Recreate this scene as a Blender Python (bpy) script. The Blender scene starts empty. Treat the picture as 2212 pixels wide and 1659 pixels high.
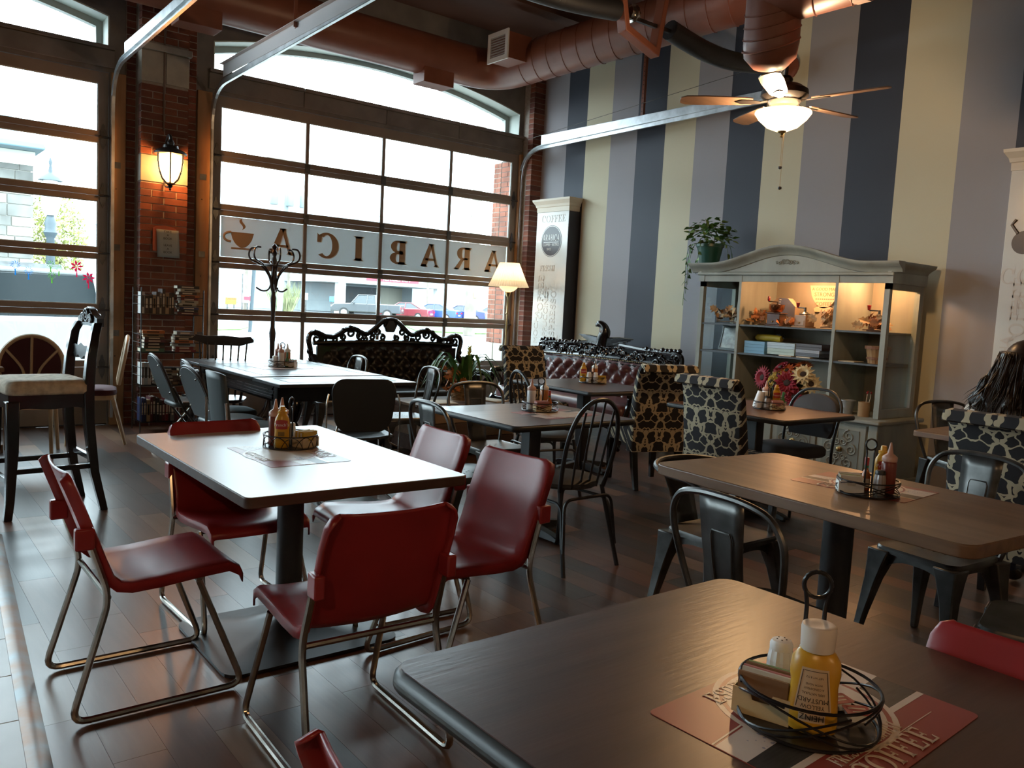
import bpy, bmesh, math, random
from mathutils import Vector, Matrix
random.seed(11)
S = bpy.context.scene
COL = S.collection
PI = math.pi
R = math.radians

# ---------------------------------------------------------------- camera
cam_d = bpy.data.cameras.new('camera')
cam = bpy.data.objects.new('camera', cam_d)
COL.objects.link(cam)
cam_d.sensor_width = 36.0
cam_d.lens = 1782.0 / 2212.0 * 36.0
cam_d.clip_start = 0.02
cam_d.clip_end = 600
AX = Vector((0.7850, -0.6180, 0.0520)).normalized()
FW = Vector((0.6198, 0.7790, -0.0921))
FW = (FW - AX * FW.dot(AX)).normalized()
UP = AX.cross(FW) * -1
UP = -FW.cross(AX)
if UP.z < 0:
    UP = -UP
cam.matrix_world = Matrix(((AX.x, UP.x, -FW.x, 0), (AX.y, UP.y, -FW.y, 0), (AX.z, UP.z, -FW.z, 1.39), (0, 0, 0, 1)))
S.camera = cam

# ---------------------------------------------------------------- sky and exposure
world = bpy.data.worlds.new('sky')
S.world = world
world.use_nodes = True
wb = world.node_tree.nodes['Background']
wb.inputs[0].default_value = (0.80, 0.92, 1.0, 1)
wb.inputs[1].default_value = 11.0
vs = S.view_settings
vs.view_transform = 'Standard'
vs.look = 'None'
vs.gamma = 1.0
vs.use_curve_mapping = False
vs.exposure = 0.5

# ---------------------------------------------------------------- helpers
def srgb(h):
    h = h.lstrip('#')
    o = []
    for i in (0, 2, 4):
        c = int(h[i:i + 2], 16) / 255.0
        o.append(c / 12.92 if c <= 0.04045 else ((c + 0.055) / 1.055) ** 2.4)
    return tuple(o)

MATS = {}
def mat(name, col, rough=0.5, metal=0.0, var=0.0, vscale=6.0, stretch=(1, 1, 1), bump=0.0, bscale=60.0, emit=None, estr=0.0, coat=0.0, col2=None, spec=0.5, alpha=1.0, detail=4.0):
    if name in MATS:
        return MATS[name]
    m = bpy.data.materials.new(name)
    MATS[name] = m
    m.use_nodes = True
    nt = m.node_tree
    b = nt.nodes['Principled BSDF']
    c = srgb(col) if isinstance(col, str) else col
    b.inputs['Base Color'].default_value = (*c, 1)
    b.inputs['Roughness'].default_value = rough
    b.inputs['Metallic'].default_value = metal
    b.inputs['Specular IOR Level'].default_value = spec
    if coat:
        b.inputs['Coat Weight'].default_value = coat
        b.inputs['Coat Roughness'].default_value = 0.12
    if emit is not None:
        e = srgb(emit) if isinstance(emit, str) else emit
        b.inputs['Emission Color'].default_value = (*e, 1)
        b.inputs['Emission Strength'].default_value = estr
    if var or bump or col2:
        tc = nt.nodes.new('ShaderNodeTexCoord')
        mp = nt.nodes.new('ShaderNodeMapping')
        mp.inputs['Scale'].default_value = stretch
        nt.links.new(tc.outputs['Object'], mp.inputs['Vector'])
    if var or col2:
        n = nt.nodes.new('ShaderNodeTexNoise')
        n.inputs['Scale'].default_value = vscale
        n.inputs['Detail'].default_value = detail
        nt.links.new(mp.outputs['Vector'], n.inputs['Vector'])
        r = nt.nodes.new('ShaderNodeValToRGB')
        r.color_ramp.elements[0].position = 0.32
        r.color_ramp.elements[1].position = 0.68
        c2 = (srgb(col2) if isinstance(col2, str) else col2) if col2 else tuple(min(1, x * (1 + var)) for x in c)
        c1 = c if col2 else tuple(x * (1 - var) for x in c)
        r.color_ramp.elements[0].color = (*c1, 1)
        r.color_ramp.elements[1].color = (*c2, 1)
        nt.links.new(n.outputs['Fac'], r.inputs['Fac'])
        nt.links.new(r.outputs['Color'], b.inputs['Base Color'])
    if bump:
        n2 = nt.nodes.new('ShaderNodeTexNoise')
        n2.inputs['Scale'].default_value = bscale
        nt.links.new(mp.outputs['Vector'], n2.inputs['Vector'])
        bp = nt.nodes.new('ShaderNodeBump')
        bp.inputs['Strength'].default_value = bump
        bp.inputs['Distance'].default_value = 0.004
        nt.links.new(n2.outputs['Fac'], bp.inputs['Height'])
        nt.links.new(bp.outputs['Normal'], b.inputs['Normal'])
    return m

def glass_mat(name, tint=(0.93, 0.98, 0.98), gloss=0.08, rough=0.0):
    m = bpy.data.materials.new(name)
    MATS[name] = m
    m.use_nodes = True
    nt = m.node_tree
    nt.nodes.remove(nt.nodes['Principled BSDF'])
    out = nt.nodes['Material Output']
    t = nt.nodes.new('ShaderNodeBsdfTransparent')
    t.inputs[0].default_value = (*tint, 1)
    g = nt.nodes.new('ShaderNodeBsdfGlossy')
    g.inputs['Roughness'].default_value = rough
    mx = nt.nodes.new('ShaderNodeMixShader')
    fr = nt.nodes.new('ShaderNodeLayerWeight')
    fr.inputs['Blend'].default_value = 0.5
    pw_ = nt.nodes.new('ShaderNodeMath')
    pw_.operation = 'POWER'
    pw_.inputs[1].default_value = 4.0
    nt.links.new(fr.outputs['Facing'], pw_.inputs[0])
    ml = nt.nodes.new('ShaderNodeMath')
    ml.operation = 'MULTIPLY_ADD'
    ml.inputs[1].default_value = 0.55
    ml.inputs[2].default_value = gloss * 0.5
    ml.use_clamp = True
    nt.links.new(pw_.outputs[0], ml.inputs[0])
    nt.links.new(ml.outputs[0], mx.inputs[0])
    nt.links.new(t.outputs[0], mx.inputs[1])
    nt.links.new(g.outputs[0], mx.inputs[2])
    nt.links.new(mx.outputs[0], out.inputs['Surface'])
    return m

def film_mat(name, col, trans=0.5, rough=0.9):
    """a thin sheet that lets scattered light through"""
    m = bpy.data.materials.new(name)
    MATS[name] = m
    m.use_nodes = True
    nt = m.node_tree
    nt.nodes.remove(nt.nodes['Principled BSDF'])
    out = nt.nodes['Material Output']
    c = srgb(col) if isinstance(col, str) else col
    d = nt.nodes.new('ShaderNodeBsdfDiffuse')
    d.inputs[0].default_value = (*c, 1)
    t = nt.nodes.new('ShaderNodeBsdfTranslucent')
    t.inputs[0].default_value = (*c, 1)
    mx = nt.nodes.new('ShaderNodeMixShader')
    mx.inputs[0].default_value = trans
    nt.links.new(d.outputs[0], mx.inputs[1])
    nt.links.new(t.outputs[0], mx.inputs[2])
    nt.links.new(mx.outputs[0], out.inputs['Surface'])
    return m

def wood_mat(name, c1, c2, rough=0.4, axis='y', scale=9.0, bump=0.08, coat=0.0):
    """grain streaks along one object axis"""
    if name in MATS:
        return MATS[name]
    st = {'x': (0.12, 1, 1), 'y': (1, 0.12, 1), 'z': (1, 1, 0.12)}[axis]
    m = mat(name, c1, rough=rough, col2=c2, vscale=scale * 3, stretch=st, bump=bump, bscale=scale * 14, detail=8.0, coat=coat)
    return m

def uv_mat_nodes(m):
    return m.node_tree, m.node_tree.nodes['Principled BSDF']

class MB:
    def __init__(self):
        self.v = []
        self.f = []
        self.m = []
    def add(self, vs_, fs_, mi=0):
        k = len(self.v)
        self.v += [tuple(p) for p in vs_]
        self.f += [tuple(i + k for i in q) for q in fs_]
        self.m += [mi] * len(fs_)
        return k
    def box(self, x0, y0, z0, x1, y1, z1, mi=0):
        if x0 > x1: x0, x1 = x1, x0
        if y0 > y1: y0, y1 = y1, y0
        if z0 > z1: z0, z1 = z1, z0
        return self.add([(x0, y0, z0), (x1, y0, z0), (x1, y1, z0), (x0, y1, z0), (x0, y0, z1), (x1, y0, z1), (x1, y1, z1), (x0, y1, z1)],
                        [(3, 2, 1, 0), (4, 5, 6, 7), (0, 1, 5, 4), (1, 2, 6, 5), (2, 3, 7, 6), (3, 0, 4, 7)], mi)
    def loft(self, rings, closed=True, caps=True, mi=0):
        n = len(rings[0])
        k = len(self.v)
        for r_ in rings:
            self.v += [tuple(p) for p in r_]
        fs = []
        for i in range(len(rings) - 1):
            for j in range(n if closed else n - 1):
                a = k + i * n + j
                b = k + i * n + (j + 1) % n
                fs.append((a, b, b + n, a + n))
        if caps and closed:
            fs.append(tuple(k + j for j in reversed(range(n))))
            fs.append(tuple(k + (len(rings) - 1) * n + j for j in range(n)))
        self.f += fs
        self.m += [mi] * len(fs)
        return k
    def tube(self, pts, r, seg=7, closed=False, mi=0, caps=True, flat=1.0):
        pts = [Vector(p) for p in pts]
        n = len(pts)
        rs = r if isinstance(r, (list, tuple)) else [r] * n
        tang = []
        for i in range(n):
            if closed:
                t = pts[(i + 1) % n] - pts[i - 1]
            else:
                t = pts[min(i + 1, n - 1)] - pts[max(i - 1, 0)]
            tang.append(t.normalized() if t.length > 1e-9 else Vector((0, 0, 1)))
        up = Vector((0, 0, 1)) if abs(tang[0].z) < 0.9 else Vector((1, 0, 0))
        nrm = (up - tang[0] * up.dot(tang[0])).normalized()
        rings = []
        for i in range(n):
            nrm = nrm - tang[i] * nrm.dot(tang[i])
            if nrm.length < 1e-6:
                nrm = tang[i].orthogonal()
            nrm.normalize()
            bi = tang[i].cross(nrm)
            rings.append([pts[i] + (nrm * math.cos(2 * PI * j / seg) + bi * math.sin(2 * PI * j / seg) * flat) * rs[i] for j in range(seg)])
        if closed:
            rings.append(rings[0])
            return self.loft(rings, True, False, mi)
        return self.loft(rings, True, caps, mi)
    def lathe(self, prof, seg=16, c=(0, 0, 0), mi=0, axis='z', caps=True, sx=1.0, sy=1.0):
        rings = []
        for (r_, h) in prof:
            ring = []
            for j in range(seg):
                a = 2 * PI * j / seg
                x, y = r_ * math.cos(a) * sx, r_ * math.sin(a) * sy
                if axis == 'z':
                    p = (c[0] + x, c[1] + y, c[2] + h)
                elif axis == 'y':
                    p = (c[0] + x, c[1] + h, c[2] - y)
                else:
                    p = (c[0] + h, c[1] + x, c[2] + y)
                ring.append(p)
            rings.append(ring)
        return self.loft(rings, True, caps, mi)
    def prism(self, poly, a, b, plane='xy', mi=0):
        """extrude a 2-D outline; plane xy -> along z, xz -> along y, yz -> along x"""
        def P(p, h):
            return (p[0], p[1], h) if plane == 'xy' else ((p[0], h, p[1]) if plane == 'xz' else (h, p[0], p[1]))
        n = len(poly)
        vs_ = [P(p, a) for p in poly] + [P(p, b) for p in poly]
        fs = [tuple(reversed(range(n))), tuple(range(n, 2 * n))] + [(i, (i + 1) % n, n + (i + 1) % n, n + i) for i in range(n)]
        return self.add(vs_, fs, mi)
    def grid(self, nu, nv, fn, mi=0, cu=False):
        k = len(self.v)
        for i in range(nu):
            for j in range(nv):
                self.v.append(tuple(fn(i / (nu - 1 if not cu else nu), j / (nv - 1))))
        for i in range(nu if cu else nu - 1):
            for j in range(nv - 1):
                a = k + i * nv + j
                b = k + ((i + 1) % nu) * nv + j
                self.f.append((a, b, b + 1, a + 1))
                self.m.append(mi)
        return k
    def xf(self, mtx, k=0):
        for i in range(k, len(self.v)):
            self.v[i] = tuple(mtx @ Vector(self.v[i]))
        return self
    def mesh(self, name, mats_, smooth=False, ang=40):
        me = bpy.data.meshes.new(name)
        me.from_pydata(self.v, [], self.f)
        for m_ in (mats_ if isinstance(mats_, (list, tuple)) else [mats_]):
            me.materials.append(m_)
        if isinstance(mats_, (list, tuple)) and len(mats_) > 1:
            me.polygons.foreach_set('material_index', self.m)
        bm = bmesh.new()
        bm.from_mesh(me)
        bmesh.ops.recalc_face_normals(bm, faces=bm.faces)
        bm.to_mesh(me)
        bm.free()
        if smooth:
            me.polygons.foreach_set('use_smooth', [True] * len(me.polygons))
            me.set_sharp_from_angle(angle=R(ang))
        me.update()
        return me
    def build(self, name, mats_, parent=None, smooth=False, bevel=0.0, seg=2, loc=(0, 0, 0), rot=(0, 0, 0), ang=40, solid=0.0, sub=0):
        me = self.mesh(name, mats_, smooth or bevel > 0, ang)
        o = bpy.data.objects.new(name, me)
        COL.objects.link(o)
        o.location = loc
        o.rotation_euler = rot
        if parent is not None:
            o.parent = parent
        if solid:
            md = o.modifiers.new('solid', 'SOLIDIFY')
            md.thickness = solid
            md.offset = 0
        if bevel:
            md = o.modifiers.new('bevel', 'BEVEL')
            md.width = bevel
            md.segments = seg
            md.limit_method = 'ANGLE'
            md.angle_limit = R(35)
        if sub:
            md = o.modifiers.new('sub', 'SUBSURF')
            md.levels = sub
            md.render_levels = sub
        return o

def tag(o, label, cat, group=None):
    o['label'] = label
    o['category'] = cat
    if group:
        o['group'] = group
    return o

def thing(name, label, cat, loc=(0, 0, 0), rotz=0.0, group=None):
    o = bpy.data.objects.new(name, None)
    o.empty_display_size = 0.05
    COL.objects.link(o)
    o.location = loc
    o.rotation_euler = (0, 0, rotz)
    return tag(o, label, cat, group)

def struct(o):
    o['kind'] = 'structure'
    return o

def empty(name, parent=None, loc=(0, 0, 0)):
    o = bpy.data.objects.new(name, None)
    o.empty_display_size = 0.05
    COL.objects.link(o)
    o.location = loc
    if parent is not None:
        o.parent = parent
    return o

KIDS = {}
def kids(o):
    return [c for c in COL.objects if c.parent == o]

def dup(root, loc, rotz=0.0, label=None, group=None):
    r_ = root.copy()
    COL.objects.link(r_)
    r_.location = loc
    r_.rotation_euler = (root.rotation_euler.x, root.rotation_euler.y, rotz)
    if label:
        r_['label'] = label
    if group:
        r_['group'] = group
    for ch in KIDS.setdefault(root.name, kids(root)):
        c_ = ch.copy()
        COL.objects.link(c_)
        c_.parent = r_
        for g in KIDS.setdefault(ch.name, kids(ch)):
            d_ = g.copy()
            COL.objects.link(d_)
            d_.parent = c_
    return r_

class Proto:
    """first place() moves the built thing itself, later ones copy it"""
    def __init__(self, root):
        self.root = root
        self.used = False
    def place(self, x, y, rotz=0.0, label=None, group=None, z=0.0):
        if not self.used:
            self.used = True
            r_ = self.root
            r_.location = (x, y, z)
            r_.rotation_euler = (r_.rotation_euler.x, r_.rotation_euler.y, rotz)
            if label: r_['label'] = label
            if group: r_['group'] = group
            return r_
        return dup(self.root, (x, y, z), rotz, label, group)

def text_mb(s, size=1.0, extrude=0.0, align='CENTER', sx=1.0):
    cu = bpy.data.curves.new('txt', 'FONT')
    cu.body = s
    cu.size = size
    cu.extrude = extrude
    cu.align_x = align
    cu.align_y = 'CENTER'
    cu.resolution_u = 3
    o = bpy.data.objects.new('txt', cu)
    COL.objects.link(o)
    dg = bpy.context.evaluated_depsgraph_get()
    me = bpy.data.meshes.new_from_object(o.evaluated_get(dg))
    mb = MB()
    mb.v = [(v.co.x * sx, v.co.y, v.co.z) for v in me.vertices]
    mb.f = [tuple(p.vertices) for p in me.polygons]
    mb.m = [0] * len(mb.f)
    bpy.data.objects.remove(o)
    bpy.data.meshes.remove(me)
    bpy.data.curves.remove(cu)
    return mb

def join(mb, other, mtx=None, mi=0):
    k = len(mb.v)
    mb.add(other.v, other.f, mi)
    if mtx is not None:
        mb.xf(mtx, k)

def rrect(w, h, r, n=4, cx=0.0, cy=0.0):
    out = []
    for (sx, sy, a0) in ((1, 1, 0), (-1, 1, 90), (-1, -1, 180), (1, -1, 270)):
        for i in range(n + 1):
            a = R(a0 + 90 * i / n)
            out.append((cx + sx * (w / 2 - r) + r * math.cos(a), cy + sy * (h / 2 - r) + r * math.sin(a)))
    return out

def arc(cx, cz, r, a0, a1, n=8):
    return [(cx + r * math.cos(R(a0 + (a1 - a0) * i / n)), cz + r * math.sin(R(a0 + (a1 - a0) * i / n))) for i in range(n + 1)]

def smooth_path(pts, sub=5):
    """Catmull-Rom"""
    P_ = [Vector(p) for p in pts]
    out = []
    for i in range(len(P_) - 1):
        p0 = P_[max(i - 1, 0)]
        p1, p2 = P_[i], P_[i + 1]
        p3 = P_[min(i + 2, len(P_) - 1)]
        for k in range(sub):
            t = k / sub
            out.append(0.5 * ((2 * p1) + (p2 - p0) * t + (2 * p0 - 5 * p1 + 4 * p2 - p3) * t * t + (3 * p1 - p0 - 3 * p2 + p3) * t ** 3))
    out.append(P_[-1])
    return out

def fillet(pts, r, n=4):
    """round the corners of a polyline"""
    P_ = [Vector(p) for p in pts]
    out = [P_[0]]
    for i in range(1, len(P_) - 1):
        a, b, c = P_[i - 1], P_[i], P_[i + 1]
        d1, d2 = (a - b), (c - b)
        rr = min(r, d1.length * 0.45, d2.length * 0.45)
        p, q = b + d1.normalized() * rr, b + d2.normalized() * rr
        for k in range(n + 1):
            t = k / n
            out.append(p * (1 - t) ** 2 + b * 2 * t * (1 - t) + q * t * t)
    out.append(P_[-1])
    return out

def add_light(name, kind, loc, power, col, size=0.05, parent=None, rot=None, spot=None):
    l = bpy.data.lights.new(name, kind)
    l.energy = power
    l.color = col
    if kind in ('POINT', 'SPOT'):
        l.shadow_soft_size = size
    if kind == 'AREA':
        l.size = size
    if spot:
        l.spot_size = spot
        l.spot_blend = 0.6
    o = bpy.data.objects.new(name, l)
    COL.objects.link(o)
    o.location = loc
    if rot:
        o.rotation_euler = rot
    if parent is not None:
        o.parent = parent
    return o
WARM = (1.0, 0.62, 0.32)

# ---------------------------------------------------------------- materials
RED = mat('red_plastic', (0.26, 0.020, 0.022), rough=0.33, var=0.12, vscale=5, bump=0.03, bscale=180)
CHROME = mat('worn_chrome', (0.42, 0.39, 0.35), rough=0.22, metal=1.0, var=0.25, vscale=12)
STEEL = mat('galvanised_steel', (0.52, 0.55, 0.57), rough=0.38, metal=0.85, var=0.2, vscale=9)
BLACKM = mat('black_powder_coat', (0.012, 0.012, 0.014), rough=0.42, var=0.2, vscale=10)
BLACKG = mat('black_gloss_wood', (0.008, 0.008, 0.010), rough=0.2, coat=0.4)
GUN = mat('gunmetal', (0.10, 0.098, 0.095), rough=0.36, metal=0.9, var=0.45, vscale=7)
WHITELAM = mat('white_laminate', (0.50, 0.50, 0.50), rough=0.30, var=0.03, vscale=3)
BROWNLAM = wood_mat('brown_laminate', (0.050, 0.024, 0.019), (0.085, 0.043, 0.033), rough=0.33, axis='x', scale=7)
OAKLAM = wood_mat('oak_laminate', (0.115, 0.062, 0.034), (0.20, 0.115, 0.066), rough=0.36, axis='y', scale=6)
EDGE = wood_mat('table_edge_wood', (0.050, 0.026, 0.018), (0.085, 0.045, 0.030), rough=0.5, axis='x', scale=9)
RUBBER = mat('black_rubber', (0.010, 0.012, 0.014), rough=0.5)
BRICK = mat('red_brick', (0.16, 0.050, 0.032), rough=0.85, var=0.45, vscale=5, bump=0.4, bscale=70)
MORTAR = mat('mortar', (0.30, 0.265, 0.23), rough=0.95, var=0.15, vscale=30)
STONE = mat('limestone', (0.36, 0.33, 0.28), rough=0.85, var=0.12, vscale=7, bump=0.15)
CONC = mat('grey_concrete', (0.16, 0.15, 0.14), rough=0.9, var=0.18, vscale=4, bump=0.15)
DOORP = mat('tan_door_paint', (0.20, 0.165, 0.135), rough=0.5, var=0.08, vscale=4)
PINE = wood_mat('pine_jamb', (0.24, 0.125, 0.055), (0.34, 0.19, 0.09), rough=0.6, axis='z', scale=5)
GLASS = glass_mat('clear_glass')
WARMGREY = mat('frame_green_grey', (0.28, 0.31, 0.29), rough=0.6)
FILM = film_mat('frosted_film', (0.62, 0.66, 0.67), trans=0.22)
TAN = mat('tan_lettering', (0.34, 0.23, 0.13), rough=0.6)
WHITE = mat('white_paint', (0.74, 0.74, 0.72), rough=0.45)
COPPER = mat('copper_brown_paint', (0.20, 0.066, 0.038), rough=0.42, var=0.1, vscale=4)
CEIL = mat('brown_ceiling_paint', (0.10, 0.050, 0.038), rough=0.85, var=0.1, vscale=2)
CREAM = mat('cream_paint', (0.56, 0.52, 0.38), rough=0.72, bump=0.06, bscale=220)
LAV = mat('lavender_grey_paint', (0.30, 0.29, 0.31), rough=0.72, bump=0.06, bscale=220)
NAVY = mat('navy_paint', (0.030, 0.036, 0.055), rough=0.62, bump=0.06, bscale=220)
CABP = mat('sage_grey_paint', (0.27, 0.285, 0.25), rough=0.55, var=0.18, vscale=5, stretch=(1, 1, 0.3))
CABD = mat('dark_shelf_paint', (0.055, 0.062, 0.070), rough=0.5)
LEATHR = mat('burgundy_leather', (0.095, 0.030, 0.030), rough=0.32, var=0.2, vscale=6, bump=0.08, bscale=150)
LEATHB = mat('black_leather', (0.012, 0.010, 0.010), rough=0.34, bump=0.08, bscale=150)
VINYL = mat('charcoal_vinyl', (0.040, 0.050, 0.052), rough=0.45, bump=0.05, bscale=200)
GREYF = mat('grey_fabric', (0.055, 0.053, 0.056), rough=0.9, bump=0.2, bscale=400)
BRASS = mat('aged_brass', (0.42, 0.30, 0.14), rough=0.32, metal=1.0)
PAPER = mat('cream_paper', (0.62, 0.54, 0.42), rough=0.8)
INK = mat('black_ink', (0.012, 0.012, 0.013), rough=0.6)
WHITEINK = mat('white_ink', (0.70, 0.67, 0.62), rough=0.6)
YELLOW = mat('mustard_yellow', (0.55, 0.29, 0.02), rough=0.3)
CLEARP = mat('clear_plastic', (0.70, 0.71, 0.72), rough=0.25)
ROOMW = mat('plain_room_paint', (0.45, 0.42, 0.36), rough=0.85)
LEAFG = mat('green_leaf', (0.035, 0.11, 0.018), rough=0.45, var=0.4, vscale=9)
LEAFB = mat('pale_green_leaf', (0.14, 0.24, 0.07), rough=0.45, var=0.4, vscale=9)
# ================================================================ THE SETTING
XW = 7.3          # striped wall
YW = 9.0          # wall of glass doors
ZC = 4.95         # ceiling
FWD, RGT = FW, AX
def in_view(p, marg=1.08):
    d = Vector(p) - Vector((0, 0, 1.39))
    z = d.dot(FW)
    if z < 0.2:
        return None
    u, v = d.dot(AX) / z, d.dot(UP) / z
    if abs(u) < 0.6207 * marg and abs(v) < 0.4655 * marg:
        return z
    return None

# ---- floor
mb = MB()
mb.box(-9.0, -5.0, -0.20, XW + 0.2, YW + 0.35, -0.006)
floor = struct(mb.build('floor', mat('floor_base', (0.03, 0.022, 0.02), rough=0.8)))
PL = []
for i, (c1, c2) in enumerate([((0.034, 0.027, 0.026), (0.060, 0.048, 0.045)), ((0.050, 0.030, 0.024), (0.080, 0.050, 0.040)),
                              ((0.095, 0.050, 0.033), (0.14, 0.078, 0.052)), ((0.135, 0.078, 0.048), (0.19, 0.115, 0.074)),
                              ((0.105, 0.047, 0.030), (0.15, 0.070, 0.044))]):
    PL.append(wood_mat('vinyl_plank_tone_%d' % i, c1, c2, rough=0.30, axis='y', scale=5, bump=0.06))
PW, PLN = 0.152, 0.915
pmesh = []
for m_ in PL:
    b = MB()
    b.box(-PW / 2 + 0.0005, -PLN / 2 + 0.0007, -0.006, PW / 2 - 0.0005, PLN / 2 - 0.0007, 0.0)
    pmesh.append(b.mesh('plank', m_))
cand = []
rnd = random.Random(5)
for k in range(1, 48):
    x = 0.106 + PW * (k + 0.5)
    off = rnd.choice([0.0, 0.305, 0.61]) + rnd.uniform(-0.05, 0.05)
    y = -1.6 + off
    while y < 9.1:
        tone = rnd.choices([0, 1, 2, 3, 4], [5, 4, 4, 2, 4])[0]
        zz = None
        for yy in (y - 0.4, y, y + 0.4):
            zz = zz or in_view((x, yy, 0))
        cand.append((x, y, tone, zz))
        y += PLN
cand.sort(key=lambda c: c[3] if c[3] else 1e9)
rest = MB()
for n, (x, y, tone, zz) in enumerate(cand):
    if zz and n < 300:
        o = bpy.data.objects.new('plank', pmesh[tone])
        COL.objects.link(o)
        o.location = (x, y, 0)
        o.parent = floor
    else:
        rest.box(x - PW / 2 + 0.0005, y - PLN / 2 + 0.0007, -0.006, x + PW / 2 - 0.0005, y + PLN / 2 - 0.0007, 0.0, tone)
o = rest.build('plank_field', PL, floor)
o['kind'] = 'stuff'
# tile area by the counter side, edged with a worn metal strip
TILE = mat('white_floor_tile', (0.55, 0.52, 0.50), rough=0.35, var=0.06, vscale=5)
GROUT = mat('grey_grout', (0.16, 0.15, 0.14), rough=0.9)
ca, sa = math.cos(R(-3.9)), math.sin(R(-3.9))
def strip_pt(u, v):      # u across (to the left of the strip is negative), v along
    return (0.385 + u * ca - (v - 2.57) * sa, 2.57 + u * sa + (v - 2.57) * ca)
mb = MB()
mb.add([(*strip_pt(u, v), z) for z in (-0.006, 0.004) for (u, v) in ((-6, -5), (0, -5), (0, 5.2), (-6, 5.2))],
       [(3, 2, 1, 0), (4, 5, 6, 7), (0, 1, 5, 4), (1, 2, 6, 5), (2, 3, 7, 6), (3, 0, 4, 7)])
mb.build('tile_bed', GROUT, floor)
tm = MB()
tm.box(-0.177, -0.177, 0.0, 0.177, 0.177, 0.009)
tme = tm.mesh('tile', TILE)
for i in range(14):
    for j in range(13):
        u, v = -0.20 - 0.36 * i, 5.0 - 0.36 * j - 0.13
        o = bpy.data.objects.new('tile', tme)
        COL.objects.link(o)
        px, py = strip_pt(u, v)
        o.location = (px, py, 0.0)
        o.rotation_euler = (0, 0, R(-3.9) * -1 * -1)
        o.parent = floor
mb = MB()
prof = [(-0.035, 0.0), (-0.030, 0.012), (-0.010, 0.016), (0.012, 0.013), (0.035, 0.0)]
mb.loft([[(*strip_pt(u, -5), z) for u, z in prof], [(*strip_pt(u, 5.2), z) for u, z in prof]])
mb.build('metal_strip', mat('worn_blue_grey_metal', (0.20, 0.22, 0.23), rough=0.4, metal=0.5, col2=(0.22, 0.11, 0.06), vscale=7), floor, smooth=True)

# ---- ceiling, joists
mb = MB()
mb.box(-9.0, -5.0, ZC, XW + 0.2, YW + 0.35, ZC + 0.15)
ceiling = struct(mb.build('ceiling', CEIL))
for y in (7.35, 4.55, 2.2, 0.1, -2.0, -4.0):
    b = MB()
    b.box(-9.0, y - 0.09, ZC - 0.30, XW, y + 0.09, ZC - 0.285)
    b.box(-9.0, y - 0.012, ZC - 0.285, XW, y + 0.012, ZC - 0.012)
    b.box(-9.0, y - 0.09, ZC - 0.012, XW, y + 0.09, ZC)
    b.build('steel_beam', CEIL, ceiling)

# ---- striped wall
mb = MB()
mb.box(XW + 0.006, -5.0, 0, XW + 0.2, YW + 0.35, ZC)
wall_right = struct(mb.build('wall_right', LAV))
ys = [8.30, 7.93, 7.48, 7.04, 6.60, 6.155, 5.70, 5.25, 4.80, 4.31, 3.83, 3.31, 2.86, 2.40, 1.95, 1.50, 1.05, 0.6, 0.15, -0.3, -0.75, -1.2, -1.65, -2.1, -2.55, -3.0, -3.45, -3.9, -4.35, -5.0]
seq = [NAVY, CREAM, LAV]
b = MB(); b.box(XW, 8.30, 0, XW + 0.006, YW, ZC); b.build('painted_stripe', LAV, wall_right)
for i in range(len(ys) - 1):
    b = MB()
    b.box(XW, ys[i + 1], 0, XW + 0.006, ys[i], ZC)
    b.build('painted_stripe', seq[i % 3], wall_right)

# ---- plain walls of the room behind the camera
mb = MB(); mb.box(-9.2, -5.2, 0, XW + 0.2, -5.0, ZC)
struct(mb.build('wall_rear', ROOMW))
mb = MB(); mb.box(-9.2, -5.0, 0, -9.0, YW + 0.35, ZC)
struct(mb.build('wall_side', ROOMW))

# ---- wall of glass doors
DO = [(-2.15, 1.95), (2.95, 7.06), (-7.25, -3.15)]       # door openings
def archz(x, xc, spring=4.0, sag=0.25, half=2.05):
    r_ = (half * half + sag * sag) / (2 * sag)
    return spring + sag - r_ + math.sqrt(max(0, r_ * r_ - (x - xc) ** 2))
mb = MB()
solid = [(-9.0, -7.25), (-3.15, -2.15), (1.95, 2.95), (7.06, XW)]
for a, c in solid:
    mb.box(a, YW, 0, c, YW + 0.35, ZC)
for a, c in DO:
    xc = (a + c) / 2
    N = 24
    for i in range(N):
        xa, xb = a + (c - a) * i / N, a + (c - a) * (i + 1) / N
        za, zb = archz(xa, xc), archz(xb, xc)
        k = mb.add([(xa, YW, za), (xb, YW, zb), (xb, YW, ZC), (xa, YW, ZC), (xa, YW + 0.35, za), (xb, YW + 0.35, zb), (xb, YW + 0.35, ZC), (xa, YW + 0.35, ZC)],
                   [(0, 1, 2, 3), (7, 6, 5, 4), (4, 5, 1, 0)])
    mb.box(a, YW, 3.46, c, YW + 0.35, 3.68)
wall_left = struct(mb.build('wall_left', CONC))
# concrete lintel blocks over each opening
for (a, c) in DO[:2]:
    n = 4
    for i in range(n):
        b = MB()
        w = (c - a + 0.1) / n
        b.box(a - 0.05 + w * i + 0.004, YW - 0.03, 3.50, a - 0.05 + w * (i + 1) - 0.004, YW, 3.665)
        b.build('lintel_block', CONC, wall_left, bevel=0.004)
        b = MB()
        b.box(a - 0.05 + w * i + 0.004, YW - 0.055, 3.668, a - 0.05 + w * (i + 1) - 0.004, YW + 0.30, 3.705)
        b.build('sill_stone', CONC, wall_left, bevel=0.006)
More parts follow.
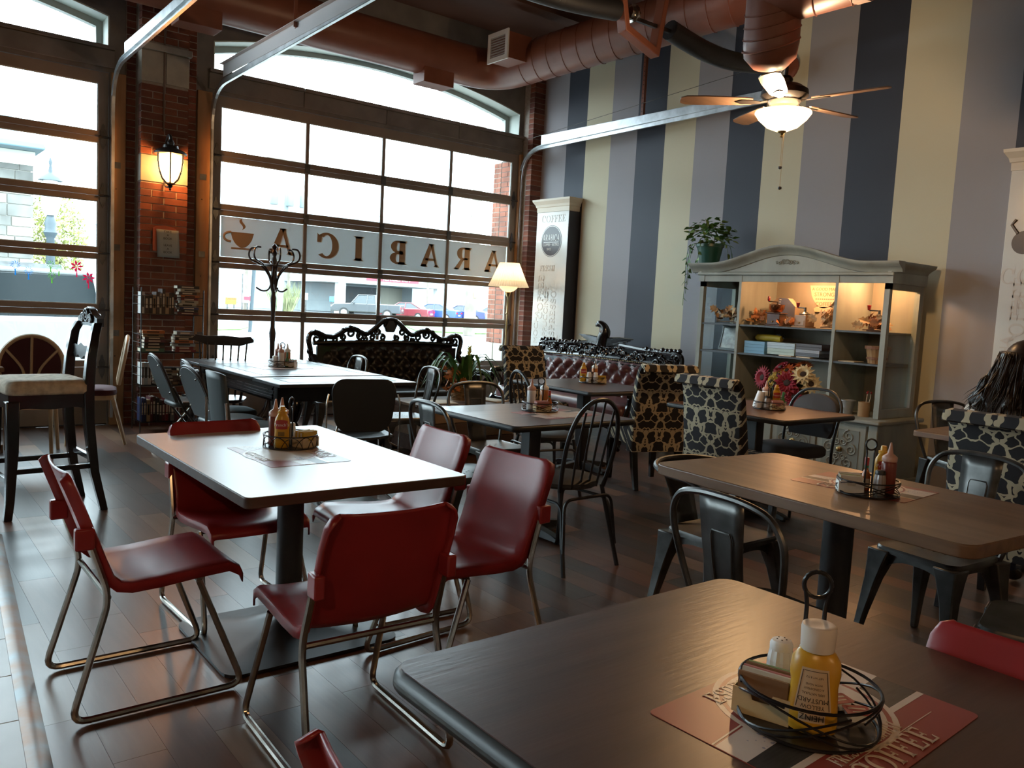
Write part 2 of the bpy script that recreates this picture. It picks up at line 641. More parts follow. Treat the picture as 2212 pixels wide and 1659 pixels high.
# arched fanlights: reveal lining, frame and glass
for n, (a, c) in enumerate(DO):
    xc = (a + c) / 2
    w = struct(empty('window_%d' % (n + 1), None, (0, 0, 0)))
    b = MB()
    N = 24
    f1, f2 = [], []
    xs = [a + 0.002 + (c - a - 0.004) * i / N for i in range(N + 1)]
    ring = [(a + 0.002, 3.706)] + [(x, archz(x, xc) - 0.003) for x in xs] + [(c - 0.002, 3.706)]
    ringi = [(a + 0.012, 3.706)] + [(xc + (x - xc) * 0.995, archz(x, xc) - 0.013) for x in xs] + [(c - 0.012, 3.706)]
    b.loft([[(p[0], YW + 0.0, p[1]) for p in ring], [(p[0], YW + 0.27, p[1]) for p in ring], [(p[0], YW + 0.27, p[1]) for p in ringi], [(p[0], YW + 0.0, p[1]) for p in ringi], [(p[0], YW + 0.0, p[1]) for p in ring]], closed=False)
    b.build('reveal_lining', mat('pale_green_paint', (0.42, 0.47, 0.43), rough=0.6), w)
    b = MB()
    r1 = [(a + 0.012, 3.71)] + [(xc + (x - xc) * 0.995, archz(x, xc) - 0.013) for x in xs] + [(c - 0.012, 3.71)]
    r2 = [(a + 0.07, 3.765)] + [(xc + (x - xc) * 0.965, archz(x, xc) - 0.065) for x in xs] + [(c - 0.07, 3.765)]
    def rr(rg, y): return [(p[0], y, p[1]) for p in rg]
    b.loft([rr(r1, YW + 0.23), rr(r1, YW + 0.31), rr(r2, YW + 0.31), rr(r2, YW + 0.23), rr(r1, YW + 0.23)], closed=True, caps=False)
    b.build('window_frame', WARMGREY, w)
    b = MB()
    b.add([(p[0], YW + 0.27, p[1]) for p in r2], [tuple(range(len(r2)))])
    b.build('pane', GLASS, w)

# ---- brick piers
BR = [BRICK, mat('red_brick_dark', (0.12, 0.040, 0.028), rough=0.85, var=0.4, vscale=5, bump=0.4, bscale=70), mat('red_brick_orange', (0.21, 0.068, 0.038), rough=0.85, var=0.4, vscale=5, bump=0.4, bscale=70)]
bmesh_cache = {}
def brick(x0, x1, z, yf, dep=0.10):
    w = round(x1 - x0, 3)
    t = random.randrange(3)
    key = (w, t, dep)
    if key not in bmesh_cache:
        q = MB(); q.box(-w / 2, 0, 0, w / 2, dep, 0.058)
        bmesh_cache[key] = q.mesh('brick', BR[t])
    o = bpy.data.objects.new('brick', bmesh_cache[key])
    COL.objects.link(o)
    o.location = ((x0 + x1) / 2, yf + random.uniform(-0.0015, 0.0015), z)
    o.parent = wall_left
mb = MB()
mb.box(2.197, 8.787, 0, 2.633, YW, ZC - 0.002)
mb.box(2.10, YW - 0.008, 0, 2.20, YW, ZC - 0.002)
mb.box(2.63, YW - 0.008, 0, 2.78, YW, ZC - 0.002)
mb.box(7.125, 8.787, 0, XW, YW, ZC - 0.002)
mb.build('mortar_bed', MORTAR, wall_left)
PITCH = 0.0677
bands = [(3.40, 3.775), (2.44, 2.71)]
for r_ in range(73):
    z = 0.004 + r_ * PITCH
    inband = any(z + 0.05 > a and z < c for a, c in bands)
    if not inband:
        if r_ % 2:
            for x0, x1 in ((2.19, 2.408), (2.42, 2.64)): brick(x0, x1, z, 8.78)
        else:
            for x0, x1 in ((2.19, 2.292), (2.304, 2.526), (2.538, 2.64)): brick(x0, x1, z, 8.78)
    brick(2.105, 2.188, z, YW - 0.016, 0.016)
    brick(7.12, XW - 0.001, z, 8.78)
    q = None
b = MB()
for r_ in range(73):
    z = 0.004 + r_ * PITCH
    b.box(2.65, YW - 0.016, z, 2.775, YW, z + 0.058)
o = b.build('recessed_bricks', BRICK, wall_left); o['kind'] = 'stuff'
def blk(name, x0, x1, z0, z1, yf):
    q = MB(); q.box(x0, yf, z0, x1, YW - 0.1, z1)
    q.build(name, STONE, wall_left, bevel=0.006)
blk('stone_block', 2.188, 2.412, 3.405, 3.70, 8.775); blk('stone_block', 2.42, 2.642, 3.405, 3.70, 8.775)
blk('stone_ledge', 2.17, 2.66, 3.705, 3.77, 8.745)
blk('stone_block', 2.188, 2.642, 2.445, 2.705, 8.775)
# pine door jambs
for n, (x0, x1, z1) in enumerate(((1.962, 2.095, 3.46), (2.785, 2.935, 3.46), (7.068, 7.115, 3.46))):
    b = MB(); b.box(x0, YW - 0.045, 0, x1, YW - 0.001, z1)
    t = struct(b.build('trim_%d' % (n + 1), PINE, bevel=0.004))
    if n < 2:
        for z in (0.9, 1.75, 2.55):
            q = MB(); q.box((x0 + x1) / 2 - 0.045, YW - 0.050, z, (x0 + x1) / 2 + 0.02, YW - 0.0455, z + 0.06)
            q.build('steel_plate', GUN, t)
            q = MB(); q.lathe([(0.006, -0.004), (0.006, 0.0)], 8, ((x0 + x1) / 2 - 0.02, YW - 0.0455, z - 0.2), axis='y')
            q.build('knot_hole', INK, t)

# ---- sectional glass doors
HINGE = MB()
HINGE.prism([(-0.012, 0), (-0.028, 0.02), (-0.03, 0.05), (-0.014, 0.085), (-0.012, 0.115), (0, 0.13), (0.012, 0.115), (0.014, 0.085), (0.03, 0.05), (0.028, 0.02), (0.012, 0)], -0.008, 0.0, 'xz')
HINGE.prism([(-0.012, -0.002), (-0.028, -0.022), (-0.03, -0.052), (-0.014, -0.087), (0, -0.12), (0.014, -0.087), (0.03, -0.052), (0.028, -0.022), (0.012, -0.002)], -0.008, 0.0, 'xz')
HINGE.tube([(-0.045, -0.016, 0), (0.085, -0.016, 0)], 0.010, 8)
HINGE.lathe([(0.022, 0.06), (0.022, 0.085)], 10, (0, -0.02, 0), axis='x')
hinge_me = HINGE.mesh('hinge', GUN, True)
MH = MB(); MH.box(-0.030, -0.012, -0.05, 0.030, 0, 0.05)
mh_me = MH.mesh('hinge', GUN)
rows = [(0.644, 1.101), (1.207, 1.66), (1.767, 2.219), (2.327, 2.783), (2.888, 3.344)]
DOORS = []
for n, (a, c) in enumerate(DO):
    d = struct(empty('door_%d' % (n + 1)))
    DOORS.append(d)
    x0, x1 = a + 0.005, c - 0.005
    g0, g1 = x0 + 0.09, x1 - 0.09
    yf, yb = YW + 0.0, YW + 0.045
    if n == 2:
        pass
    # stiles, rails, muntins
    edges = [0.012, 0.583] + [(rows[i][1] + rows[i + 1][0]) / 2 for i in range(4)] + [3.455]
    for s, (sa_, sb_) in enumerate(((x0, g0), (g1, x1))):
        for k in range(6):
            b = MB(); b.box(sa_, yf, edges[k] + 0.002, sb_, yb, edges[k + 1] - 0.002)
            b.build('stile', DOORP, d)
    b = MB(); b.box(g0, yf, 0.014, g1, yb, 0.581); b.build('bottom_panel', DOORP, d)
    rz = [(0.585, rows[0][0])]
    for i in range(4):
        mid = (rows[i][1] + rows[i + 1][0]) / 2
        rz += [(rows[i][1], mid - 0.002), (mid + 0.002, rows[i + 1][0])]
    rz += [(rows[4][1], 3.453)]
    for (za, zb) in rz:
        b = MB(); b.box(g0, yf, za, g1, yb, zb); b.build('rail', DOORP, d)
    pw = (g1 - g0) / 4
    for (za, zb) in rows:
        for k in range(1, 4):
            b = MB(); b.box(g0 + pw * k - 0.014, yf + 0.004, za, g0 + pw * k + 0.014, yb - 0.004, zb); b.build('muntin', DOORP, d)
        for k in range(4):
            xa, xb = g0 + pw * k + (0.014 if k else 0), g0 + pw * (k + 1) - (0.014 if k < 3 else 0)
            b = MB(); b.box(xa, yf + 0.020, za, xb, yf + 0.026, zb); b.build('pane', GLASS, d)
            b = MB()
            for q in ((xa, za, xa + 0.008, zb), (xb - 0.008, za, xb, zb), (xa + 0.008, za, xb - 0.008, za + 0.008), (xa + 0.008, zb - 0.008, xb - 0.008, zb)):
                b.box(q[0], yf + 0.010, q[1], q[2], yf + 0.019, q[3])
            b.build('glazing_bead', mat('grey_glazing', (0.42, 0.46, 0.47), rough=0.5), d)
    for i in range(5):
        mid = edges[i + 1]
        for (xh, flip) in ((x0 + 0.045, PI), (x1 - 0.045, 0)):
            h = bpy.data.objects.new('hinge', hinge_me); COL.objects.link(h)
            h.location = (xh, yf, mid); h.parent = d
            if flip: h.scale = (-1, 1, 1)
        for k in range(1, 4):
            h = bpy.data.objects.new('hinge', mh_me); COL.objects.link(h)
            h.location = (g0 + pw * k, yf, mid); h.parent = d
    b = MB(); b.box(x0, yf + 0.005, 0.0, x1, yb - 0.005, 0.012); b.build('bottom_seal', RUBBER, d)
    # tracks: vertical, bend, horizontal run back into the room
    for (xt, sd) in ((a - 0.035, 1), (c + 0.035, -1)):
        yend = 5.05
        path = fillet([(0, YW - 0.05, 0.08), (0, YW - 0.05, 3.50), (0, yend, 3.565)], 0.42, 10)
        b = MB()
        def sweep(offs):
            rings = []
            for i, p in enumerate(path):
                t = (path[min(i + 1, len(path) - 1)] - path[max(i - 1, 0)]).normalized()
                nn = Vector((0, t.z, -t.y))
                rings.append([(xt + ox, p.y + nn.y * on, p.z + nn.z * on) for (ox, on) in offs])
            b.loft(rings, True)
        sweep([(-0.002, -0.028), (0.002, -0.028), (0.002, 0.028), (-0.002, 0.028)])
        sweep([(-0.002, 0.024), (0.026 * sd, 0.024), (0.026 * sd, 0.028), (-0.002, 0.028)])
        sweep([(-0.002, -0.028), (0.026 * sd, -0.028), (0.026 * sd, -0.024), (-0.002, -0.024)])
        b.build('track', STEEL, d)
        b = MB()                                     # reinforcing angle on the horizontal run
        b.box(xt - 0.006 * sd, yend - 0.02, 3.545, xt - 0.003 * sd, YW - 0.42, 3.665)
        b.box(xt - 0.045 * sd, yend - 0.02, 3.663, xt - 0.003 * sd, YW - 0.42, 3.666)
        b.build('track_angle', STEEL if sd < 0 else mat('pale_galvanised', (0.60, 0.59, 0.60), rough=0.5, metal=0.3), d)
        for yy in (6.80, 5.15):
            b = MB()
            b.box(xt - 0.010 * sd - 0.002, yy - 0.02, 3.62, xt - 0.010 * sd + 0.002, yy + 0.02, ZC)
            b.box(xt - 0.010 * sd - 0.002, yy - 0.02, 3.62, xt - 0.040 * sd, yy - 0.017, ZC)
            b.build('hanger_angle', COPPER, d)
            b = MB()
            for k in range(24):
                z = 3.66 + k * 0.05
                b.lathe([(0.006, -0.0035), (0.006, -0.0022)], 6, (xt - 0.010 * sd, yy, z), axis='x')
            o = b.build('punched_holes', INK, d); o['kind'] = 'stuff'

# rear torsion shaft of the middle door: brown end plate, drum, black spring sleeves and hung bracket
d = DOORS[1]
b = MB(); b.box(2.9, 4.985, 3.80, 7.08, 5.015, 3.83); b.build('torsion_shaft', GUN, d)
for (xa, xb, nm) in ((5.50, 6.85, 0), (2.95, 4.85, 1)):
    pts = []
    for i in range(13):
        t = i / 12
        pts.append((xa + (xb - xa) * t, 5.0, 3.83 - 0.075 * math.sin(PI * t)))
    b = MB(); b.tube(pts, 0.085, 14); b.build('spring_sleeve', mat('black_hose', (0.012, 0.012, 0.014), rough=0.5, bump=0.3, bscale=120, stretch=(1, 0.05, 0.05)), d, smooth=True)
b = MB(); b.prism([(4.80, 4.2), (4.93, 3.68), (5.34, 3.56), (5.44, 4.2), (5.39, 4.2), (5.30, 3.63), (4.97, 3.73), (4.86, 4.2)], 4.95, 5.05, 'xz')
b.box(4.80, 4.97, 4.2, 4.86, 5.03, ZC - 0.3); b.box(5.39, 4.97, 4.2, 5.44, 5.03, ZC - 0.3)
b.build('hung_bracket', COPPER, d, bevel=0.006)
b = MB()
b.lathe([(0.03, 0), (0.055, 0.01), (0.055, 0.05), (0.075, 0.055), (0.075, 0.07), (0.04, 0.08), (0.04, 0.12), (0.03, 0.13)], 14, (4.98, 5.0, 3.85), axis='x')
b.build('winding_cone', CHROME, d, smooth=True)
b = MB()
b.prism(arc(4.90, 3.84, 0.12, 60, 300, 14) + [(5.12, 3.60), (5.12, 3.98)], 7.09, 7.11, 'yz')
b.build('end_plate', COPPER, d)
b = MB(); b.lathe([(0.08, 0), (0.095, 0.012), (0.07, 0.03), (0.07, 0.07), (0.095, 0.085), (0.08, 0.09)], 18, (6.97, 4.95, 3.84), axis='x')
b.build('cable_drum', STEEL, d, smooth=True)
b = MB(); b.tube([(7.03, 4.95, 3.90), (7.03, 8.9, 3.62)], 0.003, 4); b.build('lift_cable', GUN, d)

# ---- lettering on the frosted film of the middle door (reads from the street)
def ser(mbx, x0, x1, y, h=0.05, up=True):
    """bracketed serif foot"""
    s = 1 if up else -1
    mbx.prism([(x0, y), (x1, y), (x1 - (x1 - x0) * 0.16, y + s * h * 0.5), (x1 - (x1 - x0) * 0.28, y + s * h * 1.8), (x0 + (x1 - x0) * 0.28, y + s * h * 1.8), (x0 + (x1 - x0) * 0.16, y + s * h * 0.5)], 0, 0.001)
def bowl(mbx, cx, cy, rx, ry, t, a0, a1, tx=None, n=16):
    tx = tx or t
    out = [(cx + rx * math.cos(R(a0 + (a1 - a0) * i / n)), cy + ry * math.sin(R(a0 + (a1 - a0) * i / n))) for i in range(n + 1)]
    inn = [(cx + (rx - tx) * math.cos(R(a0 + (a1 - a0) * i / n)), cy + (ry - t) * math.sin(R(a0 + (a1 - a0) * i / n))) for i in range(n + 1)]
    for i in range(n):
        mbx.prism([inn[i], out[i], out[i + 1], inn[i + 1]], 0, 0.001)
def quad(mbx, *p): mbx.prism(list(p), 0, 0.001)
def glyph(ch, w=0.17, th=0.07):
    g = MB()
    adv = 0.8
    if ch == 'I':
        quad(g, (0.16, 0), (0.16 + w, 0), (0.16 + w, 1), (0.16, 1)); ser(g, 0.04, 0.28 + w, 0); ser(g, 0.04, 0.28 + w, 1, up=False); adv = 0.5
    elif ch == 'A':
        quad(g, (0.10, 0), (0.10 + th, 0), (0.46, 1), (0.34, 1)); quad(g, (0.62, 0), (0.62 + w, 0), (0.50, 1), (0.34, 1))
        quad(g, (0.2, 0.27), (0.66, 0.27), (0.645, 0.36), (0.22, 0.36)); ser(g, 0.0, 0.28, 0); ser(g, 0.52, 0.90, 0); ser(g, 0.24, 0.56, 1, 0.03, False); adv = 0.92
    elif ch in 'BRP':
        quad(g, (0.12, 0), (0.12 + w, 0), (0.12 + w, 1), (0.12, 1)); ser(g, 0.0, 0.24 + w, 0); ser(g, 0.0, 0.2 + w, 1, up=False)
        for (yb, yt) in (((0, 0.5), (0.48, 1)) if ch == 'B' else ((0.44, 1),)):
            cy, ry = (yb + yt) / 2, (yt - yb) / 2
            quad(g, (0.2, yb), (0.45, yb), (0.45, yb + th), (0.2, yb + th)); quad(g, (0.2, yt - th), (0.45, yt - th), (0.45, yt), (0.2, yt))
            bowl(g, 0.45, cy, 0.28 if yb else 0.31, ry, th, -90, 90, w)
        if ch == 'R':
            quad(g, (0.38, 0.46), (0.54, 0.46), (0.84, 0.0), (0.64, 0.0)); ser(g, 0.6, 0.92, 0, 0.03); adv = 0.9
        else:
            adv = 0.84
    elif ch == 'C':
        bowl(g, 0.48, 0.5, 0.46, 0.52, th, 50, 312, w, 26); quad(g, (0.70, 0.62), (0.84, 0.62), (0.84, 0.98), (0.76, 0.90), (0.66, 0.92)); adv = 0.94
    elif ch == 'O':
        bowl(g, 0.48, 0.5, 0.46, 0.52, th, 0, 360, w, 28); adv = 1.0
    elif ch in 'EF':
        quad(g, (0.12, 0), (0.12 + w, 0), (0.12 + w, 1), (0.12, 1)); ser(g, 0.0, 0.2 + w, 1, up=False); ser(g, 0.0, 0.22 + w, 0)
        quad(g, (0.2, 1 - th), (0.68, 1 - th), (0.68, 1), (0.2, 1)); quad(g, (0.60, 1 - th), (0.68, 1 - th), (0.70, 0.74), (0.66, 0.74))
        quad(g, (0.2, 0.47), (0.52, 0.47), (0.52, 0.47 + th), (0.2, 0.47 + th)); quad(g, (0.50, 0.38), (0.54, 0.38), (0.54, 0.64), (0.50, 0.64))
        if ch == 'E':
            quad(g, (0.2, 0), (0.70, 0), (0.70, th), (0.2, th)); quad(g, (0.62, th), (0.70, 0), (0.76, 0.28), (0.71, 0.28))
        adv = 0.80 if ch == 'E' else 0.74
    elif ch == 'S':
        bowl(g, 0.36, 0.73, 0.27, 0.28, th, 30, 225, w * 0.7, 14); bowl(g, 0.36, 0.26, 0.30, 0.28, th, -150, 45, w * 0.7, 14)
        quad(g, (0.12, 0.60), (0.24, 0.48), (0.62, 0.38), (0.55, 0.52), (0.30, 0.62)); quad(g, (0.54, 0.72), (0.62, 0.72), (0.62, 1.0), (0.54, 0.9)); quad(g, (0.06, 0.0), (0.14, 0.1), (0.14, 0.3), (0.06, 0.3)); adv = 0.72
    elif ch in 'HU':
        for x in (0.12, 0.58):
            quad(g, (x, 0.0 if ch == 'H' else 0.3), (x + w * (1 if x < 0.3 else (1 if ch == 'H' else 0.55)), 0.0 if ch == 'H' else 0.3), (x + w * (1 if x < 0.3 else (1 if ch == 'H' else 0.55)), 1), (x, 1)); ser(g, x - 0.12, x + w + 0.12, 1, up=False)
            if ch == 'H': ser(g, x - 0.12, x + w + 0.12, 0)
        if ch == 'H': quad(g, (0.2, 0.46), (0.7, 0.46), (0.7, 0.46 + th), (0.2, 0.46 + th))
        else: bowl(g, 0.40, 0.30, 0.28, 0.32, th, 180, 360, w * 0.9)
        adv = 0.92
    elif ch == 'M':
        quad(g, (0.10, 0), (0.10 + th, 0), (0.10 + th, 1), (0.10, 1)); quad(g, (0.10, 1), (0.10 + w, 1), (0.56, 0.0), (0.48, 0.0)); quad(g, (0.48, 0.0), (0.56, 0.0), (0.92, 1), (0.82, 1)); quad(g, (0.80, 0), (0.80 + w, 0), (0.80 + w, 1), (0.80, 1))
        ser(g, 0.0, 0.30, 0); ser(g, 0.68, 1.09, 0); ser(g, 0.0, 0.28, 1, up=False); ser(g, 0.72, 1.09, 1, up=False); adv = 1.16
    elif ch == ' ':
        adv = 0.4
    return g, adv
def serif_text(s, h, gap=0.06, sx=1.0):
    out = MB(); x = 0
    for ch in s:
        g, adv = glyph(ch)
        join(out, g, Matrix.Translation((x * h * sx, 0, 0)) @ Matrix.Diagonal((h * sx, h, 1, 1)))
        x += adv + gap
    return out, (x - gap) * h * sx
pw = (7.055 - 0.09 - (2.955 + 0.09)) / 4
gx0 = 2.955 + 0.09
za, zb = rows[2]
for k in range(4):
    xa, xb = gx0 + pw * k + 0.022, gx0 + pw * (k + 1) - 0.022
    b = MB(); b.box(xa, YW + 0.0165, za + 0.012, xb, YW + 0.0185, zb - 0.012)
    b.build('frosted_film', FILM, DOORS[1])
# letters, mirrored as seen from inside: (glyph, centre x)
for ch, xc in (('A', 3.745), ('C', 4.30), ('I', 4.72), ('B', 5.255), ('A', 5.72), ('R', 6.23), ('A', 6.72)):
    g, adv = glyph(ch, 0.24, 0.085)
    hgt, wid = 0.285, 0.33
    for (dx, dz, m_, nm, dy) in ((-0.012, -0.006, WHITEINK, 'letter_edge', 0.0158), (0, 0, TAN, 'letter', 0.0145)):
        q = MB(); join(q, g)
        q.xf(Matrix(((-wid, 0, 0, xc + wid * adv / 2 - dx), (0, 0, -1, YW + dy), (0, hgt, 0, 1.855 + dz), (0, 0, 0, 1))))
        q.build(nm, m_, DOORS[1])
cup = MB()
cx, cz = 3.30, 1.92
outl = [(cx - 0.13, cz + 0.13)] + [(cx - 0.13 + 0.26 * i / 12, cz + 0.13 - 0.165 * math.sin(PI * i / 12) ** 0.6) for i in range(1, 12)] + [(cx + 0.13, cz + 0.13)]
cup.prism(outl, YW + 0.0142, YW + 0.0156, 'xz')
cup.prism([(cx - 0.12, cz - 0.055), (cx + 0.12, cz - 0.055), (cx + 0.12, cz - 0.035), (cx - 0.12, cz - 0.035)], YW + 0.0142, YW + 0.0156, 'xz')
cup.tube([(cx - 0.125 - 0.075 * math.sin(PI * i / 10), YW + 0.0150, cz + 0.125 - 0.10 * i / 10 + 0.012 * math.sin(2 * PI * i / 10)) for i in range(11)], 0.013, 6, flat=1.0)
st = []
for i in range(13):
    t = i / 12
    st.append((cx + 0.0 + 0.02 * math.sin(t * 6.0), cz + 0.16 + 0.12 * t, 0.003 + 0.016 * math.sin(PI * t)))
for i in range(12):
    a_, b_ = st[i], st[i + 1]
    cup.prism([(a_[0] - a_[2], a_[1]), (a_[0] + a_[2], a_[1]), (b_[0] + b_[2], b_[1]), (b_[0] - b_[2], b_[1])], YW + 0.0142, YW + 0.0156, 'xz')
cup.build('cup_emblem', TAN, DOORS[1])
# window stickers on the left door: pinwheels and flowers
def sticker(x, z, r_, n, col, petals):
    q = MB()
    for i in range(n):
        a0 = 2 * PI * i / n
        if petals:
            q.prism([(x + 0.1 * r_ * math.cos(a0), z + 0.1 * r_ * math.sin(a0)), (x + 0.6 * r_ * math.cos(a0 - 0.32), z + 0.6 * r_ * math.sin(a0 - 0.32)), (x + r_ * math.cos(a0), z + r_ * math.sin(a0)), (x + 0.6 * r_ * math.cos(a0 + 0.32), z + 0.6 * r_ * math.sin(a0 + 0.32))], YW + 0.017, YW + 0.018, 'xz')
        else:
            q.prism([(x + 0.15 * r_ * math.cos(a0), z + 0.15 * r_ * math.sin(a0)), (x + 0.6 * r_ * math.cos(a0 + 0.25), z + 0.6 * r_ * math.sin(a0 + 0.25)), (x + r_ * math.cos(a0 + 0.7), z + r_ * math.sin(a0 + 0.7)), (x + 0.65 * r_ * math.cos(a0 + 0.5), z + 0.65 * r_ * math.sin(a0 + 0.5))], YW + 0.017, YW + 0.018, 'xz')
    q.prism([(x - 0.006, z - r_ * 1.7), (x + 0.006, z - r_ * 1.7), (x + 0.004, z - r_ * 0.6), (x - 0.004, z - r_ * 0.6)], YW + 0.0172, YW + 0.0178, 'xz')
    q.build('window_sticker', col, DOORS[0])
SB, SG, SP = film_mat('blue_sticker', '4aa8d8', 0.5), film_mat('green_sticker', '8cc860', 0.5), film_mat('pink_sticker', 'd85080', 0.5)
for x, z, r_, n, c_, p in ((1.157, 1.545, 0.055, 11, SB, 0), (1.265, 1.50, 0.05, 11, SB, 0), (1.45, 1.575, 0.045, 10, SG, 0), (1.52, 1.535, 0.04, 10, SG, 0), (1.46, 1.47, 0.045, 10, SG, 0), (1.675, 1.57, 0.062, 7, SP, 1), (1.78, 1.465, 0.062, 7, SP, 1)):
    sticker(x, z, r_, n, c_, p)

# ---- ducts
def spiral_rings(b, pts, r_, step=0.26):
    for i in range(len(pts) - 1):
        a_, c_ = Vector(pts[i]), Vector(pts[i + 1])
        L = (c_ - a_).length
        n = int(L / step)
        t = (c_ - a_).normalized()
        u = t.orthogonal().normalized(); w = t.cross(u)
        for k in range(n):
            p = a_ + t * (k + 0.5) * step
            b.tube([p + (u * math.cos(2 * PI * j / 20) + w * math.sin(2 * PI * j / 20)) * (r_ + 0.001) + t * 0.09 * math.cos(2 * PI * j / 20 + 0.6) for j in range(20)], 0.006, 4, closed=True)
du = thing('air_duct', 'brown round duct along the glass doors turning beside the striped wall', 'duct', (6.1, 8.3, 3.97))
def local(pts, o): return [(p[0] - o[0], p[1] - o[1], p[2] - o[2]) for p in pts]
O1 = (6.1, 8.3, 3.97)
dp = fillet([(-6, 8.3, 4.2), (6.1, 8.3, 4.2), (6.1, -4.5, 4.2)], 0.45, 8)
b = MB(); b.tube(local(dp, O1), 0.23, 24); b.build('duct_pipe', COPPER, du, smooth=True, ang=60)
b = MB(); spiral_rings(b, local([(6.1, 7.8, 4.2), (6.1, 0.5, 4.2)], O1), 0.23, 0.24); b.build('spiral_seam', COPPER, du, smooth=True)
for (xx, yy) in ((2.55, 8.17), (5.20, 8.17)):
    b = MB(); b.box(*local([(xx - 0.2, yy - 0.02, 3.86)], O1)[0], *local([(xx + 0.2, yy + 0.22, 4.05)], O1)[0]); b.build('outlet_boot', COPPER, du, bevel=0.005)
    b = MB(); b.box(*local([(xx - 0.18, yy + 0.221, 3.88)], O1)[0], *local([(xx + 0.18, yy + 0.225, 4.03)], O1)[0]); b.build('vent_grille', STEEL, du)
b = MB(); b.box(*local([(5.62, 7.45, 4.12)], O1)[0], *local([(5.95, 7.78, 4.40)], O1)[0]); b.build('outlet_boot', COPPER, du)
b = MB()
v0, v1 = local([(5.60, 7.43, 4.10), (5.618, 7.80, 4.42)], O1)
b.box(v0[0], v0[1], v0[2], v1[0], v0[1] + 0.05, v1[2]); b.box(v0[0], v1[1] - 0.05, v0[2], v1[0], v1[1], v1[2]); b.box(v0[0], v0[1] + 0.05, v0[2], v1[0], v1[1] - 0.05, v0[2] + 0.05); b.box(v0[0], v0[1] + 0.05, v1[2] - 0.05, v1[0], v1[1] - 0.05, v1[2])
b.build('vent_frame', WHITE, du)
for k in range(8):
    q = MB(); q.box(v0[0] + 0.004, v0[1] + 0.05, v0[2] + 0.06 + k * 0.028, v1[0], v1[1] - 0.05, v0[2] + 0.074 + k * 0.028); q.build('vent_slat', mat('grey_vent', (0.35, 0.34, 0.32), rough=0.6), du)
O2 = (4.36, 3.14, 2.90)
d2 = thing('air_duct', 'brown spiral duct dropping from the ceiling with a capped lower end', 'duct', O2)
b = MB(); b.lathe([(0.02, 0.0), (0.10, 0.02), (0.155, 0.08), (0.165, 0.16), (0.165, ZC - O2[2])], 24); b.build('riser', COPPER, d2, smooth=True, ang=60)
b = MB(); b.tube([(0, 0.0, 0.46), (0, -7.5, 0.46)], 0.19, 24); b.build('duct_pipe', COPPER, d2, smooth=True, ang=60)
b = MB(); b.tube([(0, -0.72, 0.46), (0, -0.86, 0.46)], 0.205, 24); b.build('duct_collar', COPPER, d2, smooth=True, ang=60)
b = MB(); b.lathe([(0.194, -0.60), (0.194, -0.52)], 24, (0, 0, 0.46), axis='y', caps=False); b.build('foil_tape', mat('pale_tape', (0.36, 0.24, 0.20), rough=0.6), d2)
b = MB(); spiral_rings(b, [(0, -0.15, 0.46), (0, -6.5, 0.46)], 0.19, 0.23); spiral_rings(b, [(0, 0, 0.12), (0, 0, 0.42)], 0.165, 0.07); b.build('spiral_seam', COPPER, d2, smooth=True)
b = MB(); b.tube([(2.0 + 0.0, 4.9, 4.45), (2.05, 5.0, 4.2), (2.2, 5.05, 4.05), (2.4, 5.0, 4.15), (2.42, 4.95, 4.5)], 0.018, 8)
# looped cord and hook hanging from the ceiling above the doors
cord = tag(bpy.data.objects.new('hanging_cord', None), 'tan cord looped down from the brown ceiling', 'cord')
COL.objects.link(cord); cord.location = (2.55, 5.6, 3.95)
b = MB(); b.tube(smooth_path([(-0.16, 0.05, 1.0), (-0.16, 0.03, 0.35), (-0.10, 0.02, 0.10), (0.0, 0.0, 0.0), (0.10, 0, 0.09), (0.10, 0, 0.35), (0.04, 0.0, 1.0)], 6), 0.016, 8)
b.build('cord_loop', mat('tan_cord', (0.32, 0.20, 0.10), rough=0.8), cord, smooth=True)
hk = thing('ceiling_hook', 'short steel chain hook hanging beside the brown duct', 'hook', (1.95, 5.7, 3.98))
b = MB(); b.tube(fillet([(-0.02, 0, 0.97), (-0.02, 0, 0.0), (0.02, 0, 0.0), (0.02, 0, 0.97)], 0.02, 4), 0.008, 6); b.build('hook_wire', STEEL, hk, smooth=True)
# conduit down the brick pier
cd = thing('conduit', 'thin painted conduit running down the brick pier to the lantern', 'conduit', (2.40, 8.77, 2.95))
b = MB(); b.tube([(0, 0, 0), (0, 0, 1.95)], 0.009, 8)
b.build('conduit_pipe', mat('brown_conduit', (0.15, 0.10, 0.08), rough=0.5), cd, smooth=True)
# ================================================================ OUTSIDE
GZ = -0.12
def ray(u, v):
    return AX * ((u - 1106) / 1782.0) - UP * ((v - 829.5) / 1782.0) + FW
def aty(u, v, y):
    d = ray(u, v)
    return Vector((0, 0, 1.39)) + d * (y / d.y)
def atx(u, v, x):
    d = ray(u, v)
    return Vector((0, 0, 1.39)) + d * (x / d.x)
def atz(u, v, z):
    d = ray(u, v)
    return Vector((0, 0, 1.39)) + d * ((z - 1.39) / d.z)
